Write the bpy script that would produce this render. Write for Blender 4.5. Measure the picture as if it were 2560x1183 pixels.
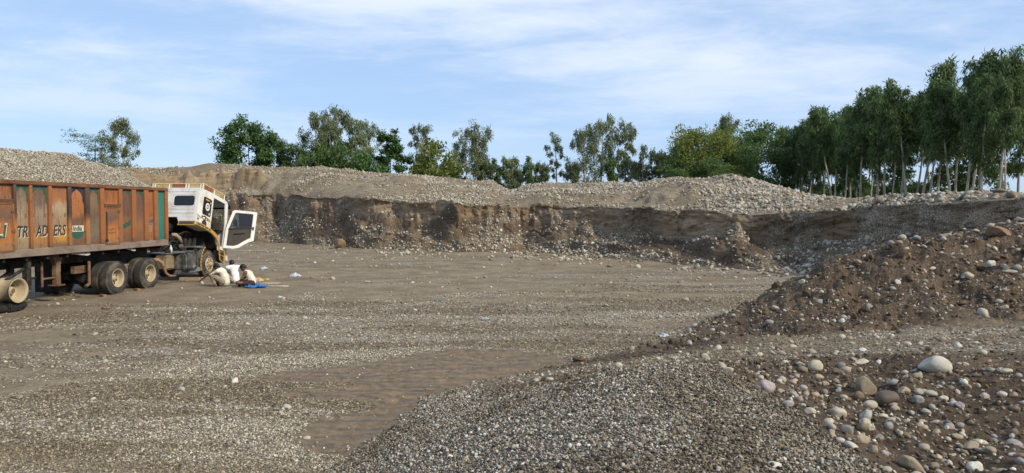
import bpy, bmesh, math, random
import numpy as np
from mathutils import Vector, Matrix, Euler
R = math.radians
random.seed(7); RNG = np.random.default_rng(11)
for o in list(bpy.data.objects): bpy.data.objects.remove(o)
SC = bpy.context.scene
C = SC.collection

# ------------------------------------------------------------------ camera, sky, sun, exposure
CAMZ = 2.66; FPX = 1775.0; PITCH = 2.13
cam_d = bpy.data.cameras.new('camera'); cam = bpy.data.objects.new('camera', cam_d); C.objects.link(cam)
cam.location = (0, 0, CAMZ); cam.rotation_euler = (R(90 - PITCH), 0, 0)
cam_d.sensor_width = 36; cam_d.lens = 36 * FPX / 2560; cam_d.clip_start = 0.1; cam_d.clip_end = 20000
SC.camera = cam
SUN_AZ, SUN_EL = 122, 36
world = bpy.data.worlds.new("World"); SC.world = world; world.use_nodes = True
SC.view_settings.view_transform = 'Standard'; SC.view_settings.look = 'None'
SC.view_settings.gamma = 1; SC.view_settings.use_curve_mapping = False
SC.view_settings.exposure = 0.88
SUN_STRENGTH, SKY_STRENGTH = 2.55, 0.06
def build_world():
    nt = world.node_tree; nt.nodes.clear(); N = nt.nodes.new; L = nt.links.new
    out = N('ShaderNodeOutputWorld')
    sky = N('ShaderNodeTexSky'); sky.sky_type = 'NISHITA'; sky.sun_disc = False
    sky.sun_elevation = R(SUN_EL); sky.sun_rotation = R(SUN_AZ); sky.altitude = 200
    sky.air_density = 1.0; sky.dust_density = 0.6; sky.ozone_density = 2.0
    hs = N('ShaderNodeHueSaturation'); hs.inputs['Saturation'].default_value = 1.0
    L(sky.outputs[0], hs.inputs['Color'])
    bg = N('ShaderNodeBackground'); bg.inputs[1].default_value = SKY_STRENGTH; L(hs.outputs[0], bg.inputs[0])
    # thin high cloud sheet: noise laid on a flat layer above the ground (view direction divided by its height)
    tc = N('ShaderNodeTexCoord'); sep = N('ShaderNodeSeparateXYZ'); L(tc.outputs['Generated'], sep.inputs[0])
    zc = N('ShaderNodeMath'); zc.operation = 'MAXIMUM'; zc.inputs[1].default_value = 0.0; L(sep.outputs[2], zc.inputs[0])
    za = N('ShaderNodeMath'); za.operation = 'ADD'; za.inputs[1].default_value = 0.075; L(zc.outputs[0], za.inputs[0])
    dx = N('ShaderNodeMath'); dx.operation = 'DIVIDE'; L(sep.outputs[0], dx.inputs[0]); L(za.outputs[0], dx.inputs[1])
    dy = N('ShaderNodeMath'); dy.operation = 'DIVIDE'; L(sep.outputs[1], dy.inputs[0]); L(za.outputs[0], dy.inputs[1])
    cb = N('ShaderNodeCombineXYZ'); L(dx.outputs[0], cb.inputs[0]); L(dy.outputs[0], cb.inputs[1])
    mp = N('ShaderNodeMapping'); L(cb.outputs[0], mp.inputs[0])
    mp.inputs['Location'].default_value = (CLOUD_OFF[0], CLOUD_OFF[1], 0); mp.inputs['Rotation'].default_value = (0, 0, R(24)); mp.inputs['Scale'].default_value = (0.52, 0.72, 1)
    n1 = N('ShaderNodeTexNoise'); n1.inputs['Scale'].default_value = 0.62; n1.inputs['Detail'].default_value = 9; n1.inputs['Roughness'].default_value = 0.56; n1.inputs['Distortion'].default_value = 0.35
    L(mp.outputs[0], n1.inputs['Vector'])
    n2 = N('ShaderNodeTexNoise'); n2.inputs['Scale'].default_value = 3.4; n2.inputs['Detail'].default_value = 8; n2.inputs['Roughness'].default_value = 0.66; n2.inputs['Distortion'].default_value = 0.5
    L(mp.outputs[0], n2.inputs['Vector'])
    mx = N('ShaderNodeMath'); mx.operation = 'MULTIPLY_ADD'; mx.inputs[1].default_value = 0.27; L(n2.outputs[0], mx.inputs[0]); L(n1.outputs[0], mx.inputs[2])
    rp = N('ShaderNodeMapRange'); rp.inputs[1].default_value = 0.53; rp.inputs[2].default_value = 0.79; rp.inputs[3].default_value = 0.0; rp.inputs[4].default_value = 0.92; rp.interpolation_type = 'SMOOTHSTEP'
    L(mx.outputs[0], rp.inputs[0])
    # the sheet thins towards the horizon where haze takes over
    fz = N('ShaderNodeMapRange'); fz.inputs[1].default_value = 0.05; fz.inputs[2].default_value = 0.20; fz.inputs[3].default_value = 0.08; fz.inputs[4].default_value = 1.0; L(sep.outputs[2], fz.inputs[0])
    mm = N('ShaderNodeMath'); mm.operation = 'MULTIPLY'; L(rp.outputs[0], mm.inputs[0]); L(fz.outputs[0], mm.inputs[1])
    # even veil of haze
    hz = N('ShaderNodeMixShader'); hzb = N('ShaderNodeBackground'); hzb.inputs[0].default_value = (0.295, 0.425, 0.64, 1); hzb.inputs[1].default_value = 1.0
    hz.inputs[0].default_value = 0.6; L(bg.outputs[0], hz.inputs[1]); L(hzb.outputs[0], hz.inputs[2])
    cl = N('ShaderNodeBackground'); cl.inputs[0].default_value = (0.46, 0.51, 0.60, 1); cl.inputs[1].default_value = 1.0
    ms = N('ShaderNodeMixShader'); L(mm.outputs[0], ms.inputs[0]); L(hz.outputs[0], ms.inputs[1]); L(cl.outputs[0], ms.inputs[2])
    L(ms.outputs[0], out.inputs[0])
CLOUD_OFF = (8.2, 3.1)
build_world()
sd = bpy.data.lights.new('sun', 'SUN'); sun = bpy.data.objects.new('sun', sd); C.objects.link(sun)
sd.energy = SUN_STRENGTH; sd.angle = R(9.0); sd.color = (1.0, 0.90, 0.72)
S = Vector((math.sin(R(SUN_AZ)) * math.cos(R(SUN_EL)), math.cos(R(SUN_AZ)) * math.cos(R(SUN_EL)), math.sin(R(SUN_EL))))
sun.rotation_euler = (-S).to_track_quat('-Z', 'Y').to_euler(); sun.location = S * 60

# ------------------------------------------------------------------ helpers
def hash2(ix, iy, seed=0):
    h = (ix.astype(np.int64) * 374761393 + iy.astype(np.int64) * 668265263 + seed * 974711) & 0xffffffff
    h = ((h ^ (h >> 13)) * 1274126177) & 0xffffffff
    h = ((h ^ (h >> 16)) * 2246822519) & 0xffffffff
    return ((h ^ (h >> 15)) & 0xffffff) / float(0xffffff)
def vn(x, y, seed=0):
    x = np.asarray(x, float); y = np.asarray(y, float)
    ix = np.floor(x); iy = np.floor(y); fx = x - ix; fy = y - iy
    fx = fx * fx * fx * (fx * (fx * 6 - 15) + 10); fy = fy * fy * fy * (fy * (fy * 6 - 15) + 10)
    a = hash2(ix, iy, seed); b = hash2(ix + 1, iy, seed); c = hash2(ix, iy + 1, seed); d = hash2(ix + 1, iy + 1, seed)
    return (a * (1 - fx) + b * fx) * (1 - fy) + (c * (1 - fx) + d * fx) * fy - 0.5
def fbm(x, y, octv=4, seed=0, gain=0.5):
    s = 0; a = 1.0
    for k in range(octv):
        s = s + a * vn(x * 2 ** k + 17.3 * k, y * 2 ** k - 9.1 * k, seed + k * 13); a *= gain
    return s
def sstep(a, b, x):
    t = np.clip((x - a) / (b - a), 0, 1); return t * t * (3 - 2 * t)
def px(x, y, d):
    """design helper: a photograph position at ground distance d -> world point"""
    a = math.atan((y - 591.5) / FPX) + R(PITCH)
    return ((x - 1280) / FPX * d * (1 + math.tan(a) * math.tan(R(PITCH))) * math.cos(R(PITCH)), d, CAMZ - d * math.tan(a))
def pxf(x, y, z=0.0):
    """photograph position lying at height z -> world (X, Y)"""
    a = math.atan((y - 591.5) / FPX) + R(PITCH); d = (CAMZ - z) / math.tan(a)
    return px(x, y, d)[:2]

class MB:
    def __init__(s, M=None): s.v = []; s.f = []; s.m = []; s.M = M; s.smooth = []
    def add(s, vs, fs, mi=0, sm=False, M=None):
        b = len(s.v)
        for p in vs:
            p = Vector(p)
            if M is not None: p = M @ p
            if s.M is not None: p = s.M @ p
            s.v.append(tuple(p))
        for f in fs: s.f.append(tuple(i + b for i in f)); s.m.append(mi); s.smooth.append(sm)
    def box(s, c, d, mi=0, M=None, bev=0.0):
        x, y, z = d[0] / 2, d[1] / 2, d[2] / 2
        if bev <= 0:
            vs = [(c[0] + i * x, c[1] + j * y, c[2] + k * z) for i in (-1, 1) for j in (-1, 1) for k in (-1, 1)]
            s.add(vs, [(0, 1, 3, 2), (4, 6, 7, 5), (0, 4, 5, 1), (2, 3, 7, 6), (0, 2, 6, 4), (1, 5, 7, 3)], mi, False, M); return
        bm = bmesh.new(); bmesh.ops.create_cube(bm, size=1)
        for v in bm.verts: v.co = Vector((v.co.x * d[0] + c[0], v.co.y * d[1] + c[1], v.co.z * d[2] + c[2]))
        bmesh.ops.bevel(bm, geom=bm.edges[:], offset=min(bev, min(d) * 0.45), segments=2, affect='EDGES')
        bm.verts.index_update(); s.add([v.co for v in bm.verts], [[v.index for v in f.verts] for f in bm.faces], mi, False, M); bm.free()
    def bar(s, p, q, r0, r1=None, n=8, mi=0, caps=True, sm=True, M=None):
        p = Vector(p); q = Vector(q); r1 = r0 if r1 is None else r1
        d = (q - p).normalized(); a = d.orthogonal().normalized(); b = d.cross(a)
        vs = []
        for k in range(n):
            t = 2 * math.pi * k / n; e = a * math.cos(t) + b * math.sin(t); vs += [p + e * r0, q + e * r1]
        fs = [(2 * k, 2 * ((k + 1) % n), 2 * ((k + 1) % n) + 1, 2 * k + 1) for k in range(n)]
        s.add(vs, fs, mi, sm, M)
        if caps: s.add([vs[2 * k] for k in range(n)][::-1], [tuple(range(n))], mi, False, M); s.add([vs[2 * k + 1] for k in range(n)], [tuple(range(n))], mi, False, M)
    def path(s, pts, r, n=8, mi=0, M=None):
        pts = [Vector(p) for p in pts]; rr = r if isinstance(r, (list, tuple)) else [r] * len(pts)
        vs = []; ref = None
        for i, p in enumerate(pts):
            d = (pts[min(i + 1, len(pts) - 1)] - pts[max(i - 1, 0)]).normalized()
            if ref is None: ref = d.orthogonal().normalized()
            a = (ref - d * ref.dot(d)).normalized(); ref = a; b = d.cross(a)
            for k in range(n):
                t = 2 * math.pi * k / n; vs.append(p + (a * math.cos(t) + b * math.sin(t)) * rr[i])
        fs = [(i * n + k, i * n + (k + 1) % n, (i + 1) * n + (k + 1) % n, (i + 1) * n + k) for i in range(len(pts) - 1) for k in range(n)]
        fs += [tuple(range(n))[::-1], tuple((len(pts) - 1) * n + k for k in range(n))]
        s.add(vs, fs, mi, True, M)
    def lathe(s, prof, c, axis='x', n=32, mi=0, sm=True, close=False, M=None):
        """prof: (offset along axis, radius)"""
        vs = []; m = len(prof)
        for k in range(n):
            t = 2 * math.pi * k / n; cc, ss = math.cos(t), math.sin(t)
            for (o, r) in prof:
                if axis == 'x': vs.append((c[0] + o, c[1] + r * cc, c[2] + r * ss))
                elif axis == 'y': vs.append((c[0] + r * cc, c[1] + o, c[2] + r * ss))
                else: vs.append((c[0] + r * cc, c[1] + r * ss, c[2] + o))
        fs = []
        for k in range(n):
            k2 = (k + 1) % n
            for j in range(m - 1 if not close else m):
                j2 = (j + 1) % m; fs.append((k * m + j, k * m + j2, k2 * m + j2, k2 * m + j))
        s.add(vs, fs, mi, sm, M)
    def prism(s, poly, fn, t0, t1, mi=0, M=None):
        """poly: 2-D outline; fn(a, b, t) -> 3-D"""
        n = len(poly); vs = [fn(a, b, t0) for a, b in poly] + [fn(a, b, t1) for a, b in poly]
        s.add(vs, [tuple(range(n)), tuple(range(2 * n - 1, n - 1, -1))] + [(i, i + n, (i + 1) % n + n, (i + 1) % n) for i in range(n)], mi, False, M)
    def ringprism(s, outer, inner, fn, t0, t1, mi=0, M=None):
        """frame between two outlines with the same number of corners"""
        n = len(outer)
        vs = [fn(a, b, t0) for a, b in outer] + [fn(a, b, t0) for a, b in inner] + [fn(a, b, t1) for a, b in outer] + [fn(a, b, t1) for a, b in inner]
        fs = []
        for i in range(n):
            j = (i + 1) % n
            fs += [(i, j, n + j, n + i), (2 * n + i, 3 * n + i, 3 * n + j, 2 * n + j), (i, 2 * n + i, 2 * n + j, j), (n + i, n + j, 3 * n + j, 3 * n + i)]
        s.add(vs, fs, mi, False, M)
    def build(s, name, mat, parent=None, off=None, fix=True, bevel=0):
        me = bpy.data.meshes.new(name)
        vs = s.v if off is None else [(a - off[0], b - off[1], c - off[2]) for a, b, c in s.v]
        me.from_pydata(vs, [], s.f)
        mats = mat if isinstance(mat, (list, tuple)) else [mat]
        for m in mats: me.materials.append(m)
        me.polygons.foreach_set('material_index', s.m); me.polygons.foreach_set('use_smooth', s.smooth)
        if fix:
            bm = bmesh.new(); bm.from_mesh(me); bmesh.ops.recalc_face_normals(bm, faces=bm.faces[:]); bm.to_mesh(me); bm.free()
        me.update()
        return link(name, me, parent, bevel)
def link(name, me, parent=None, bevel=0):
    o = bpy.data.objects.new(name, me); C.objects.link(o)
    if parent is not None: o.parent = parent
    if bevel:
        b = o.modifiers.new('bevel', 'BEVEL'); b.width = bevel; b.segments = 2; b.limit_method = 'ANGLE'; b.angle_limit = R(40)
    return o
def tag(o, label, cat=None, group=None, kind=None):
    if label: o['label'] = label
    if cat: o['category'] = cat
    if group: o['group'] = group
    if kind: o['kind'] = kind
    return o
def thing(name, label, cat, loc=(0, 0, 0), rz=0, group=None):
    o = bpy.data.objects.new(name, None); C.objects.link(o); o.location = loc; o.rotation_euler = (0, 0, rz); o.empty_display_size = 0.2
    return tag(o, label, cat, group)
def np_mesh(name, V, F, mat, attrs=None, smooth=True):
    """V (n,3), F (m,4 or 3) numpy"""
    me = bpy.data.meshes.new(name); k = F.shape[1]
    me.vertices.add(len(V)); me.vertices.foreach_set('co', np.ascontiguousarray(V, dtype=np.float32).ravel())
    me.loops.add(F.size); me.loops.foreach_set('vertex_index', F.astype(np.int32).ravel())
    me.polygons.add(len(F)); me.polygons.foreach_set('loop_start', np.arange(0, F.size, k, dtype=np.int32))
    me.polygons.foreach_set('use_smooth', np.full(len(F), smooth, dtype=bool))
    if mat: me.materials.append(mat)
    me.update(calc_edges=True)
    for nm, a in (attrs or {}).items():
        at = me.attributes.new(nm, 'FLOAT', 'POINT'); at.data.foreach_set('value', np.ascontiguousarray(a, dtype=np.float32).ravel())
    return me

# ------------------------------------------------------------------ materials
class NT:
    def __init__(s, name):
        s.mat = bpy.data.materials.new(name); s.mat.use_nodes = True; s.nt = s.mat.node_tree; s.nt.nodes.clear()
        s.out = s.n('ShaderNodeOutputMaterial'); s.b = s.n('ShaderNodeBsdfPrincipled'); s.l(s.b.outputs[0], s.out.inputs[0])
        s.b.inputs['Specular IOR Level'].default_value = 0.3
    def n(s, t, **k):
        nd = s.nt.nodes.new(t)
        for a, b in k.items(): setattr(nd, a, b)
        return nd
    def l(s, a, b): s.nt.links.new(a, b)
    def coord(s, kind='Object', scale=(1, 1, 1), loc=(0, 0, 0)):
        tc = s.n('ShaderNodeTexCoord'); mp = s.n('ShaderNodeMapping'); mp.inputs['Scale'].default_value = scale; mp.inputs['Location'].default_value = loc
        s.l(tc.outputs[kind], mp.inputs[0]); return mp.outputs[0]
    def pos(s, scale=(1, 1, 1)):
        g = s.n('ShaderNodeNewGeometry'); mp = s.n('ShaderNodeMapping'); mp.inputs['Scale'].default_value = scale
        s.l(g.outputs['Position'], mp.inputs[0]); return mp.outputs[0]
    def noise(s, vec, scale, detail=4, rough=0.55, dist=0.0):
        nd = s.n('ShaderNodeTexNoise'); nd.inputs['Scale'].default_value = scale; nd.inputs['Detail'].default_value = detail; nd.inputs['Roughness'].default_value = rough; nd.inputs['Distortion'].default_value = dist
        if vec is not None: s.l(vec, nd.inputs['Vector'])
        return nd.outputs[0]
    def voro(s, vec, scale, out='Distance', feature='F1'):
        nd = s.n('ShaderNodeTexVoronoi'); nd.inputs['Scale'].default_value = scale; nd.feature = feature
        s.l(vec, nd.inputs['Vector']); return nd.outputs[out]
    def ramp(s, fac, stops, interp='LINEAR'):
        nd = s.n('ShaderNodeValToRGB'); cr = nd.color_ramp; cr.interpolation = interp
        while len(cr.elements) < len(stops): cr.elements.new(0.5)
        for e, (p, c) in zip(cr.elements, stops): e.position = p; e.color = (*c, 1) if not isinstance(c, (int, float)) else (c, c, c, 1)
        s.l(fac, nd.inputs[0]); return nd.outputs[0]
    def mix(s, fac, a, b, mode='MIX'):
        nd = s.n('ShaderNodeMix', data_type='RGBA', blend_type=mode)
        for i, v in ((0, fac), (6, a), (7, b)):
            if hasattr(v, 'is_output'): s.l(v, nd.inputs[i])
            elif isinstance(v, (int, float)): nd.inputs[i].default_value = v
            else: nd.inputs[i].default_value = (*v, 1)
        return nd.outputs[2]
    def math(s, op, a, b=None, c=None, clamp=False):
        nd = s.n('ShaderNodeMath', operation=op); nd.use_clamp = clamp
        for i, v in enumerate((a, b, c)):
            if v is None: continue
            if hasattr(v, 'is_output'): s.l(v, nd.inputs[i])
            else: nd.inputs[i].default_value = v
        return nd.outputs[0]
    def rng(s, v, a, b, c=0.0, d=1.0):
        nd = s.n('ShaderNodeMapRange'); nd.interpolation_type = 'SMOOTHSTEP'; s.l(v, nd.inputs[0])
        for i, q in enumerate((a, b, c, d)): nd.inputs[i + 1].default_value = q
        return nd.outputs[0]
    def attr(s, name, out='Fac'):
        nd = s.n('ShaderNodeAttribute'); nd.attribute_name = name; return nd.outputs[out]
    def bump(s, h, strength=0.5, dist=0.02, prev=None):
        nd = s.n('ShaderNodeBump'); nd.inputs['Strength'].default_value = strength; nd.inputs['Distance'].default_value = dist
        s.l(h, nd.inputs['Height'])
        if prev is not None: s.l(prev, nd.inputs['Normal'])
        return nd.outputs[0]
    def base(s, c):
        if hasattr(c, 'is_output'): s.l(c, s.b.inputs['Base Color'])
        else: s.b.inputs['Base Color'].default_value = (*c, 1)
    def set(s, rough=None, metal=None, normal=None, spec=None):
        for k, v in (('Roughness', rough), ('Metallic', metal), ('Normal', normal), ('Specular IOR Level', spec)):
            if v is None: continue
            if hasattr(v, 'is_output'): s.l(v, s.b.inputs[k])
            else: s.b.inputs[k].default_value = v
MATS = {}
def simple(name, col, rough=0.7, metal=0.0, var=0.25, scale=6.0, spec=0.3, bump=0.0, dirt=None):
    """plain material with mottling"""
    if name in MATS: return MATS[name]
    t = NT(name); v = t.coord('Object')
    n = t.noise(v, scale, 6, 0.62); lo = tuple(c * (1 - var) for c in col); hi = tuple(min(1, c * (1 + var)) for c in col)
    c = t.ramp(n, [(0.3, lo), (0.7, hi)])
    if dirt:
        d = t.rng(t.noise(v, scale * 0.5, 8, 0.7), 0.48, 0.62); c = t.mix(t.math('MULTIPLY', d, dirt[1]), c, dirt[0])
    t.base(c); t.set(rough, metal, spec=spec)
    if bump: t.set(normal=t.bump(t.noise(v, scale * 6, 5), 0.5, bump))
    MATS[name] = t.mat; return t.mat
# ------------------------------------------------------------------ terrain
# near field: thin-plate surface through surveyed heights of the heap, the track, the bank and the berm
def P(x, y, d): return px(x, y, d)
ctrl = []
for (x, y) in [(870, 1140), (960, 1080), (1020, 1030), (1060, 990), (1130, 975), (1250, 940), (1400, 908)]:
    X, Y = pxf(x, y); ctrl.append((X, Y, 0.0)); ctrl.append((X - 1.6, Y + 0.5, -0.55))
ctrl += [(2.2, 13.6, 0.0), (3.55, 15.2, 0.0), (5.7, 18.2, 0.0), (8.0, 21.5, 0.1), (1.0, 15.5, -0.6), (4.0, 19.0, -0.6), (-3, 6, -0.5), (-3.4, 4, -0.5), (-3, 2, -0.2)]
ctrl += [P(1700, 908, 7.4), P(1580, 914, 7.5), P(1480, 936, 7.8), P(1330, 985, 7.9), P(1300, 1183, 5.3), P(1000, 1183, 6.45), P(1150, 1080, 7.0), P(1600, 1183, 4.75), P(1900, 1183, 4.62), P(2200, 1190, 4.95),
         P(1850, 945, 7.05), P(1950, 1000, 6.35), P(2050, 1070, 5.65), P(2130, 1120, 5.25), P(2150, 1075, 6.15), P(2050, 1010, 6.9), P(1950, 950, 7.7),
         P(2340, 912, 8.4), P(2000, 908, 8.75), P(2200, 902, 8.7), P(2480, 925, 8.0), P(2560, 935, 7.8), P(2400, 1050, 6.5), P(2500, 1183, 5.2), P(2560, 1100, 6.05), P(2250, 1000, 7.1),
         P(2000, 860, 10.5), P(2300, 842, 11), P(2560, 800, 12.3), P(1800, 882, 10.3), P(1620, 897, 10.5), P(1500, 914, 10.8),
         P(1750, 860, 12.3), P(1900, 842, 12.8), P(2100, 806, 13.3), P(2300, 775, 13.7), P(2560, 742, 14.1),
         P(1725, 826, 14.8), P(1800, 795, 15.3), P(1900, 757, 15.9), P(1980, 728, 16.2), P(2030, 694, 16.4), P(2110, 636, 16.7), P(2200, 622, 17), P(2300, 602, 17.3), P(2400, 590, 17.6), P(2560, 574, 18.1),
         (7.2, 19.3, 0.15), (9.4, 20.3, 0.45), (12, 21.2, 0.8), (15.5, 20, 2.1),
         (0, 0, 1.02), (0, 2.5, 0.95), (2.5, 2.5, 0.85), (6, 3, 0.85), (9, 5, 0.9), (9, 9, 0.85), (13, 8, 0.95), (15, 14, 1.6), (-1.2, 4.5, 0.25), (0, -4, 1.0), (6, -4, 1.0)]
ctrl = np.array(ctrl, float)
def tps(K, lam=0.006):
    n = len(K); d = np.hypot(K[:, None, 0] - K[None, :, 0], K[:, None, 1] - K[None, :, 1])
    A = np.where(d > 0, d * d * np.log(np.maximum(d, 1e-9)), 0) + lam * np.eye(n) * n
    Pm = np.c_[np.ones(n), K[:, 0], K[:, 1]]
    M = np.block([[A, Pm], [Pm.T, np.zeros((3, 3))]])
    return np.linalg.solve(M, np.r_[K[:, 2], 0, 0, 0])
TW = tps(ctrl)
def tps_eval(X, Y):
    sh = X.shape; X = X.ravel(); Y = Y.ravel(); o = np.empty(len(X))
    for i in range(0, len(X), 40000):
        x = X[i:i + 40000]; y = Y[i:i + 40000]
        d2 = (x[:, None] - ctrl[None, :, 0]) ** 2 + (y[:, None] - ctrl[None, :, 1]) ** 2
        o[i:i + 40000] = (0.5 * d2 * np.log(np.maximum(d2, 1e-12))) @ TW[:-3] + TW[-3] + TW[-2] * x + TW[-1] * y
    return o.reshape(sh)
mud_poly = [pxf(*p) for p in [(640, 938), (760, 915), (900, 906), (1000, 891), (1120, 873), (1300, 878), (1440, 905), (1340, 928), (1200, 950), (1100, 982), (1055, 1010), (1010, 1052), (930, 1112), (860, 1144), (790, 1132), (726, 1085), (770, 1050), (850, 1030), (935, 1010), (860, 1000), (680, 994), (715, 979), (880, 960), (800, 958), (700, 956)]]
def poly_sd(X, Y, poly):
    n = len(poly); ins = np.zeros(X.shape, bool); dm = np.full(X.shape, 1e9)
    for i in range(n):
        x0, y0 = poly[i]; x1, y1 = poly[(i + 1) % n]
        cr = ((y0 > Y) != (y1 > Y)) & (X < (x1 - x0) * (Y - y0) / (y1 - y0 + 1e-12) + x0); ins ^= cr
        t = np.clip(((X - x0) * (x1 - x0) + (Y - y0) * (y1 - y0)) / ((x1 - x0) ** 2 + (y1 - y0) ** 2), 0, 1)
        dm = np.minimum(dm, np.hypot(X - x0 - t * (x1 - x0), Y - y0 - t * (y1 - y0)))
    return np.where(ins, -dm, dm)
def raised(X, Y):
    r = np.hypot(X, Y); h = np.full(X.shape, -1.0); m = (r < 27) & (X > -6)
    h[m] = tps_eval(X[m], Y[m]); h = h - np.clip(r - 24, 0, 10) * 0.6 - np.clip(-X - 3.0, 0, 9)
    h = np.where(Y < -3, np.minimum(h, 1.0), h)
    return np.clip(h, -1, 2.6)
TRK = (-12.2, 25.2); TA = R(6.1)
def line_sd(X, Y, pts):
    dm = np.full(X.shape, 1e9); pts = [tuple(p) for p in pts]
    for (x0, y0), (x1, y1) in zip(pts[:-1], pts[1:]):
        t = np.clip(((X - x0) * (x1 - x0) + (Y - y0) * (y1 - y0)) / ((x1 - x0) ** 2 + (y1 - y0) ** 2), 0, 1); dm = np.minimum(dm, np.hypot(X - x0 - t * (x1 - x0), Y - y0 - t * (y1 - y0)))
    return dm
def arc_pts(x0, y0, x1, y1, sag, n=18):
    t = np.linspace(0, 1, n); dx, dy = x1 - x0, y1 - y0; L_ = math.hypot(dx, dy); return list(zip(x0 + dx * t - dy / L_ * sag * 4 * t * (1 - t), y0 + dy * t + dx / L_ * sag * 4 * t * (1 - t)))
RUTS = [arc_pts(-14, 15.5, 7, 27, -2.2), arc_pts(-9, 9, 9, 24, 2.5), arc_pts(-13, 12.5, 1.5, 36, -3.0), arc_pts(-12, 34, 8.5, 30, 1.5)]
SPILL = [([pxf(560, 802), pxf(680, 765), pxf(800, 738)], 0.7), ([pxf(150, 800), pxf(300, 782), pxf(470, 765)], 0.8), ([pxf(1130, 868), pxf(1300, 862), pxf(1460, 850)], 0.5), ([pxf(740, 970), pxf(890, 955)], 0.14), ([pxf(1050, 770), pxf(1500, 772), pxf(1900, 765)], 0.9), ([pxf(0, 905), pxf(300, 898), pxf(620, 905)], 0.35)]
def rut_mask(X, Y):
    m = np.zeros(X.shape)
    for r_ in RUTS: m = np.maximum(m, np.exp(-((np.abs(line_sd(X, Y, r_) - 0.95 ) ) / 0.20) ** 2))
    return m
def near_z(X, Y):
    X = np.asarray(X, float); Y = np.asarray(Y, float)
    h = raised(X, Y); up = sstep(-0.02, 0.25, h)
    z = np.maximum(h, 0) * 0 + np.where(h > 0.12, h, np.where(h < -0.12, 0, (h + 0.12) ** 2 / 0.48))
    # undulating floor, wheel ruts along the haul way
    tr = np.exp(-(((X + 11.5) / 4.5) ** 2 + ((Y - 24) / 9) ** 2))
    fl = (fbm(X * 0.16, Y * 0.3, 3, 5) * 0.10 + fbm(X * 0.7, Y * 1.6, 3, 8) * 0.035) * (1 - 0.85 * tr)
    z = z + fl * (1 - up * 0.3)
    z = z - rut_mask(X, Y) * 0.028 * (1 - up) * (0.6 + vn(X * 0.7, Y * 0.7, 55)) if X.size > 1 else z
    # lumps of the dirt berm and the cobble bank
    berm = sstep(0.05, 0.5, h) * sstep(10.5, 13.5, Y)
    z = z + berm * (fbm(X * 1.1, Y * 1.1, 5, 21, 0.6) * 0.30 + np.abs(fbm(X * 2.3, Y * 2.3, 4, 33)) * 0.12)
    bank = sstep(0.35, 0.6, h) * sstep(2.2, 3.2, X - (Y - 5) * 0.05) * (1 - sstep(8.6, 9.4, Y))
    z = z + bank * (fbm(X * 1.6, Y * 1.6, 5, 41, 0.55) * 0.16)
    md = poly_sd(X, Y, mud_poly) if X.size > 1 else np.full(X.shape, 9.0)
    md = md + fbm(X * 1.5, Y * 1.5, 4, 3) * 0.16
    mud = 1 - sstep(-0.10, 0.12, md)
    rip = np.sin((Y + 0.25 * np.sin(X * 1.1) + fbm(X * 0.8, Y * 0.6, 3, 77) * 0.9) * 2 * math.pi / 0.44)
    z = z - 0.02 * mud + mud * (0.020 * rip * np.clip(0.55 + 1.3 * vn(X * 0.5, Y * 0.5, 4), 0.1, 1.2)) + mud * fbm(X * 5, Y * 9, 3, 91) * 0.012
    return z, h, mud, berm, bank
# quarry wall: plan and profile by bearing
TH = lambda l: (np.array([a for a, *_ in l]), np.array([b[1] for b in l]))
def tab(l, th): return np.interp(th, [a for a, b in l], [b for a, b in l])
def smooth(th, v, w):
    k = np.exp(-0.5 * ((th[:, None] - th[None, :]) / w) ** 2); return (k @ v) / k.sum(1)
T_RB = [(-180, 60), (-90, 60), (-45, 62), (-36, 62), (-26, 64), (-19.4, 60.4), (-15.1, 51.5), (-9, 46), (-2.6, 42), (1.6, 42), (7.1, 38.4), (11.8, 36), (16.3, 33), (19.3, 30.8), (22.5, 30), (27, 26.5), (32, 23.6), (36, 22.2), (45, 21), (90, 30), (180, 60)]
T_LIP = [(-180, 3.2), (-45, 4.2), (-26, 4.2), (-18.1, 3.9), (-12, 3.42), (-9, 3.14), (-5.8, 3.1), (0.6, 2.92), (7.1, 2.80), (13.3, 2.68), (18.4, 2.58), (24.8, 2.68), (30, 2.82), (36, 2.96), (60, 3.1), (180, 3.2)]
T_W = [(-180, 3.2), (-10, 3.2), (4, 3.2), (12, 3.3), (20, 3.6), (26, 3.8), (36, 3.2), (180, 3)]
T_V = [(-180, 1.2), (-18, 1.2), (-12, 0.9), (-6, 0.75), (0, 0.95), (4, 1.15), (9, 1.25), (15, 1.2), (17.5, 0.5), (19, 0.9), (24, 0.8), (28, 0.55), (36, 0.7), (180, 1)]
T_CR = [(-180, 72), (-26, 72), (-18, 70), (-13, 68), (-9, 65), (-5.8, 64), (-1.6, 62), (-0.9, 60), (5, 60), (10, 58), (13, 54), (17, 50), (19.3, 47), (22, 43), (24.8, 40), (30, 36), (36, 34), (60, 36), (180, 72)]
T_CZ = [(-180, 4.6), (-45, 6.3), (-27, 6.4), (-24.4, 6.55), (-23, 7.0), (-20, 6.75), (-18, 6.65), (-15, 6.65), (-13, 6.3), (-9, 5.95), (-7, 5.75), (-5.8, 5.55), (-3.5, 5.3), (-1.6, 5.05), (-1.0, 4.45), (0.4, 4.35), (1.1, 4.8), (3, 4.95), (5, 4.9), (8, 4.95), (10, 4.85), (12, 5.0), (13, 5.05), (15, 4.85), (16.6, 5.05), (17.4, 4.98), (19.3, 4.43), (22, 3.62), (24.8, 3.16), (30, 3.05), (36, 3.1), (180, 3.4)]
TREE_Z = 3.0
th_d = np.arange(-39.0, 39.01, 0.085)
th_all = np.concatenate([np.arange(-180, -39, 3.0), th_d, np.arange(41, 180.1, 3.0)])
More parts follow.
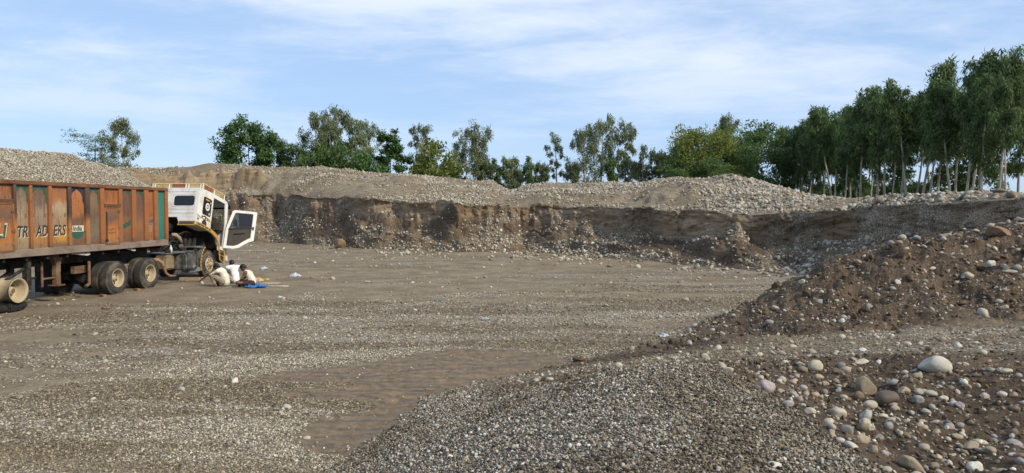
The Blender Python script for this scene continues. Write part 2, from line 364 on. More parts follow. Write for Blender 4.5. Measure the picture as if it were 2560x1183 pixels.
def build_terrain():
    th = th_all; thr = np.radians(th); nc = len(th)
    rb = smooth(th, tab(T_RB, th), 0.8); lip = smooth(th, tab(T_LIP, th), 0.7); w = tab(T_W, th); vv = smooth(th, tab(T_V, th), 0.4); cr = smooth(th, tab(T_CR, th), 0.6); cz = smooth(th, tab(T_CZ, th), 0.22)
    arc = thr * rb
    rb = rb + fbm(arc * 0.22, arc * 0, 3, 50) * 1.6
    lipoff = fbm(arc * 0.35, arc * 0 + 5, 4, 60) * 0.9 + np.round(fbm(arc * 0.5, arc * 0 + 3, 2, 66) * 5) * 0.12
    vv = np.clip(vv * (1 + fbm(arc * 0.32, arc * 0 + 9, 4, 61) * 1.7), 0.12, 1.9)
    lip = lip + fbm(arc * 0.5, arc * 0, 5, 62, 0.6) * 0.34
    sn, cs = np.sin(thr), np.cos(thr)
    # --- floor rows
    NR = 300; t = np.linspace(0, 1, NR)
    r = 2.2 * (rb[None, :] / 2.2) ** t[:, None]
    X = r * sn; Y = r * cs; Z, h, mud, berm, bank = near_z(X, Y)
    foot = np.clip(1 - (rb[None, :] - r) / 2.2, 0, 1); Z = Z + foot ** 2 * 0.12
    # --- talus rows
    NT_ = 72; s = np.linspace(0, 1, NT_)[1:, None]
    zt = lip - vv; z0 = Z[-1]
    S = s * w; A = thr[None, :] * (rb[None, :] + S)
    bul = fbm(A * 0.40, S * 0.5, 3, 70) * 1.0 * np.sin(s * math.pi)      # debris cones
    zz = z0 + (zt - z0) * s ** 1.12 + fbm(A * 1.3, S * 1.3, 4, 71, 0.55) * 0.42 * np.minimum(1, 4 * s) + np.abs(fbm(A * 4, S * 4, 2, 72)) * 0.05
    rt = rb[None, :] + S - bul + lipoff[None, :] * s ** 2
    # gullied right side
    # --- vertical rows
    NV = 46; q = np.linspace(0, 1, NV)[1:, None]
    zb = zz[-1]; zl = np.maximum(lip, zb + 0.12); zv = zb + (zl - zb) * q
    Av = thr[None, :] * (rb[None, :] + w)
    flute = (fbm(Av * 1.1, zv * 1.3, 4, 80, 0.6) * 0.34 + np.abs(fbm(Av * 0.6, zv * 0.5, 3, 81)) * -0.30 + fbm(Av * 4, zv * 3.2, 4, 82, 0.6) * 0.16)
    under = -0.09 * sstep(0.80, 0.98, q) * (0.5 + np.clip(fbm(Av * 0.7, Av * 0, 2, 84) * 3, -0.5, 1)) + 0.05 * np.sin(q * math.pi)
    fl0 = np.clip(flute[5], -0.8, 0.5); rt = rt + fl0[None, :] * s ** 3
    rv = rt[-1] + q * 0.30 + (flute - fl0[None, :]) * sstep(0, 0.3, q) + under * sstep(0, 0.12, q)
    # --- terrace rows
    NTe = 120; e = np.linspace(0, 1, NTe)[1:, None] ** 1.5
    re = rv[-1] + (cr - rv[-1]) * e; Ae = thr[None, :] * re; Xe, Ye = re * sn, re * cs
    rs = smooth(th, rv[-1], 1.0); e0 = e; e = np.clip((re - rs) / (cr - rs), 0, 1)
    prof = e ** 0.85 * (1 - 0.0 * e)
    step = sstep(-18.9, -19.6, th)[None, :]
    prof_s = 0.12 * sstep(0, 0.2, e) + 0.55 * sstep(0.30, 0.40, e + fbm(Xe * 0.22, Ye * 0.22, 3, 95) * 0.16) + 0.33 * sstep(0.55, 1, e)
    prof = prof * (1 - step) + prof_s * step
    zs = smooth(th, zl, 0.9); zl2 = zs + (zl - zs) * np.exp(-(re - rv[-1]) / 0.8)
    ze = zl2 + (cz - zl2) * prof + fbm(Xe * 0.35, Ye * 0.35, 4, 97) * 0.55 * np.sin(e * math.pi) ** 0.7 + fbm(Xe * 1.5, Ye * 1.5, 3, 98) * 0.12 * np.minimum(1, e * 8) * np.minimum(1, 0.4 + (1 - e) * 3)
    fc = step * sstep(0.24, 0.30, e) * (1 - sstep(0.47, 0.56, e)); ze = ze + fc * (fbm(Xe * 1.1, Ye * 1.1, 5, 171, 0.6) * 0.9)
    def mound(x, y, d, rx, ry, hgt, p=1.6):
        cx, cy, _ = px(x, y, d); u = np.hypot((Xe - cx) / rx, (Ye - cy) / ry) + fbm(Xe * 0.9, Ye * 0.9, 3, int(x)) * 0.25
        return hgt * np.clip(1 - u, 0, 1) ** 0.8
    ze = ze + mound(1690, 480, 42.5, 3.3, 3.2, 0.95) + mound(1400, 490, 47, 3.6, 3, 0.5) + mound(1225, 462, 60, 1.6, 3, 0.35) + mound(1010, 445, 56, 3.5, 3, 0.5) + mound(800, 470, 62, 5, 4, 0.5)
    # low windrow of stones along the lip on the right
    ze = ze + 0.22 * np.exp(-((re - rv[-1] - 1.4) / 0.7) ** 2) * sstep(21, 25, th)[None, :]
    # --- beyond
    NB = 34; g = np.linspace(0, 1, NB)[1:, None]; rB = cr + 110 * g ** 1.6
    zB = TREE_Z + (cz - TREE_Z) * (1 - sstep(0, 12, rB - cr)) + fbm(rB * sn * 0.2, rB * cs * 0.2, 3, 99) * 0.35 * sstep(0, 5, rB - cr)
    rF = np.array([220, 320, 600, 1400, 4000, 9000.0])[:, None] + 0 * thr[None, :]; zF = np.full(rF.shape, TREE_Z) - np.clip(rF - 600, 0, 1e9) * 0.0002
    rr = np.concatenate([r, rt, rv, re, rB, rF]); zz_all = np.concatenate([Z, zz, zv, ze, zB, zF])
    V = np.stack([rr * sn, rr * cs, zz_all], -1)
    n = rr.shape[0]; iN, iT, iV, iE = NR, NR + NT_ - 1, NR + NT_ + NV - 2, NR + NT_ + NV + NTe - 3
    # --- masks
    Xa, Ya = V[..., 0], V[..., 1]
    mudA = np.zeros((n, nc)); mudA[:NR] = mud
    hA = np.zeros((n, nc)); hA[:NR] = h
    st1 = fbm(Xa * 0.13 + Ya * 0.05, Ya * 0.5 - Xa * 0.07, 4, 120); st2 = fbm(Xa * 0.5, Ya * 1.5 - Xa * 0.2, 4, 121); st3 = fbm(Xa * 0.1, Ya * 0.22, 3, 122)
    gr = 0.42 + st1 * 2.6 + st2 * 0.8 + st3 * 0.6
    far = sstep(15, 22, Ya); gr = gr * (1 - far) + far * (0.24 + st1 * 2.4 + st2 * 0.9)
    tr = np.exp(-(((Xa + 10.5) / 4.0) ** 2 + ((Ya - 24.5) / 6.0) ** 2)); gr = gr - tr * 0.75
    gr = np.clip(gr, 0, 1)
    bandA = np.exp(-((Ya - (17.5 + 0.05 * Xa + 0.6 * st3)) / 1.6) ** 2) * 0.45 + np.exp(-((Ya - (12.3 - 0.03 * Xa)) / 0.5) ** 2) * 0.4 * (Xa < -1) + np.exp(-((Ya - (8.0 - 0.1 * Xa)) / 1.1) ** 2) * 0.35 * (Xa < -1.4)
    gr = np.clip(gr + bandA + 0.22 * sstep(-3.5, -5, Xa) * (Ya < 14), 0, 1)
    gr[:NR] = np.clip(gr[:NR] - 0.38 * rut_mask(Xa[:NR], Ya[:NR]), 0, 1)
    for sp_, wd_ in SPILL: gr[:NR] = np.clip(gr[:NR] + 0.65 * np.exp(-(line_sd(Xa[:NR], Ya[:NR], sp_) / wd_ * (1 + 0.8 * st2[:NR])) ** 2), 0, 1)
    gr[:NR] = np.clip(gr[:NR] + 0.55 * np.exp(-(np.clip(poly_sd(Xa[:NR], Ya[:NR], mud_poly), 0, 99) / 2.2) ** 2), 0, 1)
    gr = gr * (1 - mudA) + mudA * 0.02
    up = sstep(0.0, 0.2, hA) * (np.arange(n)[:, None] < NR)
    heap = np.zeros((n, nc)); track = np.zeros((n, nc)); dirt = np.zeros((n, nc))
    Xn, Yn = Xa[:NR], Ya[:NR]
    # heap: left of the line running from its crest towards the camera's right
    edge = [px(x, y, d)[:2] for x, y, d in [(1130, 968, 10.3), (1330, 972, 8.6), (1480, 930, 8.0), (1600, 913, 7.95), (1760, 915, 7.75), (1850, 945, 7.1), (1950, 1000, 6.35), (2050, 1070, 5.65), (2130, 1120, 5.25), (2260, 1190, 4.8)]] + [(2.6, 3.2), (2, 1), (-1.5, 1), (-2.6, 5.5)] + [pxf(x, y) for x, y in [(860, 1160), (900, 1125), (985, 1062), (1030, 1022), (1065, 990)]]
    hs = poly_sd(Xn, Yn, edge) + fbm(Xn * 2.2, Yn * 2.2, 3, 130) * 0.14
    heap[:NR] = 1 - sstep(-0.05, 0.05, hs)
    tk = sstep(8.9, 9.8, Yn + 0.25 * fbm(Xn, Yn, 3, 131)) * (1 - sstep(0, 1.2, Yn - (10.9 + 0.22 * (Xn - 3)))) * up[:NR]
    track[:NR] = tk
    dirt[:NR] = np.clip(up[:NR] * (1 - heap[:NR]) * (1 - 0.8 * tk), 0, 1)
    gr = np.where(heap > 0, np.maximum(gr, heap), gr); gr = gr * (1 - dirt) + dirt * 0.12; gr = np.maximum(gr, track * (0.30 + 0.6 * st2))
    # wall masks
    clay = np.zeros((n, nc)); stone = np.zeros((n, nc))
    clay[iT:iV] = 1; clay[iT - 10:iT] = np.linspace(0, 1, 10)[:, None]
    At = thr[None, :] * rr
    tal = fbm(At[iN:iT] * 0.42 + zz * 0.5, zz * 1.3 - At[iN:iT] * 0.12, 4, 140); stone[iN:iT] = np.clip(0.5 + tal * 2.2 - 0.25 * s + 0.25 * sstep(0.6, 0.0, s), 0.06, 1)
    dirt[iN:iT] = np.clip(0.95 - stone[iN:iT] * 0.4, 0, 1); gr[iN:iT] = stone[iN:iT] * 0.30
    face = step * sstep(0.27, 0.32, e) * (1 - sstep(0.47, 0.56, e))
    stone[iV:iE] = np.clip(0.72 + fbm(Xe * 0.25, Ye * 0.25, 4, 141) * 2.2 - 0.9 * face, 0.05, 1); gr[iV:iE] = np.clip(0.30 + 0.45 * stone[iV:iE] - face, 0, 1); clay[iV:iE] = face * 0.8
    gr[iE:] = 0.35; stone[iE:] = 0.2
    scat = np.zeros((n, nc)); scat[:NR] = (np.clip(0.35 + st2 * 1.4 + st1, 0, 1) * (1 - mudA))[:NR]
    wet = np.zeros((n, nc)); wet[iN:iV] = 0.35; wet[:NR] = 0.55 * dirt[:NR] + 1.3 * mudA[:NR]
    return dict(V=V, th=th, i=(iN, iT, iV, iE), gr=gr, mud=mudA, dirt=dirt, clay=clay, stone=stone, heap=heap, track=track, scat=scat, wet=wet, h=hA, n=n, nc=nc)
TER = build_terrain()
TV = TER['V']
def ground_z(x, y):
    i = np.argmin((TV[:TER['i'][0], :, 0] - x) ** 2 + (TV[:TER['i'][0], :, 1] - y) ** 2)
    return float(TV[:TER['i'][0]].reshape(-1, 3)[i, 2])
def terrain_z(x, y):
    V = TV.reshape(-1, 3); i = np.argmin((V[:, 0] - x) ** 2 + (V[:, 1] - y) ** 2); return float(V[i, 2])

def ground_mat():
    t = NT('ground_soil_and_gravel'); p = t.pos()
    gr, mud, dirt, clay, wet = (t.attr(a) for a in ('gr', 'mud', 'dirt', 'clay', 'wet'))
    n1 = t.noise(p, 0.9, 8, 0.62); n2 = t.noise(p, 9, 6, 0.65); n3 = t.noise(p, 55, 4, 0.6)
    soil = t.mix(t.rng(n1, 0.35, 0.66), (0.188, 0.146, 0.094), (0.275, 0.224, 0.152))
    soil = t.mix(t.rng(n2, 0.38, 0.68), t.mix(1.0, soil, (0.72, 0.70, 0.68), 'MULTIPLY'), soil)
    dk = t.mix(t.rng(n2, 0.4, 0.65), (0.058, 0.039, 0.025), (0.120, 0.083, 0.052))
    dk = t.mix(t.rng(n1, 0.45, 0.7), dk, (0.145, 0.100, 0.060))
    soil = t.mix(dirt, soil, dk)
    mudc = t.mix(t.rng(n2, 0.3, 0.7), (0.120, 0.084, 0.049), (0.200, 0.147, 0.092)); soil = t.mix(mud, soil, mudc)
    # clay of the cut: horizontal beds and vertical streaks
    pb = t.pos((0.35, 0.35, 2.2)); ps = t.pos((1.2, 1.2, 1.0))
    beds = t.noise(pb, 1.0, 8, 0.68, 0.8); strk = t.noise(ps, 1.3, 8, 0.7, 0.6)
    cl = t.mix(t.rng(beds, 0.36, 0.66), (0.175, 0.124, 0.077), (0.33, 0.248, 0.160)); cl = t.mix(t.math('MULTIPLY', t.rng(strk, 0.5, 0.68), 0.4), cl, (0.11, 0.08, 0.054))
    moist = t.rng(t.noise(p, 0.11, 3, 0.5), 0.45, 0.62); cl = t.mix(t.math('MULTIPLY', moist, 0.8), cl, t.mix(1.0, cl, (0.5, 0.46, 0.42), 'MULTIPLY'))
    soil = t.mix(clay, soil, cl)
    # pebbles: cells with their own greys, at two sizes
    wv = t.mix(0.06, p, t.n('ShaderNodeTexNoise').outputs['Color'], 'ADD')
    stops = [(0.0, (0.078, 0.068, 0.054)), (0.25, (0.174, 0.148, 0.113)), (0.5, (0.280, 0.244, 0.187)), (0.72, (0.398, 0.350, 0.274)), (0.88, (0.336, 0.239, 0.144)), (0.94, (0.538, 0.488, 0.403)), (1.0, (0.672, 0.615, 0.509))]
    def cells(scale):
        nd = t.n('ShaderNodeTexVoronoi'); nd.inputs['Scale'].default_value = scale; t.l(p, nd.inputs['Vector'])
        sx = t.n('ShaderNodeSeparateColor'); t.l(nd.outputs['Color'], sx.inputs[0])
        c = t.ramp(sx.outputs[0], stops); d = nd.outputs['Distance']
        gap = t.rng(d, 0.42, 0.72); c = t.mix(gap, c, (0.055, 0.044, 0.034)); return c, d, sx.outputs[1]
    c1, d1, k1 = cells(30); c2, d2, k2 = cells(11); c3, d3, k3 = cells(4.2)
    g1 = t.math('GREATER_THAN', t.math('ADD', gr, t.math('MULTIPLY', t.math('SUBTRACT', k1, 0.5), 0.75)), 0.42)
    dmp = t.rng(t.noise(t.pos((0.32, 1.6, 1)), 0.42, 6, 0.62), 0.43, 0.56); c1 = t.mix(t.math('MULTIPLY', dmp, 0.9), c1, t.mix(1.0, c1, (0.55, 0.49, 0.41), 'MULTIPLY'))
    col = t.mix(t.math('MULTIPLY', g1, t.rng(d1, 0.75, 0.55)), soil, c1)
    g2 = t.math('GREATER_THAN', t.math('MULTIPLY', k2, t.math('ADD', t.math('MULTIPLY', gr, 0.45), 0.62)), 0.78)
    g2 = t.math('MULTIPLY', g2, t.math('LESS_THAN', d2, 0.40)); g2 = t.math('MULTIPLY', g2, t.math('SUBTRACT', 1.0, t.math('MAXIMUM', mud, clay)))
    c2b = t.ramp(k2, [(0.78, (0.20, 0.18, 0.15)), (0.86, (0.36, 0.34, 0.29)), (0.93, (0.46, 0.43, 0.37)), (1.0, (0.30, 0.24, 0.17))])
    col = t.mix(g2, col, c2b)
    t.base(col)
    hgt = t.math('ADD', t.math('MULTIPLY', t.math('SUBTRACT', 0.6, d1), t.math('MULTIPLY', g1, 0.9)), t.math('MULTIPLY', g2, t.math('SUBTRACT', 0.9, d2)))
    b = t.bump(hgt, 0.9, 0.02)
    b = t.bump(t.math('ADD', t.math('MULTIPLY', n2, 1.0), t.math('MULTIPLY', n3, 0.35)), 0.7, 0.035, b)
    b = t.bump(t.math('MULTIPLY', t.noise(p, 22, 8, 0.75), t.math('ADD', dirt, 0.15)), 0.9, 0.05, b)
    wv_ = t.n('ShaderNodeTexWave'); wv_.bands_direction = 'Y'; wv_.inputs['Scale'].default_value = 0.72; wv_.inputs['Distortion'].default_value = 9.0; wv_.inputs['Detail'].default_value = 3.0; wv_.inputs['Detail Scale'].default_value = 0.5; t.l(t.pos((0.45, 1.6, 1)), wv_.inputs['Vector'])
    b = t.bump(t.math('MULTIPLY', t.math('MULTIPLY', wv_.outputs['Fac'], t.rng(n1, 0.25, 0.55, 0.35, 1.0)), mud), 0.9, 0.045, b)
    ro = t.math('SUBTRACT', 0.95, t.math('MULTIPLY', wet, 0.25))
    t.set(ro, spec=0.25, normal=b); return t.mat
GMAT = ground_mat()
def grid_faces(r0, r1, nc, wrap=False):
    a = np.arange(r0, r1 - 1)[:, None] * nc + np.arange(nc - 1)[None, :]; a = a.ravel()
    return np.stack([a, a + 1, a + nc + 1, a + nc], 1)
def sheet(name, r0, r1, label=None):
    nc = TER['nc']; V = TV[r0:r1].reshape(-1, 3); F = grid_faces(0, r1 - r0, nc)
    at = {k: TER[k][r0:r1].ravel() for k in ('gr', 'mud', 'dirt', 'clay', 'wet')}
    if r0 == 0:   # close the middle under the camera
        V = np.vstack([V, [[0, 0, 1.0]]]); c = len(V) - 1
        for k in at: at[k] = np.append(at[k], at[k][0])
    me = np_mesh(name, V, F, GMAT, at)
    o = link(name, me); tag(o, label, kind='structure')
    if r0 == 0:
        m2 = MB(); m2.add([tuple(V[c])] + [tuple(V[j]) for j in range(0, nc)], [(0, j + 2, j + 1) for j in range(nc - 1)], 0, True)
        o2 = m2.build('ground', GMAT, fix=False); tag(o2, 'gravelly ground under the place where one stands', kind='structure')
    return o
iN, iT, iV, iE = TER['i']
sheet('pit_floor', 0, iN, 'flat gravel and soil floor of the quarry pit with the dirt berm')
sheet('quarry_face', iN - 1, iV, 'cut earth face and stony talus round the pit')
sheet('upper_terrace', iV - 1, TER['n'], 'stony upper ground behind the cut face')

# ------------------------------------------------------------------ loose stones, gravel
def stone_tree(name, mat, subdiv=2, nvar=6, rough=0.35):
    g = bpy.data.node_groups.new(name, 'GeometryNodeTree'); N = g.nodes.new; L = g.links.new
    g.interface.new_socket('Geometry', in_out='INPUT', socket_type='NodeSocketGeometry'); g.interface.new_socket('Geometry', in_out='OUTPUT', socket_type='NodeSocketGeometry')
    gi = N('NodeGroupInput'); go = N('NodeGroupOutput')
    gti = N('GeometryNodeGeometryToInstance')
    for k in range(nvar):
        ic = N('GeometryNodeMeshIcoSphere'); ic.inputs['Subdivisions'].default_value = subdiv; ic.inputs['Radius'].default_value = 1.0
        sp = N('GeometryNodeSetPosition'); ps = N('GeometryNodeInputPosition'); ns = N('ShaderNodeTexNoise'); ns.noise_dimensions = '4D'
        ns.inputs['W'].default_value = k * 7.3 + 1; ns.inputs['Scale'].default_value = 0.75 + 0.12 * (k % 3); ns.inputs['Detail'].default_value = 1.0
        L(ps.outputs[0], ns.inputs['Vector'])
        s1 = N('ShaderNodeVectorMath'); s1.operation = 'SUBTRACT'; s1.inputs[1].default_value = (0.5, 0.5, 0.5); L(ns.outputs['Color'], s1.inputs[0])
        s2 = N('ShaderNodeVectorMath'); s2.operation = 'SCALE'; s2.inputs['Scale'].default_value = rough * 3.2; L(s1.outputs[0], s2.inputs[0])
        L(ic.outputs['Mesh'], sp.inputs['Geometry']); L(s2.outputs[0], sp.inputs['Offset'])
        sm = N('GeometryNodeSetMaterial'); sm.inputs['Material'].default_value = mat; L(sp.outputs[0], sm.inputs[0])
        ss = N('GeometryNodeSetShadeSmooth'); L(sm.outputs[0], ss.inputs[0])
        L(ss.outputs[0], gti.inputs[0])
    iop = N('GeometryNodeInstanceOnPoints'); iop.inputs['Pick Instance'].default_value = True
    def na(nm, tp):
        a = N('GeometryNodeInputNamedAttribute'); a.data_type = tp; a.inputs[0].default_value = nm; return a.outputs[0]
    L(gi.outputs[0], iop.inputs['Points']); L(gti.outputs[0], iop.inputs['Instance']); L(na('var', 'INT'), iop.inputs['Instance Index'])
    er = N('FunctionNodeEulerToRotation'); L(na('rot', 'FLOAT_VECTOR'), er.inputs[0]); L(er.outputs[0], iop.inputs['Rotation']); L(na('scl', 'FLOAT_VECTOR'), iop.inputs['Scale'])
    L(iop.outputs[0], go.inputs[0]); return g
def stone_mat(name, stops, rough=0.85, dirt=0.35, spec=0.3, damp=(1, 1, 1), dk=0.85):
    t = NT(name); oi = t.n('ShaderNodeObjectInfo'); c = t.ramp(oi.outputs['Random'], stops, 'CONSTANT' if False else 'LINEAR')
    v = t.coord('Object'); n = t.noise(v, 2.2, 5, 0.65); c = t.mix(t.math('MULTIPLY', t.rng(n, 0.5, 0.72), dirt), c, (0.12, 0.09, 0.062))
    dm = t.rng(t.noise(t.pos(damp), 0.42, 6, 0.62), 0.43, 0.56); c = t.mix(t.math('MULTIPLY', dm, dk), c, t.mix(1.0, c, (0.56, 0.50, 0.41), 'MULTIPLY'))
    t.base(c); t.set(rough, spec=spec, normal=t.bump(t.noise(v, 7, 4, 0.6), 0.25, 0.05)); return t.mat
GREYS = [(0.0, (0.033, 0.030, 0.025)), (0.16, (0.066, 0.059, 0.048)), (0.32, (0.123, 0.109, 0.087)), (0.46, (0.197, 0.176, 0.139)), (0.58, (0.279, 0.254, 0.205)), (0.70, (0.377, 0.348, 0.291)), (0.76, (0.213, 0.143, 0.082)), (0.82, (0.295, 0.226, 0.143)), (0.90, (0.476, 0.451, 0.394)), (1.0, (0.607, 0.590, 0.541))]
WARM = [(0.0, (0.12, 0.10, 0.074)), (0.18, (0.23, 0.19, 0.138)), (0.42, (0.34, 0.295, 0.225)), (0.66, (0.43, 0.385, 0.30)), (0.82, (0.33, 0.315, 0.275)), (1.0, (0.58, 0.54, 0.455))]
M_GRAVEL = stone_mat('gravel_stone', GREYS, dirt=0.25, damp=(1.1, 0.8, 1))
FINE = [(0.0, (0.090, 0.075, 0.055)), (0.2, (0.159, 0.135, 0.099)), (0.45, (0.249, 0.216, 0.160)), (0.7, (0.392, 0.349, 0.268)), (0.88, (0.509, 0.459, 0.362)), (1.0, (0.678, 0.622, 0.508))]
M_FINE = stone_mat('floor_gravel_stone', FINE, dirt=0.3, damp=(0.32, 1.6, 1)); M_STONE = stone_mat('river_stone', WARM, dk=0.35)
def clod_mat():
    t = NT('earth_clod'); p = t.pos(); n = t.noise(p, 9, 6, 0.65); oi = t.n('ShaderNodeObjectInfo')
    c = t.mix(t.rng(n, 0.4, 0.65), (0.066, 0.045, 0.028), (0.135, 0.093, 0.057)); c = t.mix(t.math('MULTIPLY', oi.outputs['Random'], 0.4), c, (0.19, 0.135, 0.082)); t.base(c); t.set(0.95, spec=0.15, normal=t.bump(t.noise(p, 60, 5, 0.7), 0.8, 0.02)); return t.mat
T_CLOD = stone_tree('clod_scatter', clod_mat(), 2, 8, 0.75)
T_GRAVEL = stone_tree('gravel_scatter', M_GRAVEL, 1, 8, 0.42)
T_FINE = stone_tree('floor_gravel_scatter', M_FINE, 1, 8, 0.42)
T_STONE = stone_tree('stone_scatter', M_STONE, 2, 8, 0.38)
def cell_data():
    V = TV; a = V[:-1, :-1]; b = V[:-1, 1:]; c = V[1:, 1:]; d = V[1:, :-1]
    n = np.cross(c - a, d - b); ar = np.linalg.norm(n, axis=-1) / 2; n = n / (np.linalg.norm(n, axis=-1, keepdims=True) + 1e-12)
    n = np.where(n[..., 2:3] < 0, -n, n); ctr = (a + b + c + d) / 4
    return a, b, c, d, n, ar, ctr
CA, CB, CC, CD, CN, CAR, CCT = cell_data()
CTH = np.degrees(np.arctan2(CCT[..., 0], CCT[..., 1])); CRR = np.hypot(CCT[..., 0], CCT[..., 1])
def m_(k): return TER[k][:-1, :-1]
def sample(dens):
    """dens: stones per square metre on each terrain cell -> positions, normals"""
    lam = (dens * CAR).ravel(); tot = int(lam.sum()); idx = RNG.choice(len(lam), tot, p=lam / lam.sum())
    u, v = RNG.random(tot)[:, None], RNG.random(tot)[:, None]
    f = lambda A: A.reshape(-1, 3)[idx]
    p = (f(CA) * (1 - u) + f(CB) * u) * (1 - v) + (f(CD) * (1 - u) + f(CC) * u) * v
    return p, f(CN)
def eulers(n, tilt=0.25):
    k = len(n); z = n + RNG.normal(0, tilt, (k, 3)); z /= np.linalg.norm(z, axis=1, keepdims=True)
    a = RNG.normal(size=(k, 3)); x = a - z * (a * z).sum(1, keepdims=True); x /= np.linalg.norm(x, axis=1, keepdims=True); y = np.cross(z, x)
    # XYZ euler of matrix with columns x, y, z
    return np.stack([np.arctan2(y[:, 2], z[:, 2]), np.arcsin(np.clip(-x[:, 2], -1, 1)), np.arctan2(x[:, 1], x[:, 0])], 1)
def stones(name, tree, p, n, size, label, cat, flat=(0.45, 0.8), sink=0.15, tilt=0.3, nvar=8, parent=None):
    k = len(p); size = size if hasattr(size, '__len__') else np.full(k, size)
    fl = RNG.uniform(flat[0], flat[1], k); el = RNG.uniform(0.68, 1.0, k)
    scl = np.stack([size / 2, size / 2 * el, size / 2 * fl], 1); p = p + n * (scl[:, 2:3] * (1 - 2 * sink))
    me = bpy.data.meshes.new(name); me.vertices.add(k); me.vertices.foreach_set('co', p.astype(np.float32).ravel())
    for nm, a in (('rot', eulers(n, tilt)), ('scl', scl)):
        at = me.attributes.new(nm, 'FLOAT_VECTOR', 'POINT'); at.data.foreach_set('vector', a.astype(np.float32).ravel())
    at = me.attributes.new('var', 'INT', 'POINT'); at.data.foreach_set('value', RNG.integers(0, nvar, k).astype(np.int32))
    o = link(name, me, parent); md = o.modifiers.new('scatter', 'NODES'); md.node_group = tree
    tag(o, label, cat, kind='stuff'); return o
def lognorm(k, med, sig, lo, hi): return np.clip(med * np.exp(RNG.normal(0, sig, k)), lo, hi)
view = (np.abs(CTH) < 38.5)
rowi = np.arange(CAR.shape[0])[:, None] + 0 * np.arange(CAR.shape[1])[None, :]
isfl = rowi < iN - 1; ista = (rowi >= iN - 1) & (rowi < iT); iste = (rowi >= iV) & (rowi < iE)
GD = 1.0   # gravel amount
def scatter_all():
    # the heap of washed gravel
    d = isfl * view * m_('heap') * (CRR > 3.0) * 3200 * (0.55 + 0.45 * (CRR > 4.2)) * GD
    p, n = sample(d); stones('gravel_heap', T_GRAVEL, p, n, lognorm(len(p), 0.0172, 0.36, 0.009, 0.055), 'heap of washed grey pebbles next to the rippled mud', 'gravel heap', tilt=0.6, sink=0.1)
    # pebbles strewn on the floor
    g = m_('gr') * isfl * view * (1 - m_('heap')) * (1 - m_('dirt')) * (1 - m_('track'))
    gg = sstep(0.12, 0.75, g)
    p, n = sample(gg * (CRR > 5.5) * (CRR < 9.5) * 2100 * GD); s1 = lognorm(len(p), 0.0185, 0.34, 0.010, 0.045)
    p2, n2 = sample(gg * (CRR >= 9.5) * (CRR < 14) * 800 * GD); s2 = lognorm(len(p2), 0.022, 0.34, 0.013, 0.05)
    p3, n3 = sample(gg * (CRR >= 14) * (CRR < 26) * 120 * GD); s3 = lognorm(len(p3), 0.032, 0.34, 0.02, 0.07)
    p = np.vstack([p, p2, p3]); n = np.vstack([n, n2, n3]); stones('gravel', T_FINE, p, n, np.r_[s1, s2, s3], 'grey pebbles strewn over the pit floor', 'gravel', tilt=0.4, sink=0.2)
    # pebbles on the haul track and in the dirt
    p, n = sample(isfl * view * (m_('track') * 150 * (CRR < 14) + m_('dirt') * 170 * (CRR > 3.5) * (CRR < 10.5) + m_('dirt') * 45 * (CRR >= 10.5) * (CRR < 20) + m_('mud') * (14 + 160 * (1 - m_('mud'))) * (CRR < 14)) * GD)
    stones('gravel', T_FINE, p, n, lognorm(len(p), 0.024, 0.42, 0.010, 0.08), 'small pebbles pressed into the haul track and dirt bank', 'gravel', tilt=0.4, sink=0.3)
    # stones
    p, n = sample(isfl * view * (m_('dirt') * (0.2 + 0.8 * sstep(11, 15, CTH)) * ((CRR < 10) * 13 + (CRR >= 10) * 9 * (CRR < 24)) * (CRR > 3.5) + m_('track') * 4))
    stones('stones', T_STONE, p, n, lognorm(len(p), 0.052, 0.45, 0.025, 0.15), 'loose river stones bedded in the dirt bank and berm', 'stones', sink=0.28)
    p, n = sample(isfl * view * (1 - m_('dirt')) * (1 - m_('mud')) * (1 - m_('heap')) * (m_('scat') ** 1.5 * 2.2 * (CRR > 17) + 0.25 * (CRR > 6)))
    stones('stones', T_STONE, p, n, lognorm(len(p), 0.075, 0.42, 0.04, 0.26), 'pale stones lying scattered over the far pit floor', 'stones', sink=0.3)
    st = m_('stone')
    p, n = sample(ista * view * (st ** 2 * 48 + 4)); stones('stones', T_STONE, p, n, lognorm(len(p), 0.085, 0.45, 0.04, 0.28), 'stones spilled down the talus of the cut face', 'stones', sink=0.25, tilt=0.5)
    foot = np.exp(-((rowi - iN) / 9.0) ** 2) * view
    p, n = sample(foot * np.clip(st * 0 + vn(CTH * 0.6, CRR * 0, 150) + 0.35, 0, 1) * 16); stones('stones', T_STONE, p, n, lognorm(len(p), 0.13, 0.4, 0.06, 0.38), 'bigger stones gathered along the foot of the cut face', 'stones', sink=0.25)
    p, n = sample(iste * view * (CRR < 76) * (st ** 1.3 * 60) * np.clip(40 / CRR, 0, 1) ** 1.2)
    stones('stones', T_STONE, p, n, lognorm(len(p), 0.10, 0.38, 0.05, 0.28), 'stones covering the upper terrace behind the cut face', 'stones', sink=0.25, tilt=0.5)
    # clods of earth
    p, n = sample(view * (isfl * m_('dirt') * (1 - m_('track')) * ((CRR > 3.5) * (CRR < 10.5) * 70 + (CRR >= 10.5) * (CRR < 22) * 40) + ista * (1 - st) * 16 + (rowi >= iT) * (rowi < iV) * 7))
    stones('earth_clods', T_CLOD, p, n, np.minimum(lognorm(len(p), 0.034, 0.65, 0.012, 0.22), np.where(np.hypot(p[:, 0], p[:, 1]) < 11.5, 0.055, 0.22)), 'loose clods of brown earth on the bank, berm and talus', 'earth clods', sink=0.3, tilt=0.7)
    lipd = np.exp(-((rowi - iV - 14) / 16.0) ** 2) * (rowi >= iV) * view * sstep(20, 24, CTH) * 16
    p, n = sample(lipd); stones('stones', T_STONE, p, n, lognorm(len(p), 0.15, 0.38, 0.07, 0.40), 'windrow of stones along the lip below the slender tree row', 'stones', sink=0.15)
scatter_all()
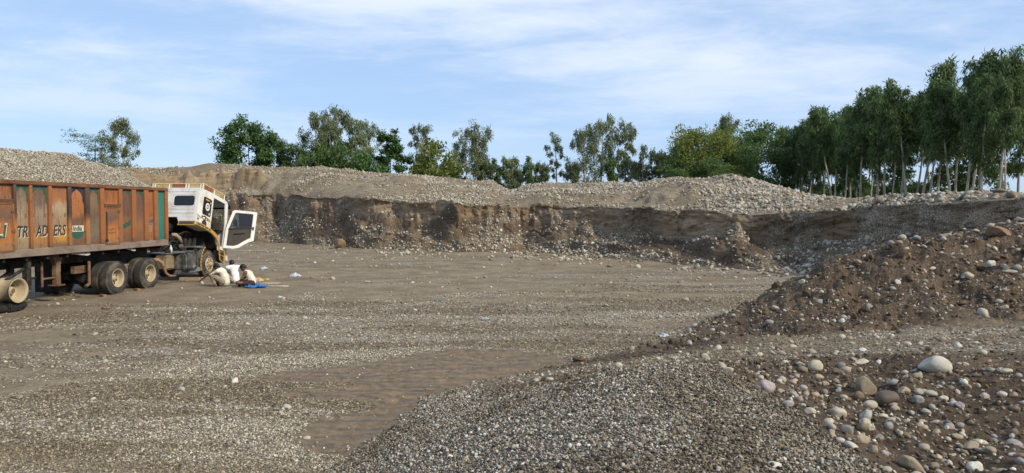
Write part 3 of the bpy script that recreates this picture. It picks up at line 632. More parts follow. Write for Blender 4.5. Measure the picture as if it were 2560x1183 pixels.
# ------------------------------------------------------------------ trees
def leaf_mat(name, c0, c1, c2):
    t = NT(name); p = t.pos(); n = t.noise(p, 1.1, 3, 0.6); oi = t.n('ShaderNodeObjectInfo')
    k = t.attr('tone'); c = t.ramp(t.math('ADD', t.math('MULTIPLY', n, 0.5), t.math('MULTIPLY', k, 0.5)), [(0.28, c0), (0.52, c1), (0.80, c2)])
    hv = t.n('ShaderNodeHueSaturation'); t.l(c, hv.inputs['Color']); t.l(t.math('ADD', 0.85, t.math('MULTIPLY', oi.outputs['Random'], 0.3)), hv.inputs['Value'])
    t.base(hv.outputs[0]); t.set(0.55, spec=0.25)
    tr = t.n('ShaderNodeBsdfTranslucent'); t.l(hv.outputs[0], tr.inputs[0]); ms = t.n('ShaderNodeMixShader'); ms.inputs[0].default_value = 0.38
    t.l(t.b.outputs[0], ms.inputs[1]); t.l(tr.outputs[0], ms.inputs[2]); t.l(ms.outputs[0], t.out.inputs[0]); return t.mat
LM = {'euc': leaf_mat('eucalyptus_leaf', (0.078, 0.105, 0.050), (0.165, 0.205, 0.098), (0.27, 0.30, 0.155)),
      'row': leaf_mat('plantation_leaf', (0.050, 0.090, 0.031), (0.110, 0.175, 0.062), (0.20, 0.27, 0.105)),
      'broad': leaf_mat('broad_leaf', (0.038, 0.085, 0.025), (0.092, 0.175, 0.050), (0.17, 0.275, 0.09)),
      'yellow': leaf_mat('yellow_green_leaf', (0.085, 0.115, 0.028), (0.17, 0.215, 0.048), (0.28, 0.30, 0.08)),
      'green': leaf_mat('fresh_green_leaf', (0.045, 0.085, 0.026), (0.095, 0.16, 0.048), (0.17, 0.24, 0.085))}
def bark(name, lo, hi):
    t = NT(name); v = t.pos((1, 1, 0.35)); n = t.noise(v, 5, 6, 0.65); t.base(t.ramp(n, [(0.35, lo), (0.65, hi)])); t.set(0.85, normal=t.bump(t.noise(v, 18, 4), 0.4, 0.02)); return t.mat
BM = {'pale': bark('pale_bark', (0.24, 0.215, 0.165), (0.46, 0.425, 0.345)), 'dark': bark('dark_bark', (0.05, 0.04, 0.03), (0.12, 0.10, 0.075))}
def leaves_mesh(name, pos, dirs, ln, wd, mat, rng, upbias=0.0):
    n = len(pos); d = dirs / (np.linalg.norm(dirs, axis=1, keepdims=True) + 1e-9)
    a = rng.normal(size=(n, 3)); a[:, 2] += upbias * 0; s = np.cross(d, a); s /= np.linalg.norm(s, axis=1, keepdims=True) + 1e-9
    if upbias: 
        s = np.cross(d, np.array([0, 0, 1.0]) + a * (1 - upbias)); s /= np.linalg.norm(s, axis=1, keepdims=True) + 1e-9
    nn = np.cross(d, s); ln = ln * rng.uniform(0.65, 1.25, n)[:, None]; wd = wd * rng.uniform(0.7, 1.2, n)[:, None]
    mid = pos + d * ln * 0.45 + nn * ln * 0.06
    V = np.stack([pos, mid + s * wd / 2, pos + d * ln, mid - s * wd / 2], 1).reshape(-1, 3)
    F = np.arange(4 * n).reshape(n, 4); tone = np.repeat(rng.random(n), 4)
    return np_mesh(name, V, F, mat, {'tone': tone}, smooth=False)
def tree_mesh(kind, H, seed, rad=None, base=0.35, dens=1.0, leaf='euc', barkm='pale', clumpy=1.0, lean=0.02, trunk_r=None, nlimb=None, leafscale=1.0):
    rng = np.random.default_rng(seed); mb = MB()
    rad = rad or H * 0.16; tr = trunk_r or H * 0.010
    # trunk
    k = 12; hz = np.linspace(0, 1, k); wob = np.cumsum(rng.normal(0, 0.012 * H / k * 2.2, (k, 2)), 0); ln = rng.normal(0, lean, 2) * H
    tp = np.stack([wob[:, 0] + ln[0] * hz ** 1.3, wob[:, 1] + ln[1] * hz ** 1.3, hz * H * 0.97], 1); tp[0, 2] = -0.4
    mb.path(tp, [tr * (1.25 - 1.1 * q) if q > 0 else tr * 1.45 for q in hz], 7)
    def at(q): return np.array([np.interp(q, hz, tp[:, j]) for j in range(3)])
    P_, D_ = [], []
    nl = nlimb or int(16 * dens + 4)
    def ball(n): 
        v = rng.normal(size=(n, 3)); v /= np.linalg.norm(v, axis=1, keepdims=True); return v * (rng.random((n, 1)) ** 0.45) * 1.75
    for i in range(nl):
        q = base + (0.97 - base) * ((i + rng.random()) / nl) ** 0.9
        az = i * 2.399 + rng.normal(0, 0.4); u = (q - base) / (1 - base)
        if kind == 'umbrella': env = 1.0 if u > 0.3 else 0.8; rise = 0.25
        elif kind in ('broad', 'bush'): env = 0.35 + 1.0 * math.sin(math.pi * min(1, 0.12 + u * 0.86)) ** 0.7; rise = 0.35
        elif kind == 'row': env = 0.40 + 0.80 * math.sin(math.pi * min(1, 0.28 + u * 0.70)); rise = 1.1
        else: env = 0.45 + 0.9 * math.sin(math.pi * min(1, 0.10 + u * 0.84)); rise = 0.8
        L_ = rad * env * rng.uniform(0.55, 1.2); p0 = at(q); dr = np.array([math.cos(az), math.sin(az), rise * rng.uniform(0.6, 1.3)]); dr[2] *= 1 if kind != 'umbrella' else 0.7
        m = 5; pts = [p0]; d = dr / np.linalg.norm(dr)
        for j in range(1, m + 1):
            d = d + rng.normal(0, 0.12, 3) + np.array([0, 0, -0.05 if kind != 'umbrella' else -0.03]); d /= np.linalg.norm(d); pts.append(pts[-1] + d * L_ * (1.15 / m))
        r0 = max(0.008, tr * 0.42 * (1 - q * 0.6)); mb.path(pts, [r0 * (1 - 0.8 * j / m) for j in range(m + 1)], 4)
        pts = np.array(pts)
        ncl = max(2, int(round(rng.uniform(3, 5.5) * clumpy * (0.5 + env * 0.5))))
        for c in range(ncl):
            f = rng.uniform(0.4, 1.05); cc = np.array([np.interp(f * m, np.arange(m + 1), pts[:, j]) for j in range(3)]) + rng.normal(0, rad * 0.13, 3)
            if kind == 'umbrella':
                nL = 44; cr_ = rad * 0.20; o = ball(nL) * np.array([cr_, cr_, cr_ * 0.30]); dd = np.c_[o[:, :2] * 1.5 + rng.normal(0, 0.15, (nL, 2)), rng.uniform(-0.55, 0.25, nL)]
            elif kind in ('broad',):
                nL = int(36 * dens + 8); cr_ = rad * 0.14; o = ball(nL) * cr_ * np.array([1, 1, 0.6]); dd = o + rng.normal(0, cr_ * 0.5, (nL, 3)) + np.array([0, 0, -0.12])
            elif kind == 'bush':
                nL = int(60 * dens); cr_ = rad * 0.20; o = ball(nL) * cr_ * np.array([1, 1, 0.8]); dd = rng.normal(0, 1, (nL, 3)) + np.array([0, 0, 0.1])
            else:
                nL = int(rng.uniform(40, 90) * dens); cr_ = rad * rng.uniform(0.12, 0.24); o = ball(nL) * cr_ * np.array([0.8, 0.8, 1.15]); dd = np.c_[rng.normal(0, 0.45, (nL, 2)), rng.uniform(-1.3, -0.2, nL)]
                up = rng.random(nL) < 0.18; dd[up, 2] *= -0.6
            P_.append(cc + o); D_.append(dd)
    if kind in ('row', 'euc'):    # leading tuft
        nL = 90; q = rng.uniform(0.86, 1.0, nL); o = np.array([at(min(1, z)) for z in q]) + rng.normal(0, 1, (nL, 3)) * np.array([rad * .16, rad * .16, H * .02]); P_.append(o); D_.append(np.c_[rng.normal(0, .5, (nL, 2)), rng.uniform(-1.1, .4, nL)])
    Pp = np.vstack(P_); Dd = np.vstack(D_)
    ls, ws = {'euc': (0.42, 0.105), 'row': (0.46, 0.105), 'broad': (0.33, 0.22), 'umbrella': (0.36, 0.13), 'bush': (0.22, 0.11)}[kind]
    crown = leaves_mesh('crown', Pp, Dd, ls * leafscale, ws * leafscale, LM[leaf], rng, 0.75 if kind in ('broad', 'umbrella') else 0.0)
    me = bpy.data.meshes.new('trunk'); me.from_pydata(mb.v, [], mb.f); me.materials.append(BM[barkm]); me.polygons.foreach_set('use_smooth', [True] * len(mb.f)); me.update()
    return me, crown, H
def plant(name, tm, x, y, h, label, cat='tree', group=None, rz=None, z=None, sxy=1.0):
    me, cr, H = tm; s = h / H
    t = thing(name, label, cat, (x, y, (terrain_z(x, y) if z is None else z) - 0.05), random.uniform(0, 6.28) if rz is None else rz, group)
    t.scale = (s * sxy, s * sxy, s); link('trunk', me, t); link('crown', cr, t); return t
def at_px(x, top, d, base=None):
    """bearing of photo column x at distance d along the view; top row gives the tree's height above the ground there"""
    X = (x - 1280) / FPX * d; a = math.atan((591.5 - top) / FPX) - R(PITCH); z = CAMZ + d * math.tan(a); g = terrain_z(X, d)
    return X, d, z - g
# plantation row, right
rowv = [tree_mesh('row', 11, 100 + i, rad=1.35, base=(0.22, 0.38, 0.46)[i % 3], dens=0.52, leaf='row', lean=0.07, trunk_r=0.095, nlimb=22 + i % 3 * 3, clumpy=0.9) for i in range(7)]
rg = 'slender trees of the plantation row'
def build_row():
    for r_ in range(3):
        y = 46.0 + r_ * 1.1; i = 0
        while y < 100:
            x = 32.0 + (y - 45) * 0.085 + r_ * 2.6 + random.uniform(-0.5, 0.5)
            h = random.uniform(9.0, 11.6) * (0.88 if y < 50 else 1)
            lab = 'slender pale-trunked tree in the edge row of the plantation facing the pit' if r_ == 0 else 'slender tree in the inner rows of the plantation behind its edge row'
            hw = 'tall' if h > 10.8 else 'short' if h < 9.7 else 'middling'; lab = hw + ' ' + lab
            plant('plantation_tree', rowv[random.randrange(7)], x, y, h, lab, 'tree', hw + ' ' + rg + (' edge' if r_ == 0 else ' interior'), sxy=random.uniform(0.85, 1.15))
            y += random.uniform(1.1, 2.3) * (1 if r_ < 1 else 1.7) * (1 + (y - 45) * 0.006); i += 1
build_row()
# low shrubs under the plantation
shr = [tree_mesh('bush', 3.0, 200 + i, rad=1.4, base=0.08, dens=0.75, leaf='green' if i % 2 else 'row', barkm='dark', nlimb=12, leafscale=1.25) for i in range(4)]
for i in range(16):
    y = 60 + i * 2.7; x = 36.0 + (y - 45) * 0.085 + random.uniform(-1.2, 3.5)
    plant('shrub', shr[i % 4], x, y, random.uniform(1.6, 3.6), 'leafy shrub growing between the trunks of the plantation', 'shrub', 'shrubs under the plantation')
# trees beyond the terrace
def euc(seed, **k): return tree_mesh('euc', 12, seed, **{**dict(rad=2.1, base=0.26, dens=0.8, clumpy=0.72, trunk_r=0.13, nlimb=26), **k})
def far_trees():
    X, Y, h = at_px(312, 290, 82); plant('eucalyptus_tree', euc(301, rad=1.9, base=0.2, dens=0.95), X, Y, h, 'tall drooping tree rising behind the gravel load of the trailer')
    X, Y, h = at_px(240, 336, 84); plant('umbrella_tree', tree_mesh('umbrella', 10, 302, rad=2.9, base=0.45, nlimb=17, leaf='broad', barkm='dark', trunk_r=0.14, lean=0.01), X, Y, h, 'spreading tree with flat layered branches left of the drooping tree behind the load')
    bb = [tree_mesh('broad', 9, 310 + i, rad=2.5, base=0.16, dens=1.35, leaf='broad', barkm='dark', nlimb=34, clumpy=1.5) for i in range(3)]
    X, Y, h = at_px(628, 303, 84); plant('broadleaf_tree', bb[0], X, Y, h, 'big dark broad-leaved tree standing on the skyline by itself, nearest the truck cab', sxy=0.85)
    X, Y, h = at_px(686, 335, 85); plant('broadleaf_tree', bb[1], X, Y, h, 'lower dark broad-leaved tree pressed against the big lone broad-leaved one', sxy=0.62)
    X, Y, h = at_px(742, 342, 85); plant('umbrella_tree', tree_mesh('umbrella', 8, 313, rad=1.9, base=0.62, nlimb=11, leaf='green', barkm='dark', trunk_r=0.11, lean=0.0), X, Y, h, 'small flat-topped tree with a bare dark trunk between broad-leaved and drooping trees')
    bs = [tree_mesh('bush', 4.5, 320 + i, rad=2.0, base=0.08, dens=0.75, leaf=['broad', 'green', 'yellow'][i % 3], barkm='dark', nlimb=16, leafscale=1.6) for i in range(3)]
    for x, top, s, l in [(745, 400, 1, 'bright leafy shrub at the foot of the small flat-topped tree'), (795, 372, 1, 'leafy shrub at the left foot of the drooping tree clump'), (838, 365, 1.0, 'tall fresh green shrub inside the drooping tree clump'), (905, 390, 0, 'dark shrub at the right foot of the drooping tree clump')]:
        X, Y, h = at_px(x, top, 84); plant('shrub', bs[s if isinstance(s, int) else 1], X, Y, h, l, 'shrub', sxy=0.72)
    for j, (x, top, d, l) in enumerate([(795, 283, 88, 'drooping tree on the left side of the dense skyline clump'), (850, 264, 90, 'tallest drooping tree in the middle of the dense skyline clump'), (825, 300, 87, 'drooping tree between the tallest and the left one of the dense clump'), (893, 298, 88, 'drooping tree right of the tallest in the dense skyline clump'), (918, 305, 90, 'drooping tree at the right end of the dense skyline clump')]):
        X, Y, h = at_px(x, top, d); plant('eucalyptus_tree', euc(330 + j, rad=1.75, base=0.18, dens=0.85), X, Y, h, l)
    X, Y, h = at_px(975, 321, 84); plant('broadleaf_tree', tree_mesh('broad', 9, 340, rad=1.4, base=0.12, dens=1.1, leaf='broad', barkm='dark', nlimb=30, clumpy=1.2), X, Y, h, 'narrow dark broad-leaved tree standing alone right of the dense clump')
    X, Y, h = at_px(1060, 307, 86); plant('eucalyptus_tree', euc(341, rad=1.5, base=0.35, dens=0.8, nlimb=20), X, Y, h, 'thin drooping tree with a bent pale trunk above the yellowish shrub')
    X, Y, h = at_px(1088, 372, 84); plant('shrub', bs[2], X, Y, h, 'yellowish round shrub under the thin drooping tree with the bent trunk', 'shrub', sxy=0.9)
    for j, (x, top, d, l, kw) in enumerate([(1165, 330, 86, 'drooping tree forming the left half of the broad pair in the middle', dict(rad=1.9, base=0.25)), (1197, 305, 87, 'drooping tree forming the right, taller half of the broad pair in the middle', dict(rad=1.9, base=0.2)),
                                            (1393, 328, 88, 'very thin drooping tree with sparse crown standing alone past the gap', dict(rad=1.1, base=0.35, dens=0.6, nlimb=16)), (1462, 318, 86, 'broad drooping tree, lower half of the pair past the gap', dict(rad=2.0, base=0.25)), (1500, 297, 88, 'broad drooping tree, taller half of the pair past the gap', dict(rad=2.0, base=0.28)),
                                            (1563, 305, 88, 'upright drooping tree right of the broad pair past the gap', dict(rad=1.5, base=0.25)), (1606, 357, 86, 'thin see-through drooping tree next to the yellow-green tree', dict(rad=1.3, base=0.2, dens=0.6, nlimb=18))]):
        X, Y, h = at_px(x, top, d); plant('eucalyptus_tree', euc(350 + j, **kw), X, Y, h, l)
    sm = [tree_mesh('euc', 6, 360 + i, rad=1.3, base=0.10, dens=0.62, nlimb=20, trunk_r=0.07, leaf='green' if i == 1 else 'euc') for i in range(3)]
    for j, (x, top, l) in enumerate([(1215, 400, 'low drooping tree under the broad pair in the middle'), (1240, 410, 'low drooping tree at the left edge of the skyline gap'), (1272, 397, 'small pointed tree standing in the skyline gap'), (1293, 425, 'smallest pointed tree in the skyline gap'), (1325, 405, 'small bushy tree at the right edge of the skyline gap'), (1352, 412, 'small bushy tree left of the very thin drooping tree'), (1428, 410, 'low bushy tree between the thin drooping tree and the broad pair'), (1530, 395, 'low bushy tree between the broad pair and the upright drooping tree'), (1640, 382, 'low drooping tree just left of the yellow-green tree'), (1590, 405, 'low bushy tree under the see-through drooping tree')]):
        X, Y, h = at_px(x, top, 87); plant('small_tree', sm[j % 3], X, Y, h, l, 'tree', sxy=0.95)
    yt = tree_mesh('bush', 9, 370, rad=3.1, base=0.12, dens=1.25, leaf='yellow', barkm='dark', nlimb=40, leafscale=1.5)
    X, Y, h = at_px(1735, 333, 84); plant('yellow_green_tree', yt, X, Y, h, 'rounded yellow-green tree in front of the tall dark one')
    X, Y, h = at_px(1790, 335, 86); plant('yellow_green_tree', yt, X, Y, h, 'lower yellow-green tree between the rounded one and the plantation', rz=2.0, sxy=0.8)
    X, Y, h = at_px(1822, 289, 98); plant('eucalyptus_tree', euc(371, rad=1.7, base=0.3), X, Y, h, 'tall dark drooping tree rising behind the yellow-green trees')
    gt = tree_mesh('bush', 9, 372, rad=2.6, base=0.08, dens=1.2, leaf='green', barkm='dark', nlimb=36, leafscale=1.5)
    for x, top, d, l in [(1700, 385, 82, 'deep green bushy tree under the left side of the yellow-green tree'), (1780, 400, 80, 'deep green bushy tree below the lower yellow-green tree'), (1850, 370, 84, 'deep green bushy tree below the tall dark drooping tree'), (1895, 318, 92, 'feathery green tree at the far end of the plantation')]:
        X, Y, h = at_px(x, top, d); plant('bushy_tree', gt, X, Y, h, l)
far_trees()
# dry grass on the left skyline
def grass_tuft(x, y, d, hgt, label, seed):
    rng = np.random.default_rng(seed); X, Y = (x - 1280) / FPX * d, d; z = terrain_z(X, Y); n = 60
    p = np.c_[rng.normal(0, 0.35, n), rng.normal(0, 0.2, n), np.zeros(n)]; dd = np.c_[rng.normal(0, 0.35, (n, 2)), np.ones(n)]
    me = leaves_mesh('grass_tuft', p, dd, hgt, 0.05, simple('dry_grass', (0.20, 0.18, 0.10), 0.8), rng); o = link('grass_tuft', me); o.location = (X, Y, z - 0.03); tag(o, label, 'grass', kind='stuff')
for i, (x, hg) in enumerate([(350, 0.7), (372, 0.9), (412, 0.8), (425, 0.5), (545, 0.4), (1490, 0.3)]): grass_tuft(x, 0, 71.5 if x < 600 else 59, hg, 'dry grass tuft on the crest of the stony terrace', 500 + i)
# ------------------------------------------------------------------ truck
TM = Matrix.Translation((TRK[0], TRK[1], 0)) @ Matrix.Rotation(-TA, 4, 'Z')    # local x = right of the truck, y = forward, z = up
GZT = 0.0
def troot(name, label, cat, w, u):
    p = TM @ Vector((w, u, 0)); return thing(name, label, cat, (p.x, p.y, 0), -TA), (w, u, 0)
def uw(x, w=0.0):
    """forward coordinate on the plane at side offset w that photo column x falls on"""
    k = (x - 1280) / FPX; ca, sa = math.cos(TA), math.sin(TA)
    X0 = TRK[0] + w * ca; Y0 = TRK[1] - w * sa; return (k * Y0 - X0) / (sa - k * ca)
def worn(name, stops, streak=0.5, scr=0.35, rust=(0.085, 0.042, 0.024), seed=0, rough=0.72, spots=0.5):
    """old painted sheet steel: colour zones up the panel, vertical streaks, scratches, rust"""
    t = NT(name); tc = t.n('ShaderNodeTexCoord'); sp = t.n('ShaderNodeSeparateXYZ'); t.l(tc.outputs['Generated'], sp.inputs[0])
    v = t.coord('Object', (1, 1, 1), (seed * 3.1, seed * 1.7, 0)); vs = t.coord('Object', (9, 9, 0.9), (seed, seed, 0))
    n = t.noise(v, 3.2, 6, 0.62); ns = t.noise(vs, 1.6, 6, 0.65); nf = t.noise(vs, 9, 5, 0.7)
    z = t.math('ADD', sp.outputs[2], t.math('MULTIPLY', t.math('SUBTRACT', t.math('MULTIPLY_ADD', n, 0.6, t.math('MULTIPLY', ns, 0.4)), 0.5), 0.55))
    c = t.ramp(z, stops)
    c = t.mix(t.math('MULTIPLY', t.rng(ns, 0.50, 0.66), streak), c, rust)
    c = t.mix(t.math('MULTIPLY', t.rng(nf, 0.60, 0.68), scr), c, (0.42, 0.36, 0.27))
    c = t.mix(t.math('MULTIPLY', t.rng(t.noise(v, 7, 8, 0.75), 0.56, 0.64), spots), c, rust)
    t.base(c); t.set(rough, spec=0.3, normal=t.bump(t.math('ADD', n, t.math('MULTIPLY', nf, 0.3)), 0.5, 0.025)); return t.mat
OR, BR, PL, YE, GN, DK = (0.25, 0.095, 0.036), (0.135, 0.070, 0.040), (0.36, 0.31, 0.235), (0.48, 0.235, 0.030), (0.035, 0.085, 0.060), (0.040, 0.030, 0.026)
M_BLACK = simple('black_grime', (0.016, 0.015, 0.014), 0.75, 0, 0.5, 5, dirt=((0.07, 0.055, 0.04), 0.6))
M_CHASSIS = simple('dusty_black_chassis', (0.028, 0.026, 0.023), 0.7, 0, 0.4, 4, dirt=((0.12, 0.095, 0.07), 0.7), bump=0.01)
M_RIM = simple('dusty_cream_rim', (0.36, 0.295, 0.195), 0.75, 0, 0.18, 5, dirt=((0.27, 0.20, 0.12), 0.7))
M_TYRE = simple('dusty_tyre_rubber', (0.050, 0.047, 0.042), 0.88, 0, 0.3, 4, dirt=((0.145, 0.12, 0.09), 0.75), bump=0.012)
M_RUSTY = simple('rusty_steel', (0.145, 0.085, 0.050), 0.85, 0, 0.4, 5, dirt=((0.24, 0.19, 0.13), 0.6), bump=0.01)
M_RAIL = simple('bare_weathered_rail', (0.215, 0.165, 0.130), 0.8, 0, 0.3, 3, dirt=((0.095, 0.06, 0.043), 0.7), bump=0.01)
M_TOPRAIL = simple('rusty_top_rail', (0.165, 0.075, 0.037), 0.82, 0, 0.4, 3, dirt=((0.06, 0.035, 0.025), 0.8), bump=0.01)
M_POST = worn('orange_post_paint', [(0.0, BR), (0.1, OR), (0.4, (0.27, 0.105, 0.037)), (0.7, OR), (1.0, (0.30, 0.11, 0.04))], 0.35, 0.3, seed=3)
M_POSTD = worn('dark_post_paint', [(0.0, (0.2, 0.12, 0.06)), (0.35, (0.33, 0.15, 0.05)), (0.6, DK), (1.0, (0.10, 0.06, 0.045))], 0.5, 0.3, seed=4)
M_NAVY = simple('navy_lettering', (0.030, 0.034, 0.045), 0.6, 0, 0.3, 20); M_CREAM = simple('cream_lettering', (0.50, 0.46, 0.36), 0.65, 0, 0.2, 20)
M_GREENP = simple('green_paint', (0.032, 0.085, 0.060), 0.6, 0, 0.3, 12)
M_CONCRETE = simple('grey_patch', (0.20, 0.165, 0.125), 0.9, 0, 0.4, 20)
def text_mesh(name, txt, size, mat, M, parent, shear=0.0, off=0.0, ext=0.004, sx=1.0, ox=None):
    cu = bpy.data.curves.new('t', 'FONT'); cu.body = txt; cu.size = size; cu.shear = shear; cu.extrude = ext; cu.offset = off; cu.align_x = 'CENTER'; cu.align_y = 'CENTER'; cu.resolution_u = 3
    o = bpy.data.objects.new('t', cu); C.objects.link(o); bpy.context.view_layer.update()
    me = bpy.data.meshes.new_from_object(o.evaluated_get(bpy.context.evaluated_depsgraph_get())); bpy.data.objects.remove(o); bpy.data.curves.remove(cu)
    me.name = name; me.transform(M @ Matrix.Diagonal((sx, 1, 1, 1))); me.materials.clear(); me.materials.append(mat); return link(name, me, parent)
def side_M(w, u, z, off): # upright text on the right side of the truck: reads forward to the right
    M = Matrix(((0, 0, 1, w - off[0]), (1, 0, 0, u - off[1]), (0, 1, 0, z - off[2]), (0, 0, 0, 1))); return M
M_RUBBERB = simple('torn_black_rubber', (0.018, 0.017, 0.016), 0.85, 0, 0.3, 6)
# ---- wheels
def wheel(parent, off, w_out, u, z=0.50, ro=0.52, width=0.26, dual=True, side=1, deep=True, name='wheel'):
    """side=+1: outer face towards +x.  outer tyre face at w_out"""
    s = side
    def tyre(w0):
        m = MB(); n = 56; prof = [(-0.02, 0.29), (0.0, 0.33), (-0.005, 0.40), (-0.03, 0.475), (-0.055, 0.505), (-0.06, ro), (-width + 0.06, ro), (-width + 0.055, 0.505), (-width + 0.03, 0.475), (-width + 0.005, 0.40), (-width, 0.33), (-width + 0.02, 0.29)]
        m.lathe([(o * s, r) for o, r in prof], (w0, u, z), 'x', n, 0, True)
        # tread lugs in four rows
        for k in range(44):
            a = 2 * math.pi * k / 44
            for j in range(4):
                aa = a + (j % 2) * math.pi / 44; c = -0.045 - j * (width - 0.09) / 3.0
                M = Matrix.Translation((w0 + c * s, u, z)) @ Matrix.Rotation(aa, 4, 'X') @ Matrix.Rotation(0.35 if j % 2 else -0.35, 4, 'Z'); m.box((0, 0, ro + 0.004), (0.052, 0.044, 0.024), 0, M)
        for p_ in range(2):   # shoulder rings
            m.lathe([(0.004 * s, 0.375 + 0.05 * p_), (0.010 * s, 0.383 + 0.05 * p_), (0.004 * s, 0.391 + 0.05 * p_)], (w0, u, z), 'x', n, 0, True)
        return m
    t = tyre(w_out).build('tyre', M_TYRE, parent, off)
    if dual: tyre(w_out - s * (width + 0.05)).build('tyre', M_TYRE, parent, off)
    m = MB(); d = 0.165 if deep else -0.03
    m.lathe([(o * s, r) for o, r in [(-0.012, 0.285), (0.012, 0.30), (0.018, 0.292), (0.006, 0.272), (-0.03, 0.262), (-0.10, 0.250), (-d - 0.01, 0.235), (-d - 0.02, 0.20), (-d, 0.155), (-d + 0.005, 0.10), (-d + 0.03, 0.085), (-d + 0.075, 0.075), (-d + 0.085, 0.0)]], (w_out, u, z), 'x', 40, 0, True)
    m.lathe([(-0.03 * s, 0.29), (-width * s, 0.29), (-width * s, 0.10), (-width * s, 0.0)], (w_out, u, z), 'x', 32, 0, True)
    rim = m.build('rim', M_RIM, t, None if False else off)
    m = MB()
    for k in range(10):
        a = 2 * math.pi * k / 10; m.bar((w_out - (d - 0.002) * s, u + 0.128 * math.cos(a), z + 0.128 * math.sin(a)), (w_out - (d - 0.035) * s, u + 0.128 * math.cos(a), z + 0.128 * math.sin(a)), 0.014, n=6)
    m.build('wheel_nuts', M_RUSTY, t, off)
    m = MB()
    for k in range(8):
        a = 2 * math.pi * (k + .5) / 8; m.bar((w_out - (d + 0.004) * s, u + 0.185 * math.cos(a), z + 0.185 * math.sin(a)), (w_out - (d + 0.001 - 0.012) * s, u + 0.185 * math.cos(a), z + 0.185 * math.sin(a)), 0.024, n=10)
    m.build('hand_holes', M_BLACK, t, off)
    return t
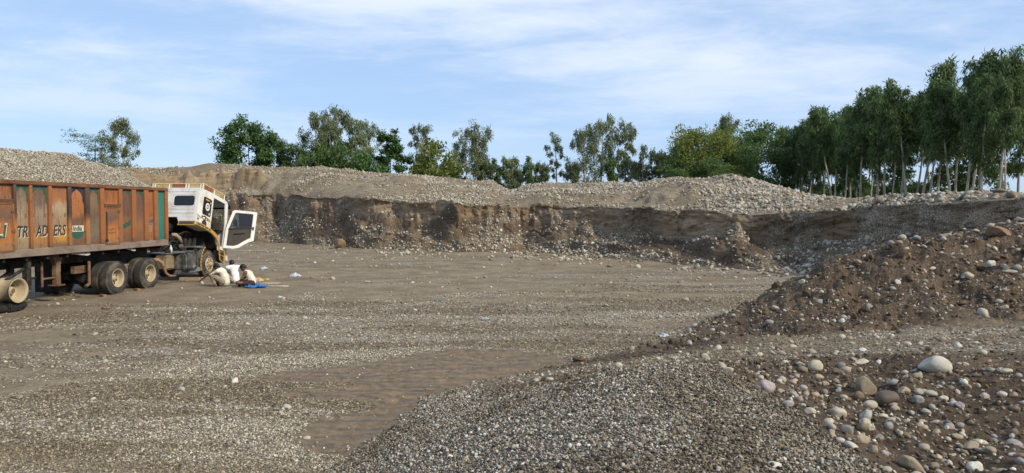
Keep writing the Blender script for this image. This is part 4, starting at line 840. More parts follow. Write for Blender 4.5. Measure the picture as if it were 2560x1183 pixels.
# ---- trailer
ZB0, ZB1, ZP1, ZT = 1.42, 1.63, 3.33, 3.44; TL = -10.4; TWD = 2.5
def build_trailer():
    root, off = troot('semi_trailer', 'long rust-orange tipper trailer with painted panels, loaded with gravel', 'trailer', -1.25, -5.2)
    B = lambda m, n, mat, par=root, bev=0: m.build(n, mat, par, off, bevel=bev)
    for side, w0 in ((1, 0.0), (-1, -TWD)):
        s = side
        m = MB(); m.box((w0 - 0.05 * s, (TL + 0) / 2, (ZB0 + ZB1) / 2), (0.10, -TL, ZB1 - ZB0)); B(m, 'bottom_rail', M_RAIL, bev=0.008)
        m = MB(); m.box((w0 - 0.045 * s, TL / 2, (ZP1 + ZT) / 2), (0.13, -TL, ZT - ZP1)); m.box((w0 - 0.02 * s, TL / 2, ZP1 + 0.03), (0.10, -TL, 0.03)); B(m, 'top_rail', M_TOPRAIL, bev=0.008)
        m = MB(); m.box((w0 - 0.105 * s, TL / 2, (ZB0 + ZT) / 2), (0.012, -TL - 0.1, ZT - ZB0 - 0.06)); B(m, 'inner_skin', M_RUSTY)
    # right-hand side: posts and panels as in the row of painted bays
    cx = [39, 79, 127, 176, 220, 257, 303, 336, 367, 391, 419.5]; wd = [7, 7, 8, 8, 10, 10, 8, 10, 10, 9, 7]
    pu = [uw(c) for c in cx]; pw = [uw(c + w / 2) - uw(c - w / 2) for c, w in zip(cx, wd)]
    pu[-1] = -pw[-1] / 2
    pu = [pu[0] - 3.2, pu[0] - 2.35, pu[0] - 1.45, pu[0] - 0.78] + pu; pw = [0.12] * 4 + pw
    Z0, Z1 = ZB1, ZP1
    dark = {5, 6}
    for i, (u, w) in enumerate(zip(pu, pw)):
        m = MB(); m.box((-0.030, u, (Z0 + Z1) / 2), (0.085, w, Z1 - Z0)); B(m, 'post', M_POSTD if i in (4, 7, 8) else M_POST, bev=0.008)
    spec = {0: [(0, BR), (.4, OR), (1, BR)], 1: [(0, BR), (.5, OR), (1, BR)], 2: [(0, BR), (.5, (.25, .12, .06)), (1, BR)],
            3: [(0, BR), (.15, (.30, .12, .05)), (.42, (.20, .11, .065)), (.7, (.22, .10, .05)), (1, OR)],
            4: [(0, (.20, .15, .10)), (.16, (.30, .22, .12)), (.30, (.23, .155, .095)), (.55, (.29, .215, .14)), (.78, (.20, .14, .10)), (1, (.12, .09, .065))],
            5: [(0, (.20, .11, .06)), (.18, (.36, .17, .04)), (.34, (.20, .13, .09)), (.55, (.265, .195, .13)), (.75, (.15, .10, .075)), (1, (.12, .085, .06))],
            6: [(0, (.16, .09, .055)), (.14, (.42, .20, .035)), (.26, YE), (.40, (.27, .18, .11)), (.66, (.345, .26, .17)), (.78, (.30, .12, .05)), (1, (.24, .10, .05))],
            7: [(0, BR), (.2, (.22, .10, .05)), (.42, (.12, .07, .05)), (.55, (.30, .115, .04)), (1, (.36, .14, .055))],
            8: [(0, BR), (.2, (.15, .12, .085)), (.5, (.13, .085, .06)), (.8, (.19, .12, .075)), (1, (.15, .09, .06))],
            9: [(0, BR), (.22, (.30, .12, .045)), (.5, (.13, .07, .045)), (.7, (.34, .12, .035)), (1, OR)],
            10: [(0, BR), (.3, (.22, .10, .05)), (.55, (.12, .065, .045)), (1, (.14, .075, .05))],
            11: [(0, BR), (.3, (.24, .11, .05)), (.55, (.13, .07, .045)), (1, (.15, .075, .05))],
            12: [(0, (.24, .11, .05)), (.3, (.30, .12, .045)), (.7, OR), (1, (.30, .12, .045))],
            13: [(0, (.02, .13, .10)), (.5, (.026, .17, .125)), (1, (.03, .15, .11))]}
    pan = []
    for i in range(len(pu) - 1):
        a = pu[i] + pw[i] / 2; b = pu[i + 1] - pw[i + 1] / 2; mt = worn('bay_paint', spec[i], 0.15 if i == 13 else 0.6, 0.15 if i == 13 else 0.4, seed=i + 1, spots=0.12 if i == 13 else 0.45)
        m = MB(); m.box((-0.070, (a + b) / 2, (Z0 + Z1) / 2), (0.025, b - a, Z1 - Z0)); p = B(m, 'side_panel', mt); pan.append((a, b, p))
        # painted arch heads in some bays
        if i in (4, 5, 7, 8, 10, 11):
            mcol = M_NAVY if i == 7 else M_GREENP; n = 10; hw = (b - a) / 2; top = Z1 - 0.004; spring = Z1 - 0.42; ap = Z1 - 0.10; cu = (a + b) / 2
            arc = [(cu - hw * 0.82 * math.cos(math.pi * k / n / 1.0), spring + (ap - spring) * (math.sin(math.pi * k / n) ** 0.7) * (1.0 if k != n // 2 else 1.12)) for k in range(n + 1)]
            m = MB()
            L_ = [(a + 0.004, top), (a + 0.004, spring - 0.1)] + [(arc[k][0], arc[k][1]) for k in range(0, n // 2 + 1)] + [(cu, top)]
            Rr = [(b - 0.004, top), (b - 0.004, spring - 0.1)] + [(arc[k][0], arc[k][1]) for k in range(n, n // 2 - 1, -1)] + [(cu, top)]
            for pl in (L_, Rr): m.prism(pl, lambda y, z, t: (t, y, z), -0.0573, -0.0545)
            B(m, 'painted_arch', mcol, p)
        if i not in (3, 9):   # lashing rings at mid height
            for uu in (a + 0.07, b - 0.07): m = MB(); m.path([(-0.055, uu + 0.03 * math.cos(t), 2.52 + 0.045 * math.sin(t)) for t in np.linspace(0.3, 2 * math.pi, 9)], 0.009, 5); B(m, 'lashing_ring', M_RUSTY, p)
    # doors in two bays
    for bi, zt_ in ((3, 2.86), (9, 2.76)):
        a, b, p = pan[bi]
        m = MB(); m.box((-0.03, (a + b) / 2, (Z0 + zt_) / 2 - 0.03), (0.055, b - a - 0.03, zt_ - Z0 + 0.02)); d = B(m, 'side_door', worn('door_paint', [(0, (.20, .12, .07)), (.18, (.33, .14, .05)), (.45, (.36, .13, .035)), (.7, (.13, .075, .05)), (1, (.22, .10, .05))], 0.4, 0.4, seed=20 + bi), bev=0.012)
        m = MB(); m.box((0.012, (a + b) / 2, zt_ + 0.05), (0.09, b - a + 0.06, 0.07)); m.box((0.004, (a + b) / 2, zt_ - 0.005), (0.06, b - a + 0.0, 0.025)); B(m, 'door_lintel', M_POSTD, d, 0.01)
        m = MB(); g = 0.05
        m.ringprism([(a, Z0 - 0.05), (b, Z0 - 0.05), (b, zt_), (a, zt_)], [(a + g, Z0), (b - g, Z0), (b - g, zt_ - g), (a + g, zt_ - g)], lambda y, z, t: (t, y, z), -0.001, 0.014); B(m, 'door_frame', M_POST, d)
        for zz in (1.78, 2.12, 2.62):
            m = MB(); m.bar((0.02, b - 0.012, zz - 0.05), (0.02, b - 0.012, zz + 0.05), 0.018, n=8); m.box((0.015, b - 0.05, zz), (0.012, 0.09, 0.05)); B(m, 'hinge', M_RUSTY, d)
        m = MB(); m.path([(0.015, a + 0.05, 2.62), (0.04, a + 0.05, 2.55), (0.03, a + 0.055, 2.1), (0.03, a + 0.05, 1.75)], 0.016, 6); m.box((0.03, a + 0.05, 1.72), (0.05, 0.09, 0.07)); B(m, 'door_latch', M_BLACK, d)
    # faint rubbed marks on the second door and number bay
    a, b, p = pan[9]; cu = (a + b) / 2; rr = random.Random(3); m = MB()      # rubbed-out scrawl, two lines
    for ln, zz in ((0, 2.06), (1, 1.94)):
        for k in range(4):
            y0 = cu - 0.17 + k * 0.09 + rr.uniform(-.01, .01); m.path([(0.0, y0, zz + rr.uniform(-.04, .04)), (0.001, y0 + 0.03, zz + rr.uniform(-.05, .05)), (0.0, y0 + 0.06, zz + rr.uniform(-.04, .04))], 0.007, 4)
    mk = B(m, 'scrawled_marks', M_NAVY, p); mk['kind'] = 'stuff'
    a, b, p = pan[12]
    m = MB()
    rr = random.Random(5)
    def blot(cu, cz, ru, rz_): m.prism([(cu + ru * math.cos(t) * rr.uniform(0.8, 1.1), cz + rz_ * math.sin(t) * rr.uniform(0.75, 1.15)) for t in np.linspace(0, 2 * math.pi, 17)[:-1]], lambda y, z, t: (t, y, z), -0.0573, -0.0525)
    blot((a + b) / 2, 2.28, (b - a) * 0.46, 0.11); blot((a + b) / 2 - 0.02, 2.02, (b - a) * 0.42, 0.14); B(m, 'grey_number_patch', M_CONCRETE, p)
    text_mesh('side_number', '5550', 0.17, M_NAVY, side_M(-0.050, (a + b) / 2, 2.28, off), p, 0.2, 0.002, 0.002, 0.8)
    a, b, p = pan[10]; m = MB(); m.prism([(a + .01, 2.00), (b - .01, 2.18), (b - .01, 2.34), (a + .01, 2.16)], lambda y, z, t: (t, y, z), -0.0573, -0.054); B(m, 'green_stripe', M_GREENP, p)
    # lettering: dark slanted capitals with a pale edge
    def letters(bi, txt, size, du=0.0, sx=0.8):
        a, b, p = pan[bi]; cu = (a + b) / 2 + du; zz = 2.075
        text_mesh('lettering_edge', txt, size, M_CREAM, side_M(-0.0555, cu + 0.022, zz - 0.022, off), p, 0.22, 0.012, 0.002, sx); text_mesh('lettering', txt, size, M_NAVY, side_M(-0.050, cu, zz, off), p, 0.22, 0.008, 0.002, sx)
    letters(4, 'TR', 0.42, 0.0, 0.75); letters(5, 'AD', 0.42, 0.08, 0.70); letters(6, 'ERS', 0.42, 0.0, 0.72)
    a, b, p = pan[3]; text_mesh('lettering_edge', 'LI', 0.46, M_CREAM, side_M(0.004, (a + b) / 2 - .10, 2.13, off), p, 0.2, 0.02, 0.002, 1.0); text_mesh('lettering', 'LI', 0.46, M_GREENP, side_M(0.008, (a + b) / 2 - 0.12, 2.10, off), p, 0.2, 0.010, 0.002, 1.0)
    a, b, p = pan[7]; cu = (a + b) / 2; hw = (b - a) * 0.46
    m = MB(); m.prism([(cu - hw, 2.03), (cu + hw, 2.03), (cu + hw, 2.21), (cu - hw, 2.21)], lambda y, z, t: (t, y, z), -0.0573, -0.0545); B(m, 'emblem_band', M_CREAM, p)
    m = MB(); m.prism([(cu + hw * math.cos(t), 2.03 + 0.22 * math.sin(t)) for t in np.linspace(math.pi, 2 * math.pi, 13)], lambda y, z, t: (t, y, z), -0.0573, -0.0545); B(m, 'emblem_bowl', M_GREENP, p)
    text_mesh('emblem_word', 'India', 0.20, M_NAVY, side_M(-0.0515, cu, 2.12, off), p, 0.0, 0.003, 0.002, 0.95)
    # left side: posts and panels
    for k in range(13):
        u = -0.05 - k * (-TL - 0.1) / 12; m = MB(); m.box((-TWD + 0.030, u, (Z0 + Z1) / 2), (0.085, 0.10, Z1 - Z0)); B(m, 'post', M_POST, bev=0.008)
        if k < 12: m = MB(); m.box((-TWD + 0.070, u - 0.43, (Z0 + Z1) / 2), (0.025, 0.75, Z1 - Z0)); B(m, 'side_panel', worn('left_bay_paint', spec[[1, 5, 7, 9][k % 4]], seed=40 + k) if k < 4 else pan[0][2].data.materials[0])
    # front wall, tail gate, floor
    m = MB(); m.box((-TWD / 2, -0.03, (ZB0 + ZT) / 2), (TWD - 0.02, 0.05, ZT - ZB0 - 0.02)); B(m, 'front_wall', M_RUSTY, bev=0.008)
    m = MB(); m.box((-TWD / 2, TL + 0.03, (ZB0 + ZT) / 2), (TWD - 0.22, 0.05, ZT - ZB0 - 0.05)); [m.box((-TWD / 2 + q * 0.75, TL - 0.01, (ZB0 + ZT) / 2), (0.09, 0.04, ZT - ZB0 - 0.06)) for q in (-1, 0, 1)]; B(m, 'tail_gate', M_POST, bev=0.008)
    m = MB(); m.box((-TWD / 2, TL / 2, ZB0 + 0.05), (TWD - 0.22, -TL - 0.15, 0.05)); B(m, 'floor', M_RUSTY)
    # underframe
    m = MB()
    for w in (-0.82, -1.68): m.box((w, TL / 2 + 0.15, 1.24), (0.14, -TL - 0.5, 0.36))
    for k in range(14): m.box((-1.25, -0.3 - k * 0.75, 1.36), (2.3, 0.08, 0.11))
    B(m, 'underframe', M_BLACK)
    for u0, u1 in ((166, 222), (314, 336)):
        a_, b_ = uw(u0, -0.1), uw(u1, -0.1); m = MB(); m.prism([(a_, 1.40), (b_, 1.40), (b_ + 0.03, 1.33), (b_ - 0.12 * (b_ - a_), 1.30), (a_ + 0.6 * (b_ - a_), 1.335), (a_ + 0.25 * (b_ - a_), 1.375)], lambda y, z, t: (t + (1.4 - z) * 0.3, y, z), -0.12, -0.108); B(m, 'torn_sheet', simple('pale_torn_sheet', (0.40, 0.37, 0.32), 0.6))
    # landing leg
    for w in (-0.42, -2.08):
        u = uw(138, w); m = MB(); m.box((w, u, 0.94), (0.15, 0.17, 0.86), bev=0.01); m.prism([(u - 0.22, 1.40), (u + 0.22, 1.40), (u + 0.09, 1.1), (u - 0.09, 1.1)], lambda a, b, t: (t, a, b), w - 0.07, w + 0.07); lg = B(m, 'landing_leg', M_RUSTY)
        m = MB(); m.box((w, u, 0.50), (0.30, 0.30, 0.03)); B(m, 'foot_plate', M_RUSTY, lg)
        m = MB(); m.bar((w, u, 0.72), (w, u - 0.55, 0.72), 0.03, n=6); m.bar((w, u - 0.55, 0.5), (w, u - 0.55, 1.2), 0.035, n=6); B(m, 'brace', M_RUSTY, lg)
    # trailer axles: first one stripped to its rim on a collapsed tyre
    ru = uw(36, -0.05); zr = 0.56
    m = MB(); m.lathe([(o, r) for o, r in [(-0.46, 0.31), (-0.43, 0.33), (-0.40, 0.285), (-0.24, 0.268), (-0.06, 0.272), (-0.02, 0.305), (0.0, 0.325), (0.012, 0.318), (-0.01, 0.285), (-0.06, 0.262), (-0.24, 0.25), (-0.30, 0.20), (-0.29, 0.12), (-0.22, 0.105), (-0.17, 0.085), (-0.15, 0.0)]], (0.02, ru, zr), 'x', 44, 0, True)
    rim = B(m, 'bare_wheel_rim', M_RIM); rim['label'] = 'bare cream rim without its tyre'
    m = MB(); m.lathe([(-0.14, 0.0), (-0.135, 0.04), (-0.15, 0.06)], (0.02, ru, zr), 'x', 16); B(m, 'hub_cap', M_RUSTY, rim)
    m = MB()
    for k in range(3):
        a = 2 * math.pi * k / 3 + 0.7; m.bar((0.02 - 0.292, ru + 0.16 * math.cos(a), zr + 0.16 * math.sin(a)), (0.02 - 0.28, ru + 0.16 * math.cos(a), zr + 0.16 * math.sin(a)), 0.03, n=10)
    B(m, 'hand_holes', M_BLACK, rim)
    m = MB(); rr = random.Random(8)     # collapsed rubber under the rim
    n = 36; vs = []; fs = []
    for k in range(n):
        a = 2 * math.pi * k / n; ea = math.cos(a) * (0.56 + 0.05 * rr.random()); ew = math.sin(a)
        for j in range(10):
            b = 2 * math.pi * j / 10; cw = -0.40 + 0.20 * ew; rr_ = 0.085 + 0.02 * math.sin(5 * a); vs.append((cw + rr_ * 1.4 * math.cos(b) * (0.6 + 0.5 * abs(ew)), ru + 0.05 + ea * (0.78 + 0.16 * math.cos(b)), max(0.0, 0.10 + 0.11 * math.sin(b) + 0.10 * max(0, abs(math.cos(a)) - 0.7))))
    for k in range(n):
        for j in range(10): fs.append((k * 10 + j, k * 10 + (j + 1) % 10, ((k + 1) % n) * 10 + (j + 1) % 10, ((k + 1) % n) * 10 + j))
    m.add(vs, fs, 0, True); B(m, 'collapsed_tyre', M_RUBBERB)
    m = MB(); m.box((-0.24, ru, 0.13), (0.35, 0.4, 0.26), bev=0.03); B(m, 'support_block', M_BLACK)
    for k, du in enumerate((-1.35, -2.7)): wheel(root, off, -0.02, ru + du)
    for du in (0, -1.35, -2.7): wheel(root, off, -TWD + 0.02, ru + du, side=-1)
    m = MB()
    for du in (0, -1.35, -2.7):
        m.bar((-0.3, ru + du, zr if du == 0 else 0.5), (-2.2, ru + du, 0.5), 0.075, n=10)
        for w in (-0.75, -1.75):
            m.path([(w, ru + du - 0.6, 0.98), (w, ru + du, 0.68), (w, ru + du + 0.6, 0.98)], 0.06, 6); m.box((w, ru + du + 0.62, 1.02), (0.12, 0.14, 0.3))
    B(m, 'axles_and_springs', M_CHASSIS)
    m = MB(); m.box((-0.28, uw(62, -0.3), 0.95), (0.14, 0.16, 0.9)); m.bar((-0.3, uw(10, -0.3), 0.82), (-0.3, uw(58, -0.3), 1.08), 0.045, n=6); m.bar((-0.3, uw(62, -0.3), 0.78), (-0.45, uw(90, -0.4), 0.78), 0.03, n=6); B(m, 'hanger_bracket', M_BLACK)
    m = MB(); m.box((-1.95, uw(105, -1.95), 0.62), (0.55, 0.03, 1.0)); B(m, 'mud_flap', M_BLACK)
    return root
TRAILER = build_trailer()
# ---- gravel load heaped in the trailer
def build_load():
    ca, sa = math.cos(TA), math.sin(TA)
    nu, nw = 150, 40; U = np.linspace(TL + 0.08, -0.06, nu)[:, None] + np.zeros((1, nw)); W = np.linspace(-TWD + 0.125, -0.125, nw)[None, :] + np.zeros((nu, 1))
    q = np.abs((W + 1.25) / 1.15); fw = np.clip(1 - q ** 1.7, 0, 1); fu = np.clip(np.interp(U, [TL, TL + 0.7, TL + 2.2, -7, -4.2, -3.2, -2.0, -1.0, -0.3, 0], [0, 0.35, 0.85, 0.92, 1.0, 0.96, 0.80, 0.52, 0.16, 0.02]), 0, 1)
    Z = 3.37 + 1.02 * fw * fu + fbm(U * 1.2, W * 1.2, 4, 160) * 0.12 * fw + fbm(U * 6, W * 6, 2, 161) * 0.03
    X = TRK[0] + W * ca + U * sa; Y = TRK[1] - W * sa + U * ca
    c0 = np.array([TRK[0] - 1.25 * ca - 5.2 * sa, TRK[1] + 1.25 * sa - 5.2 * ca, 3.3])
    V = np.stack([X, Y, Z], -1); F = grid_faces(0, nu, nw)
    # closed below so that it is a solid heap
    me = np_mesh('gravel_load', V.reshape(-1, 3) - c0, F, GMAT, {'gr': np.ones(nu * nw), 'mud': np.zeros(nu * nw), 'dirt': np.zeros(nu * nw), 'clay': np.zeros(nu * nw), 'wet': np.zeros(nu * nw)})
    o = link('gravel_load', me); o.location = c0; tag(o, 'pale pebble load heaped high in the orange tipper trailer', 'gravel load', kind='stuff')
    a = V[:-1, :-1].reshape(-1, 3); d = V[1:, 1:].reshape(-1, 3); b = V[:-1, 1:].reshape(-1, 3); c = V[1:, :-1].reshape(-1, 3)
    nrm = np.cross(b - a, c - a); ar = np.linalg.norm(nrm, axis=1); nrm /= ar[:, None]; nrm[nrm[:, 2] < 0] *= -1
    k = 26000; idx = RNG.choice(len(a), k, p=ar / ar.sum()); t, s = RNG.random((k, 1)), RNG.random((k, 1))
    p = (a[idx] * (1 - t) + b[idx] * t) * (1 - s) + (c[idx] * (1 - t) + d[idx] * t) * s
    so = stones('load_pebbles', T_LOAD, p - c0, nrm[idx], lognorm(k, 0.038, 0.28, 0.02, 0.075), None, None, tilt=0.6, sink=0.1, parent=o)
LOADC = [(0.0, (0.12, 0.10, 0.078)), (0.2, (0.24, 0.21, 0.165)), (0.5, (0.34, 0.31, 0.25)), (0.8, (0.39, 0.355, 0.285)), (1.0, (0.55, 0.51, 0.43))]
M_LOADST = stone_mat('load_stone', LOADC, dirt=0.12, dk=0.15); T_LOAD = stone_tree('load_scatter', M_LOADST, 1, 8, 0.42)
build_load()
# ---- tractor unit
CT = R(14.5)
def cabp(p, q, w):
    """cab frame: p along the roof from its rear edge, q down the back wall, w sideways -> truck coordinates"""
    return (w, 2.685 + p * math.cos(CT) - q * math.sin(CT), 3.556 - p * math.sin(CT) - q * math.cos(CT))
M_CABW = simple('white_cab_paint', (0.66, 0.65, 0.62), 0.42, 0, 0.06, 2.5, spec=0.45, dirt=((0.40, 0.35, 0.28), 0.55))
M_YEL = simple('yellow_trim', (0.43, 0.25, 0.04), 0.6, 0, 0.25, 8, dirt=((0.25, 0.15, 0.05), 0.5))
M_GLASSD = NT('dark_glass'); M_GLASSD.base((0.012, 0.013, 0.015)); M_GLASSD.set(0.12, spec=0.5); M_GLASSD = M_GLASSD.mat
def glass_mat():
    t = NT('clear_glass'); t.base((0.9, 0.95, 0.95)); t.set(0.03); tr = t.n('ShaderNodeBsdfTransparent'); tr.inputs[0].default_value = (0.75, 0.82, 0.82, 1)
    gl = t.n('ShaderNodeBsdfGlossy'); gl.inputs['Roughness'].default_value = 0.05; ms = t.n('ShaderNodeMixShader'); fr = t.n('ShaderNodeFresnel'); fr.inputs[0].default_value = 1.5
    t.l(fr.outputs[0], ms.inputs[0]); t.l(tr.outputs[0], ms.inputs[1]); t.l(gl.outputs[0], ms.inputs[2]); t.l(ms.outputs[0], t.out.inputs[0]); return t.mat
M_GLASS = glass_mat()
M_TRIM = simple('dark_brown_trim', (0.050, 0.043, 0.036), 0.7, 0, 0.25, 6)
M_RUBBER = simple('black_rubber', (0.02, 0.02, 0.02), 0.6)
M_GREY = simple('dirty_grey_panel', (0.135, 0.14, 0.135), 0.7, 0, 0.4, 5, dirt=((0.025, 0.025, 0.025), 0.85))
M_TANK = simple('stained_tank', (0.075, 0.075, 0.072), 0.6, 0.2, 0.5, 4, dirt=((0.30, 0.27, 0.22), 0.7))
M_MIRROR = NT('mirror_face'); M_MIRROR.base((0.8, 0.85, 0.9)); M_MIRROR.set(0.05, 1.0); M_MIRROR = M_MIRROR.mat
M_REDP = simple('red_brown_panel', (0.21, 0.075, 0.045), 0.75, 0, 0.3, 6)
M_RACKY = simple('cream_yellow_tube', (0.56, 0.43, 0.16), 0.6, 0, 0.2, 8); M_RACKW = simple('white_tube', (0.62, 0.60, 0.55), 0.6, 0, 0.15, 8)
def build_tractor():
    root, off = troot('truck_tractor', 'white truck tractor with its cab tilted forward and door open', 'truck', -1.25, 1.6)
    B = lambda m, n, mat, par=root, bev=0: m.build(n, mat, par, off, bevel=bev)
    # chassis
    m = MB()
    for w in (-0.80, -1.70): m.box((w, 0.75, 0.93), (0.10, 7.4, 0.26))
    for u in (-2.6, -1.6, -0.3, 0.9, 2.2, 4.2): m.box((-1.25, u, 0.93), (0.85, 0.12, 0.18))
    B(m, 'chassis_frame', M_BLACK)
    for u in (uw(290, -0.08), uw(372, -0.08)):
        wheel(root, off, -0.06, u); wheel(root, off, -TWD + 0.06, u, side=-1)
    uf = uw(521, -0.28)
    wheel(root, off, -0.28, uf, dual=False, deep=False); wheel(root, off, -2.22, uf, dual=False, deep=False, side=-1)
    m = MB(); u1, u2 = uw(290, -0.08), uw(372, -0.08)
    for u in (u1, u2): m.bar((-0.4, u, 0.5), (-2.1, u, 0.5), 0.09, n=10); m.lathe([(-0.25, 0.05), (-0.18, 0.22), (0.18, 0.22), (0.25, 0.05)], (-1.25, u, 0.5), 'x', 16)
    m.bar((-0.4, uf, 0.46), (-2.1, uf, 0.46), 0.07, n=8)
    for w in (-0.74, -1.76):
        m.path([(w, u1 - 0.25, 0.62), (w, (u1 + u2) / 2, 0.80), (w, u2 + 0.25, 0.62)], 0.07, 6); m.path([(w, uf - 0.8, 0.78), (w, uf, 0.56), (w, uf + 0.8, 0.78)], 0.05, 6)
    B(m, 'axles_and_springs', M_CHASSIS)
    m = MB(); m.box((-0.36, (u1 + u2) / 2 + 0.02, 0.86), (0.02, 0.26, 0.05)); m.box((-0.36, (u1 + u2) / 2 + 0.02, 0.72), (0.015, 0.12, 0.2)); B(m, 'wheel_plate', M_RUSTY)
    m = MB(); m.bar((-0.32, u1 - 0.95, 1.10), (-0.25, u1 - 1.05, 0.42), 0.045, n=8); m.bar((-0.25, u1 - 1.05, 0.42), (-0.25, u1 - 1.2, 0.36), 0.05, n=8); m.box((-0.55, u1 - 1.1, 0.86), (0.12, 0.5, 0.22)); B(m, 'rear_stay', M_RUSTY)
    m = MB(); m.lathe([(0, 0.0), (0, 0.5), (0.10, 0.52), (0.12, 0.48), (0.12, 0.0)], (-1.25, (u1 + u2) / 2, 1.10), 'z', 28); B(m, 'fifth_wheel', M_BLACK)
    # air coils, bottle, deck plate
    m = MB()
    for k in range(3): m.path([(-0.5 - 0.25 * k + 0.05 * math.cos(t), -0.45 + 0.5 * t / 40, 1.30 + 0.06 * math.sin(t)) for t in np.linspace(0, 44, 120)], 0.010, 4)
    B(m, 'air_hose_coil', simple('red_hose', (0.10, 0.03, 0.03), 0.6))
    m = MB(); m.box((-0.62, 1.05, 1.085), (0.85, 1.9, 0.05), bev=0.02); B(m, 'deck_plate', M_GREY)
    ub = 0.52
    m = MB(); m.lathe([(0, 0), (0, 0.05), (0.16, 0.05), (0.22, 0.018), (0.26, 0.018), (0.26, 0)], (-0.34, ub + 0.16, 1.112), 'z', 14); B(m, 'oil_bottle', simple('white_plastic_bottle', (0.7, 0.7, 0.7), 0.4))
    m = MB(); m.lathe([(0, 0), (0, 0.10), (0.10, 0.10), (0.10, 0)], (-0.36, ub, 1.112), 'z', 16); m.path([(-0.36, ub - 0.10, 1.21), (-0.36, ub, 1.36), (-0.36, ub + 0.10, 1.21)], 0.008, 5); B(m, 'oil_can', M_BLACK)
    # exhaust pipe, tank, boxes on the right side
    ua, ub_ = uw(404, -0.1), uw(432, -0.1)
    m = MB(); m.path([(-0.55, ua - 0.3, 0.92), (-0.22, ua - 0.05, 0.90), (-0.10, ua, 0.80), (-0.09, ua + 0.05, 0.66), (-0.09, ua + 0.18, 0.42), (-0.08, ua + 0.4, 0.30), (-0.07, ua + 0.75, 0.28)], [0.065, 0.07, 0.07, 0.05, 0.05, 0.045, 0.035], 10); ex = B(m, 'exhaust_pipe', simple('rust_brown_pipe', (0.25, 0.14, 0.085), 0.85, 0, 0.3, 6, bump=0.01))
    m = MB(); m.lathe([(-0.02, 0.078), (0.02, 0.082), (0.06, 0.078)], (-0.09, ua + 0.04, 0.70), 'z', 14); B(m, 'pipe_clamp', M_RUSTY, ex)
    m = MB(); m.box((-0.36, ua + 0.55, 0.78), (0.40, 0.62, 0.52), bev=0.05); B(m, 'brown_box', simple('mud_caked_box', (0.20, 0.155, 0.09), 0.9, 0, 0.35, 5, dirt=((0.04, 0.035, 0.03), 0.8)))
    m = MB(); m.box((-0.33, 1.60, 0.74), (0.52, 0.98, 0.62), bev=0.05); tk = B(m, 'fuel_tank', M_TANK)
    m = MB(); [m.box((-0.33, 1.60 + d, 0.74), (0.545, 0.05, 0.645), bev=0.05) for d in (-0.3, 0.3)]; B(m, 'tank_strap', M_BLACK, tk)
    m = MB(); m.box((-0.45, 2.25, 0.85), (0.34, 0.28, 0.5), bev=0.02); m.box((-0.45, 2.25, 1.18), (0.3, 0.24, 0.12)); m.bar((-0.28, 2.15, 0.55), (-0.28, 2.4, 0.55), 0.06, n=10); B(m, 'filter_housing', M_CHASSIS)
    m = MB(); m.box((-0.42, 2.1, 0.36), (0.34, 0.75, 0.16), bev=0.01); B(m, 'step_box', simple('blue_grey_box', (0.15, 0.18, 0.19), 0.5))
    # front mudguard: rear blade with yellow studded edge, top plate
    m = MB(); arc = [(uf - 0.68 * math.cos(t), 0.50 + 0.80 * math.sin(t)) for t in np.linspace(-0.25, 1.05, 9)]
    for i in range(8):
        (a0, z0), (a1, z1) = arc[i], arc[i + 1]; m.add([(-0.24, a0, z0), (-0.24, a1, z1), (-0.72, a1, z1), (-0.72, a0, z0), (-0.24, a0 - .02, z0), (-0.24, a1 - .02, z1 + .012), (-0.72, a1 - .02, z1 + .012), (-0.72, a0 - .02, z0)], [(0, 1, 2, 3), (7, 6, 5, 4), (0, 4, 5, 1), (3, 2, 6, 7)])
    m.box((-0.45, 2.38, 1.24), (0.46, 0.70, 0.03), M=None); mg = B(m, 'front_mudguard', M_GREY)
    m = MB()
    for i in range(8):
        (a0, z0), (a1, z1) = arc[i], arc[i + 1]; m.prism([(a0 - 0.05, z0), (a0 + 0.03, z0), (a1 + 0.03, z1 + .012), (a1 - 0.05, z1 + .012)], lambda a, b, t: (t, a, b), -0.238, -0.222)
    B(m, 'yellow_edge', M_YEL, mg)
    m = MB()
    for i in range(1, 8): a0, z0 = arc[i]; m.box((-0.2195, a0 - 0.01, z0), (0.004, 0.04, 0.05))
    B(m, 'black_studs', M_BLACK, mg)
    # engine under the raised cab
    m = MB(); m.box((-1.25, 2.6, 1.22), (0.72, 1.5, 0.62), bev=0.05); m.box((-1.25, 2.5, 1.60), (0.42, 1.3, 0.2), bev=0.04); m.box((-1.25, 3.75, 1.3), (0.95, 0.12, 0.95), bev=0.02); m.box((-1.25, 1.55, 1.15), (0.5, 0.8, 0.45), bev=0.06)
    for k in range(6): m.box((-1.02, 2.05 + k * 0.2, 1.72), (0.12, 0.13, 0.1), bev=0.02)
    for k in range(5): m.bar((-0.88, 1.7 + 0.32 * k, 1.2), (-0.80, 1.78 + 0.32 * k, 1.55), 0.05, n=8)
    eng = B(m, 'engine', M_BLACK)
    m = MB(); m.path([(-0.75, 1.42, 1.74), (-0.68, 1.56, 1.72), (-0.66, 1.74, 1.60), (-0.68, 1.92, 1.40)], [0.06, 0.075, 0.075, 0.06], 12); B(m, 'air_pipe', simple('tan_pipe', (0.30, 0.24, 0.16), 0.8, 0, 0.3, 8), eng)
    m = MB(); m.path([(-0.8, 1.9, 1.72), (-0.72, 2.2, 1.82), (-0.75, 2.6, 1.80), (-0.8, 2.8, 1.6)], 0.022, 6); m.path([(-0.78, 1.0, 1.3), (-0.7, 1.3, 1.5), (-0.75, 1.9, 1.45), (-0.82, 2.3, 1.3)], 0.03, 6); m.path([(-0.7, 0.6, 1.14), (-0.6, 0.9, 1.35), (-0.62, 1.2, 1.32), (-0.7, 1.5, 1.14)], 0.025, 6); B(m, 'hoses', M_RUBBER, eng)
